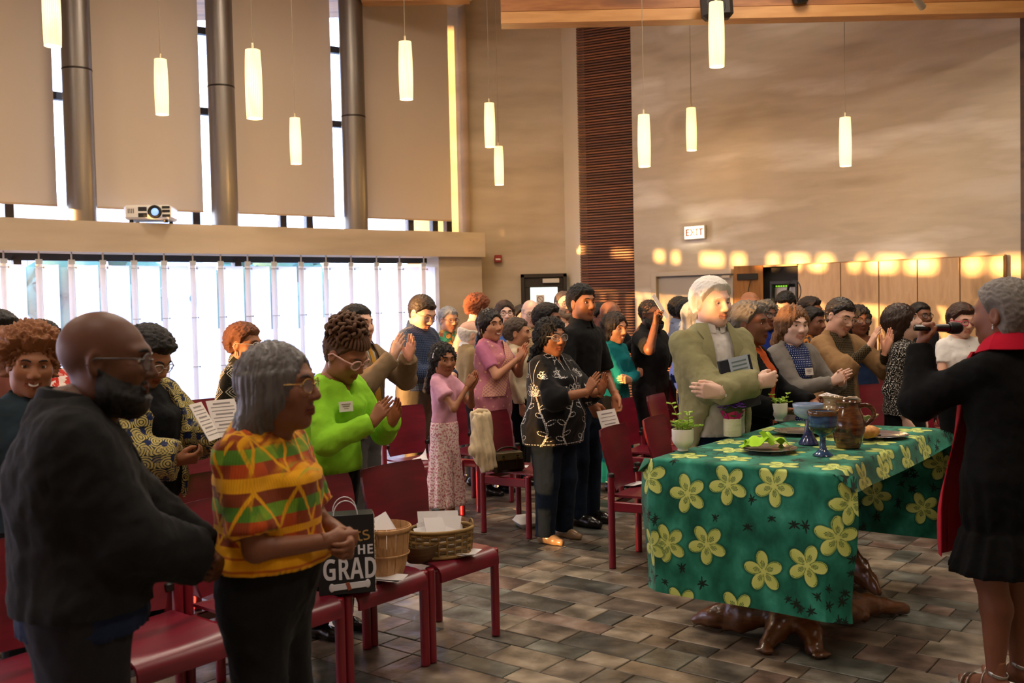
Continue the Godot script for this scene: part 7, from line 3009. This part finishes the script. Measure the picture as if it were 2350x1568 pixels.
	# ------------------------------------------------ middle
	d = who({"label": "person in glasses and a black tunic stitched with white flowers, clapping", "px": 1266, "ty": 728, "z": 6.95, "yaw": 50, "g": 1.42, "bust": 0.06, "belly": 0.06, "arm": 1.05, "skin": K[3], "hs": 1.10, "cell": 0.013, "fine": 0.0048, "head": [-16, 0, 0], "hair": {"style": "long", "c": S("15110f"), "len": 0.15, "w": 0.105, "back": 0.02, "curl": true, "puff": 0.016, "wave": 0.012, "bump": 0.012, "end": 1.25}, "glasses": S("8f8a84"), "glass_t": 0.003, "glass_r": 0.025, "stance": 0.10,
		"top": {"m": mats.stitched, "sleeve": 0.8, "hem": 0.445, "neck": 0.05, "vee": 0.14, "vee_w": 0.06, "full": 1.3, "ease": 0.016, "name": "tunic", "smock": 0.02}, "bottom": {"m": jeans, "w": 1.0, "cuff": 0.075, "hem": 0.05, "name": "jeans"}, "shoe": S("8a6f52")}, clap(1.18, 0.40, 0.08, 1.0))
	d = who({"label": "tall person in a black polo shirt holding a song sheet", "px": 1337, "ty": 652, "z": 7.45, "sex": "m", "yaw": 52, "g": 0.92, "sw": 1.02, "skin": K[3], "hs": 1.10, "face": Vector3(0.95, 1.04, 1.0), "cell": 0.014, "fine": 0.005, "head": [-16, -2, 0], "hair": {"c": S("0f0c0b"), "curl": true, "puff": 0.020, "front": 0.055}, "top": {"m": black, "sleeve": 0.56, "hem": 0.50, "collar": black, "neck": 0.02, "full": 1.2, "name": "polo_shirt"}, "bottom": {"m": jeans, "hem": 0.05, "name": "jeans"}, "shoe": S("100d0b")}, {"ra": [Vector3(-0.20, 0.90, 0.20), "hold", Vector3(0.2, -0.9, 0.5), Vector3(1, 0, 0)], "la": [Vector3(0.12, 0.92, 0.20), "relax", Vector3(-0.4, -0.9, 0.4), Vector3(-1, 0, 0)]})
	held_sheets(d, "white printed song sheet hanging from the tall person's hand", [hand_at(d, 0, Vector3(0.02, 0.17, 0.04)) + Vector3(-0.03, -0.03, 0.03)], 0.24, 0.27, "song_sheet")
	who({"label": "person in a dim red top behind the tall black polo shirt", "px": 1379, "ty": 696, "z": 10.5, "yaw": 36, "skin": K[2], "cell": 0.024, "fine": 0.008, "glasses": S("3a2a26"), "hair": {"c": S("140f0d"), "curl": true, "puff": 0.03}, "top": {"m": cloth("wine", S("5a2424"))}, "bottom": dark_tr})
	who({"label": "person in black and glasses clapping beside the wooden slat panel", "px": 1402, "ty": 692, "z": 9.8, "sex": "m", "yaw": 44, "skin": K[2], "cell": 0.021, "fine": 0.007, "glasses": S("2a2422"), "hair": {"style": "bald", "c": S("140f0d"), "puff": 0.0}, "beard": {"c": S("3a332e"), "puff": 0.004}, "top": {"m": ink}, "bottom": dark_tr}, clap(1.32, 0.34, 0.05, 1.1))
	who({"label": "person in a teal dress with folded arms", "px": 1410, "ty": 715, "z": 8.8, "yaw": 56, "skin": K[4], "cell": 0.017, "fine": 0.006, "smile": true, "teeth": true, "head": [-16, 6, 0], "hair": {"style": "long", "c": S("1d1412"), "len": 0.3, "w": 0.088, "back": 0.03, "puff": 0.014, "wave": 0.008}, "top": {"m": cloth("teal_dress", S("0f6a70")), "hem": 0.06, "flare": 1.35, "neck": 0.05, "pleat": 0.012, "name": "dress"}, "bottom": dark_tr}, crossed(1.12, 0.2))
	d = who({"label": "person in a black polo shirt raising a rolled white paper", "px": 1493, "ty": 688, "z": 9.1, "sex": "m", "yaw": 48, "g": 1.25, "skin": K[1], "cell": 0.018, "fine": 0.006, "head": [-4, 0, 0], "glasses": S("2a2422"), "hair": {"style": "short", "c": S("0f0c0b"), "puff": 0.002, "curl": true}, "beard": {"c": S("0d0a09"), "puff": 0.026}, "top": {"m": black, "sleeve": 0.56, "hem": 0.5, "collar": black, "name": "polo_shirt"}, "bottom": slacks}, {"ra": [Vector3(-0.24, 1.50, 0.22), "hold", Vector3(-0.1, 0.95, 0.1), Vector3(0.6, 0, 0.8), Vector3(-0.6, -1, 0.2)], "la": [Vector3(0.06, 1.06, 0.28), "relax", Vector3(-1, 0, 0.2), Vector3(0, 0, -1)]})
	held_sheets(d, "rolled white paper held up beside the slat panel", [hand_at(d, 0, Vector3(0.01, 0.15, 0.04))], 0.05, 0.24, "rolled_paper", 25.0)
	who({"label": "person in a blue-grey shirt, face hidden behind a white shirt", "px": 1562, "ty": 680, "z": 10.2, "sex": "m", "yaw": 92, "g": 1.1, "skin": K[1], "cell": 0.021, "fine": 0.007, "hair": {"c": S("100c0b"), "puff": 0.012, "curl": true}, "top": {"m": cloth("blue_grey", S("6d7690")), "collar": cloth("blue_grey", S("6d7690")), "full": 1.25}, "bottom": slacks})
	who({"label": "person in a white shirt standing behind the olive jacket", "px": 1584, "ty": 682, "z": 9.4, "sex": "m", "yaw": 84, "skin": K[0], "cell": 0.02, "fine": 0.007, "hair": {"c": S("0c0908"), "puff": 0.016, "curl": true}, "top": {"m": white, "collar": white, "full": 1.35, "hem": 0.47}, "bottom": {"m": ink}})
	who({"label": "person in a royal blue top with back turned, behind olive jacket", "px": 1594, "ty": 690, "z": 8.75, "yaw": 130, "skin": K[6], "cell": 0.022, "fine": 0.007, "hair": {"style": "long", "c": S("a9a49c"), "len": 0.16, "w": 0.09, "puff": 0.014, "sleek": true}, "top": {"m": cloth("royal_blue", S("1d2f7c")), "hem": 0.45}, "bottom": {"m": cloth("tan_slacks", S("8a7a66"))}})
	d = who({"label": "person in an olive jacket, arms folded over a navy book", "px": 1632, "ty": 633, "z": 5.75, "sex": "m", "yaw": 16, "g": 1.15, "belly": 0.07, "skin": K[6], "hs": 1.14, "cell": 0.014, "fine": 0.0045, "head": [13, 2, 2], "smile": true, "iris": Color(0.06, 0.07, 0.09), "lid": 0.25, "hair": {"c": S("e2ddd4"), "puff": 0.026, "bump": 0.004, "front": 0.066, "brow": S("c9beb0")}, "top": {"m": white, "collar": white, "neck": 0.02, "hem": 0.5, "ease": 0.01}, "over": {"m": cloth("olive_jacket", S("8b8864")), "hem": 0.455, "open": [0.16, 0.07, 0.07], "full": 1.2, "name": "olive_jacket", "flare": 1.08}, "bottom": {"m": navy}}, crossed(1.16, 0.30))
	book(d)
	lapels(d, cloth("olive_jacket", S("8b8864")))
	d = who({"label": "person in a black cardigan over orange, holding out a sheet", "px": 1722, "ty": 690, "z": 6.4, "yaw": 58, "g": 1.2, "bust": 0.04, "belly": 0.03, "skin": K[2], "hs": 1.14, "cell": 0.015, "fine": 0.005, "head": [0, -4, 0], "hair": {"c": S("6a645e"), "curl": true, "puff": 0.026, "bump": 0.011}, "earring": S("7a1f1a"), "ear_len": 0.016, "top": {"m": cloth("orange_top", S("a8481c")), "neck": 0.08, "neck_w": 0.08}, "over": {"m": ink, "hem": 0.30, "open": [0.05, 0.07, 0.09], "full": 1.2, "name": "cardigan"}, "bottom": {"m": black}}, {"ra": [Vector3(-0.14, 1.02, 0.26), "open", Vector3(0.35, -0.1, 0.9), Vector3(0, 1, 0.1)], "la": [Vector3(0.20, 1.04, 0.36), "hold", Vector3(-0.3, 0.0, 0.95), Vector3(-0.3, 1, 0)]})
	held_sheets(d, "folded white sheet held out from the black cardigan sleeve", [hand_at(d, 1, Vector3(0.0, 0.10, 0.045)) + Vector3(0, 0.01, 0.07)], 0.2, 0.15, "song_sheet", 0.0, true)
	d = who({"label": "person in a grey cardigan over a polka dot dress, clapping", "px": 1818, "ty": 700, "z": 7.0, "yaw": 24, "skin": K[6], "hs": 1.12, "cell": 0.015, "fine": 0.005, "head": [-6, 2, -3], "smile": true, "hair": {"style": "long", "c": S("6a4a30"), "len": 0.13, "w": 0.10, "puff": 0.016, "wave": 0.012, "bump": 0.006, "end": 1.1}, "top": {"m": mats.polka, "hem": 0.3, "flare": 1.15, "neck": 0.07, "neck_w": 0.085, "sleeve": 0.5, "name": "dress"}, "over": {"m": cloth("grey_knit", S("77726c")), "hem": 0.42, "open": [0.07, 0.07, 0.10], "name": "cardigan"}, "bottom": dark_tr}, clap(1.17, 0.36, 0.035, 0.35, 0.10))
	name_tag(d, 0.02, 1.24, 0.145)
	d = who({"label": "person in round glasses, camel cardigan and plaid dress, clapping high", "px": 1920, "ty": 697, "z": 7.4, "H": 1.655, "yaw": 18, "skin": K[5], "hs": 1.10, "cell": 0.015, "fine": 0.005, "head": [6, 16, -8], "smile": true, "lid": 0.2, "hair": {"c": S("1f1a18"), "puff": 0.016, "sleek": true}, "glasses": S("a58a70"), "glass_t": 0.0018, "glass_r": 0.026, "top": {"m": mats.plaid, "hem": 0.2, "flare": 1.15, "neck": 0.05, "vee": 0.1, "vee_w": 0.05, "name": "plaid_dress"}, "over": {"m": cloth("camel", S("8f6f4c")), "hem": 0.36, "open": [0.08, 0.07, 0.08], "sleeve": 0.78, "full": 1.35, "name": "cardigan"}, "bottom": dark_tr}, {"ra": [Vector3(0.03, 1.36, 0.36), "flat", Vector3(0.35, 0.9, 0.2), Vector3(1, -0.2, 0.2)], "la": [Vector3(0.17, 1.33, 0.36), "flat", Vector3(0.15, 0.9, 0.3), Vector3(-1, 0.2, 0.2)]})
	who({"label": "person in glasses and a navy off-shoulder dress with white frill", "px": 1970, "ty": 700, "z": 9.4, "yaw": 6, "g": 1.1, "skin": K[2], "cell": 0.018, "fine": 0.006, "glasses": S("4a3a34"), "hair": {"style": "long", "c": S("17110f"), "len": 0.17, "w": 0.094, "puff": 0.022, "wave": 0.01, "curl": true}, "top": {"m": white, "sleeve": 0.0, "hem": 0.68, "yoke": 0.775, "neck": 0.0, "name": "frill", "ease": 0.022}, "over": {"m": cloth("denim_navy", S("1c2b48")), "sleeve": 0.0, "hem": 0.27, "flare": 1.5, "yoke": 0.745, "neck": 0.0, "name": "dress", "ease": 0.016}, "bottom": dark_tr})
	who({"label": "person in black at the back, just left of the open cupboard", "px": 1722, "ty": 670, "z": 10.9, "sex": "m", "yaw": 30, "skin": K[3], "cell": 0.026, "fine": 0.008, "hair": {"style": "bald", "c": S("2a1a12"), "puff": 0.0}, "top": {"m": ink}, "bottom": dark_tr})
	who({"label": "person in glasses and a royal blue top, facing the camera", "px": 1757, "ty": 688, "z": 9.2, "yaw": 22, "skin": K[2], "cell": 0.02, "fine": 0.0065, "glasses": S("3a2e28"), "hair": {"style": "long", "c": S("5e5850"), "len": 0.08, "w": 0.09, "puff": 0.02, "wave": 0.012, "curl": true}, "top": {"m": cloth("royal_blue", S("1d2f7c")), "neck": 0.06}, "bottom": dark_tr})
	who({"label": "person in black bowing before the equipment rack", "px": 1806, "ty": 680, "z": 10.6, "H": 1.74, "yaw": -30, "lean": 6, "skin": K[5], "cell": 0.024, "fine": 0.0075, "head": [-10, 26, 0], "hair": {"c": S("0e0b0a"), "puff": 0.022}, "top": {"m": ink}, "bottom": dark_tr})
	who({"label": "person in black and glasses at the back, right of the rack", "px": 1861, "ty": 680, "z": 10.2, "sex": "m", "yaw": 50, "skin": K[2], "cell": 0.024, "fine": 0.0075, "glasses": S("2a2422"), "hair": {"c": S("241712"), "curl": true, "puff": 0.03}, "top": {"m": ink}, "bottom": dark_tr})
	who({"label": "person in an amber and dark print between the grey and camel cardigans", "px": 1866, "ty": 704, "z": 9.5, "yaw": 40, "g": 1.2, "skin": K[2], "cell": 0.02, "fine": 0.007, "hair": {"c": S("15100e"), "curl": true, "puff": 0.03}, "top": {"m": mats.amber_print}, "bottom": dark_tr})
	d = who({"label": "person in a black and white speckled blouse and long black skirt", "px": 2078, "ty": 700, "z": 7.2, "H": 1.60, "yaw": 52, "g": 1.05, "skin": K[6], "cell": 0.015, "fine": 0.0055, "head": [10, -16, 4], "hair": {"style": "long", "c": S("2a1a12"), "len": 0.105, "w": 0.094, "puff": 0.016, "sleek": true, "bangs": true}, "earring": S("b08a4a"), "top": {"m": mats.speckle, "hem": 0.51, "neck": 0.06, "full": 1.2, "smock": 0.025, "name": "blouse"}, "bottom": {"kind": "skirt", "m": ink, "hem": 0.12, "flare": 1.2}})
	beads(d, S("b08a4a"), 0.07, 0.003, 26)
	who({"label": "person in charcoal and glasses behind the raised microphone", "px": 2112, "ty": 693, "z": 10.0, "sex": "m", "yaw": 20, "skin": K[2], "cell": 0.022, "fine": 0.007, "glasses": S("2a2422"), "hair": {"c": S("120e0c"), "puff": 0.014}, "top": {"m": slacks.m}, "bottom": dark_tr})
	d = who({"label": "person in pink glasses, white blouse and dark beads, reading", "px": 2204, "ty": 693, "z": 8.1, "yaw": 0, "g": 1.15, "skin": K[5], "hs": 1.08, "cell": 0.017, "fine": 0.0055, "head": [8, 8, 0], "glasses": S("c0305a"), "glass_t": 0.003, "hair": {"c": S("3a2418"), "puff": 0.028, "bump": 0.006}, "top": {"m": white, "sleeve": 0.36, "neck": 0.075, "neck_w": 0.095, "smock": 0.03, "hem": 0.5, "name": "blouse"}, "bottom": dark_tr}, folded(1.12, 0.3))
	beads(d, S("221a16"), 0.10, 0.007, 26)
	held_sheets(d, "white sheet in the hands of the person in pink glasses", [hand_at(d, 0, Vector3(0, 0.1, 0.05))], 0.2, 0.26, "song_sheet")

# ---- things worn and held
func beads(d: Dictionary, col: Color, r: float, size: float, n := 22) -> void:
	var sh := Shape.new()
	var H: float = d._H
	var sec: Array = d._sec
	var z0: float = sec[8][2]
	for q in n:
		var a := PI * (q + 0.5) / n
		var drop := sin(a)
		sh.ball(Vector3(cos(a) * r * 0.95, 0.862 * H - 0.045 - drop * r * 0.72, z0 - 0.02 + 0.035 + drop * (0.075 * d._k + 0.012)), Vector3.ONE * size, 8, 6)
	part(d._root, "necklace", sh, mat("beads_" + col.to_html(), col, 0.3)).set_meta("kind", "stuff")

func name_tag(d: Dictionary, x: float, y: float, z := 0.155) -> void:
	var sh := Shape.new()
	var sec: Array = d._sec
	y *= d._k
	var s: Array = sec[6]
	var fx: float = x / (s[3] + 0.02)
	var zz: float = s[2] + (s[4] + 0.03) * sqrt(maxf(0.05, 1.0 - fx * fx))
	sh.box(Vector3(x, y, zz), Vector3(0.075, 0.05, 0.002), Basis(Vector3.UP, fx * 0.8) * Basis(Vector3.RIGHT, -0.12), 0.0)
	var o := part(d._root, "name_tag", sh, mat("tag_white", S("dcd6d2"), 0.6))
	sh = Shape.new()
	for k in 3:
		sh.box(Vector3(x, y + 0.012 - k * 0.011, zz + 0.002), Vector3(0.05 - k * 0.012, 0.003, 0.001), Basis(Vector3.UP, fx * 0.8) * Basis(Vector3.RIGHT, -0.12), 0.0)
	part(o, "printing", sh, mat("tag_ink", S("8a6f6c"), 0.7)).set_meta("kind", "stuff")

func tie(d: Dictionary) -> void:
	var H: float = d._H
	var sec: Array = d._sec
	var rows := []
	for r in 12:
		var f := r / 11.0
		var y: float = lerpf(0.838, 0.535, f) * H
		var s: Array = sec[0]
		for e in sec:
			if e[0] <= y: s = e
		var w: float = lerpf(0.016, 0.040, f) if r < 11 else 0.004
		var zz: float = s[2] + s[4] + 0.018
		rows.append([Vector3(-w, y, zz - 0.002), Vector3(0, y, zz + 0.004), Vector3(w, y, zz - 0.002)])
	for r in range(1, 11):
		rows[r][0].z = (rows[r - 1][0].z + rows[r][0].z + rows[r + 1][0].z) / 3.0
		rows[r][1].z = rows[r][0].z + 0.006
		rows[r][2].z = rows[r][0].z
	var sh := Shape.new()
	sh.grid(rows, 0.003)
	part(d._root, "necktie", sh, mats.yellow_tie)

func lapels(d: Dictionary, m: Material) -> void:
	var H: float = d._H
	var sec: Array = d._sec
	for s in [-1.0, 1.0]:
		var rows := []
		for r in 9:
			var f := r / 8.0
			var y: float = lerpf(0.862, 0.665, f) * H
			var k := 0
			while k < sec.size() - 2 and sec[k + 1][0] < y: k += 1
			var t: float = clampf((y - sec[k][0]) / (sec[k + 1][0] - sec[k][0]), 0.0, 1.0)
			var rx: float = lerpf(sec[k][3], sec[k + 1][3], t) + 0.034
			var rz: float = lerpf(sec[k][4], sec[k + 1][4], t) + 0.034
			var cz: float = lerpf(sec[k][2], sec[k + 1][2], t)
			var w: float = 0.058 * sin(PI * clampf(0.22 + 0.78 * f, 0, 1)) + 0.010 - (0.02 if r == 2 else 0.0)
			var row := []
			for q in 4:
				var x: float = lerpf(0.058, 0.062, f) + w * q / 3.0
				row.append(Vector3(x * s, y, cz + rz * sqrt(maxf(0.03, 1.0 - pow(x / rx, 2.0))) + 0.003))
			rows.append(row)
		var sh := Shape.new()
		sh.grid(rows, 0.006)
		part(d._root, "lapel", sh, m)

func sash(d: Dictionary) -> void:      # the sari's end, over the left shoulder
	var H: float = d._H
	var sec: Array = d._sec
	var rows := []
	for r in 15:
		var f := r / 14.0
		var y: float = lerpf(0.835, 0.54, f) * H
		var k := 0
		while k < sec.size() - 2 and sec[k + 1][0] < y: k += 1
		var t: float = clampf((y - sec[k][0]) / (sec[k + 1][0] - sec[k][0]), 0.0, 1.0)
		var rx: float = lerpf(sec[k][3], sec[k + 1][3], t) + 0.034
		var rz: float = lerpf(sec[k][4], sec[k + 1][4], t) + 0.034
		var cz: float = lerpf(sec[k][2], sec[k + 1][2], t)
		var row := []
		for q in 7:
			var x: float = lerpf(0.10, -0.15, f) + (q / 6.0 - 0.5) * lerpf(0.10, 0.20, f)
			x = clampf(x, -rx * 0.97, rx * 0.97)
			row.append(Vector3(x, y, cz + rz * sqrt(maxf(0.02, 1.0 - pow(x / rx, 2.0))) + 0.004 * sin(q * 2.4)))
		rows.append(row)
	var sh := Shape.new()
	sh.grid(rows, 0.004)
	part(d._root, "sari_end", sh, mats.sari_border)

func headband(d: Dictionary) -> void:
	var sh := Shape.new()
	var pts := []
	for q in 15:
		var a := PI * q / 14
		pts.append(d._head * Vector3(cos(a) * 0.093, 0.02 + sin(a) * 0.092, 0.016))
	sh.tube(pts, [0.006], 8)
	part(d._root, "headband", sh, mat("headband_white", S("d9d2cc"), 0.5))

func updo(d: Dictionary, col: Color) -> void:
	var sh := Shape.new()
	rng.seed = 44
	for q in 70:
		var a := q * 2.399
		var f := (q + 0.5) / 70.0
		var th := acos(1.0 - 1.25 * f)
		var c := Vector3(sin(th) * cos(a) * 0.085, 0.095 + cos(th) * 0.075, -0.035 + sin(th) * sin(a) * 0.085)
		var ring := []
		var b := Basis(Vector3(rng.randfn(), rng.randfn(), rng.randfn()).normalized(), rng.randf() * 6.0)
		for e in 9:
			var t := TAU * e / 8
			ring.append(c + b * Vector3(cos(t) * 0.015, sin(t) * 0.015, 0))
		sh.tube(ring, [0.0085], 6, 1.0, false)
	for q in 26:      # braids swept up from the hairline
		var a := lerpf(-2.4, 2.4, q / 25.0)
		var pts := []
		for e in 6:
			var t := e / 5.0
			var el := lerpf(0.12, 1.15, t)
			pts.append(Vector3(sin(a) * cos(el) * 0.088, 0.030 + sin(el) * 0.100, -0.016 + cos(a) * cos(el) * 0.106))
		if absf(a) < 1.35:
			for e in 6: pts[e].y += 0.030 * (1.0 - e / 5.0)
		sh.tube(pts, [0.007], 6, 1.0)
	var o := Shape.new()
	o.add(sh, d._head)
	part(d._root, "braided_updo", o, mat("hair_curl_" + col.to_html())).set_meta("kind", "stuff")

# one or more printed sheets at points of the person's own frame
func held_sheets(d: Dictionary, label: String, at_: Array, w: float, h: float, called: String, roll := 0.0, level := false) -> void:
	var root: Node3D = d._root
	var t := thing(called, label, "paper", root.position, root.rotation_degrees.y)
	for k in at_.size():
		var b := Basis(Vector3.BACK, deg_to_rad(roll)) * Basis(Vector3.RIGHT, -0.35)
		if level:
			b = Basis(Vector3.RIGHT, -1.35)
		if at_.size() == 2:
			if k == 0: at_ = [(at_[0] + at_[1]) / 2.0 + Vector3(-w * 0.47, 0.05, 0.03), (at_[0] + at_[1]) / 2.0 + Vector3(w * 0.47, 0.05, 0.03)]
			b = Basis(Vector3.UP, 0.35 if k == 0 else -0.35) * Basis(Vector3.RIGHT, -0.5)
		var sh := Shape.new()
		sh.box(at_[k], Vector3(w, h, 0.003), b, 0.0)
		var p := part(t, "page", sh, mat("page_white", S("d9d0cc"), 0.8))
		var ln := Shape.new()
		for q in 9:
			if w > 0.1:
				ln.box(at_[k] + b * Vector3(0.0, h * (0.40 - q * 0.095), 0.002), Vector3(w * (0.80 if q % 3 else 0.6), 0.004 if q % 3 else 0.008, 0.0006), b, 0.0)
		if w > 0.1:
			part(p, "printed_lines", ln, mat("print_ink", S("8a8180"), 0.8)).set_meta("kind", "stuff")

func book(d: Dictionary) -> void:
	var root: Node3D = d._root
	var k: float = d._k
	var t := thing("navy_book", "navy hardback book hugged against the olive jacket", "book", root.position, root.rotation_degrees.y)
	var c := Vector3(0.03, 1.16 * k, 0.265)
	var b := Basis(Vector3.BACK, 0.18) * Basis(Vector3.RIGHT, -0.1)
	var sh := Shape.new()
	sh.box(c, Vector3(0.2, 0.29, 0.022), b, 0.004)
	part(t, "cover", sh, mat("book_navy", S("1c2433"), 0.45))
	sh = Shape.new()
	sh.box(c + b * Vector3(0.02, 0.07, 0.013), Vector3(0.12, 0.15, 0.003), b, 0.0)
	var lb := part(t, "leaflet", sh, mat("leaflet_blue", S("aebccb"), 0.7))
	sh = Shape.new()
	for q in 3:
		sh.box(c + b * Vector3(0.02, 0.12 - q * 0.022, 0.016), Vector3(0.09, 0.007, 0.001), b, 0.0)
	part(lb, "printed_lines", sh, mat("leaflet_ink", S("6a7f86"), 0.7)).set_meta("kind", "stuff")

func speaker_kit(d: Dictionary) -> void:
	var root: Node3D = d._root
	var H: float = d._H
	# red collar scarf
	var red := cloth("red_stole", S("a8122a"))
	var rows := []
	for r in 5:
		var row := []
		for q in 25:
			var a := TAU * q / 24.0
			var rad: float = [0.066, 0.072, 0.088, 0.108, 0.122][r]
			row.append(Vector3(cos(a) * rad * 1.15, 0.862 * H + [0.022, 0.03, 0.018, -0.01, -0.038][r] - 0.03 * maxf(0.0, sin(a)), sin(a) * rad - 0.012))
		rows.append(row)
	var sh := Shape.new()
	sh.grid(rows, 0.006)
	part(root, "red_scarf", sh, red)
	# the two ends hang down the front
	for s in [-1.0, 1.0]:
		rows = []
		for r in 14:
			var f := r / 13.0
			var y: float = lerpf(0.83, 0.31, f) * H
			var zz: float = 0.15 + 0.11 * smoothstep(0.1, 0.8, f) if f > 0.05 else 0.11
			rows.append([Vector3(-s * 0.01, y, zz), Vector3(s * 0.07, y, zz + 0.012 * sin(f * 9.0)), Vector3(s * 0.105, y, zz - 0.03)])
		sh = Shape.new()
		sh.grid(rows, 0.004)
		part(root, "stole_end", sh, red)
	# watch
	var arm: Dictionary = d._arms[1]
	var ax: Vector3 = (arm.wr - arm.el).normalized()
	var o: Vector3 = arm.wr - ax * 0.02
	var ring := []
	var s1 := ax.cross(Vector3.UP).normalized()
	var s2 := s1.cross(ax)
	for q in 17:
		var a := TAU * q / 16
		ring.append(o + (s1 * cos(a) + s2 * sin(a)) * 0.034)
	sh = Shape.new()
	sh.tube(ring, [0.011], 8, 0.5, false)
	var w := part(root, "watch", sh, mat("watch_band", S("3a4652"), 0.5))
	sh = Shape.new()
	var inv := Basis(Vector3.UP, deg_to_rad(-root.rotation_degrees.y))
	var cam_dir := (inv * Vector3(0, 0, 1)).slide(ax).normalized()
	sh.box(o + cam_dir * 0.036, Vector3(0.042, 0.036, 0.012), Basis(ax.cross(cam_dir), ax, cam_dir), 0.006)
	part(w, "watch_face", sh, mat("watch_glass", S("28384a"), 0.08))
	# microphone, a thing of its own
	var grip: Vector3 = arm.hand * Vector3(0.0, 0.085, 0.035)
	var gw := root.position + Basis(Vector3.UP, deg_to_rad(root.rotation_degrees.y)) * grip
	var mic := thing("microphone", "black handheld microphone raised in the speaker's hand", "microphone", gw)
	var dir := Vector3(1.0, -0.03, -0.12).normalized()
	var bs := Basis(dir.cross(Vector3.UP).normalized(), dir, dir.cross(Vector3.UP).normalized().cross(dir))
	sh = Shape.new()
	sh.lathe([Vector2(0, -0.085), Vector2(0.013, -0.083), Vector2(0.0155, 0.0), Vector2(0.019, 0.07), Vector2(0.0195, 0.075), Vector2(0, 0.075)], 20, Vector3.ZERO, bs)
	part(mic, "handle", sh, mat("mic_black", S("141416"), 0.25, {"coat": 0.5}))
	sh = Shape.new()
	sh.lathe([Vector2(0.021, 0.074), Vector2(0.026, 0.082), Vector2(0.0265, 0.10), Vector2(0.025, 0.12), Vector2(0.016, 0.132), Vector2(0, 0.135)], 20, Vector3.ZERO, bs)
	part(mic, "grille", sh, mat("mic_grille", S("1b1b1d"), 0.5, {"metal": 0.6, "bump": texs.leather, "depth": 1.0, "tri": 12.0}))
	sh = Shape.new()
	sh.lathe([Vector2(0.0225, 0.070), Vector2(0.0235, 0.072), Vector2(0.0235, 0.079), Vector2(0.0225, 0.081)], 20, Vector3.ZERO, bs)
	part(mic, "ring", sh, mat("mic_ring", S("3a3a3c"), 0.3, {"metal": 0.8}))
	# silver heeled sandals
	var silver := mat("silver_leather", S("b4b0aa"), 0.28, {"metal": 0.75})
	for s in [-1.0, 1.0]:
		sh = Shape.new()
		var x: float = 0.085 * 1.05 * s
		sh.box(Vector3(x, 0.004, 0.06), Vector3(0.085, 0.012, 0.24), Basis.IDENTITY, 0.004)
		var so := part(root, "sandal", sh, silver)
		for q in [[0.10, 0.045, 0.030], [0.125, 0.046, 0.024], [0.04, 0.036, 0.055]]:
			var arc := []
			for e in 9:
				var a := PI * e / 8
				arc.append(Vector3(x + cos(a) * q[1], 0.006 + sin(a) * (q[2] + 0.012), q[0]))
			var st := Shape.new()
			st.tube(arc, [0.010], 8, 0.35)
			part(so, "strap", st, silver)
		var an := []
		for e in 13:
			var a := TAU * e / 12
			an.append(Vector3(x + cos(a) * 0.036, 0.085 + 0.01 * sin(a), -0.012 + sin(a) * 0.038))
		var st2 := Shape.new()
		st2.tube(an, [0.009], 8, 0.4, false)
		part(so, "ankle_strap", st2, silver)
		var hl := Shape.new()
		hl.box(Vector3(x, 0.02, -0.05), Vector3(0.05, 0.04, 0.045), Basis.IDENTITY, 0.006)
		part(so, "heel", hl, silver)

func _ready() -> void:
	crumple.seed = 3
	crumple.frequency = 0.01
	look_setup()
	make_textures()
	build_room()
	build_lamps()
	build_chairs()
	build_chair_things()
	build_table()
	var t0 := Time.get_ticks_msec()
	make_prints()
	build_people()
	print("people ms ", Time.get_ticks_msec() - t0)
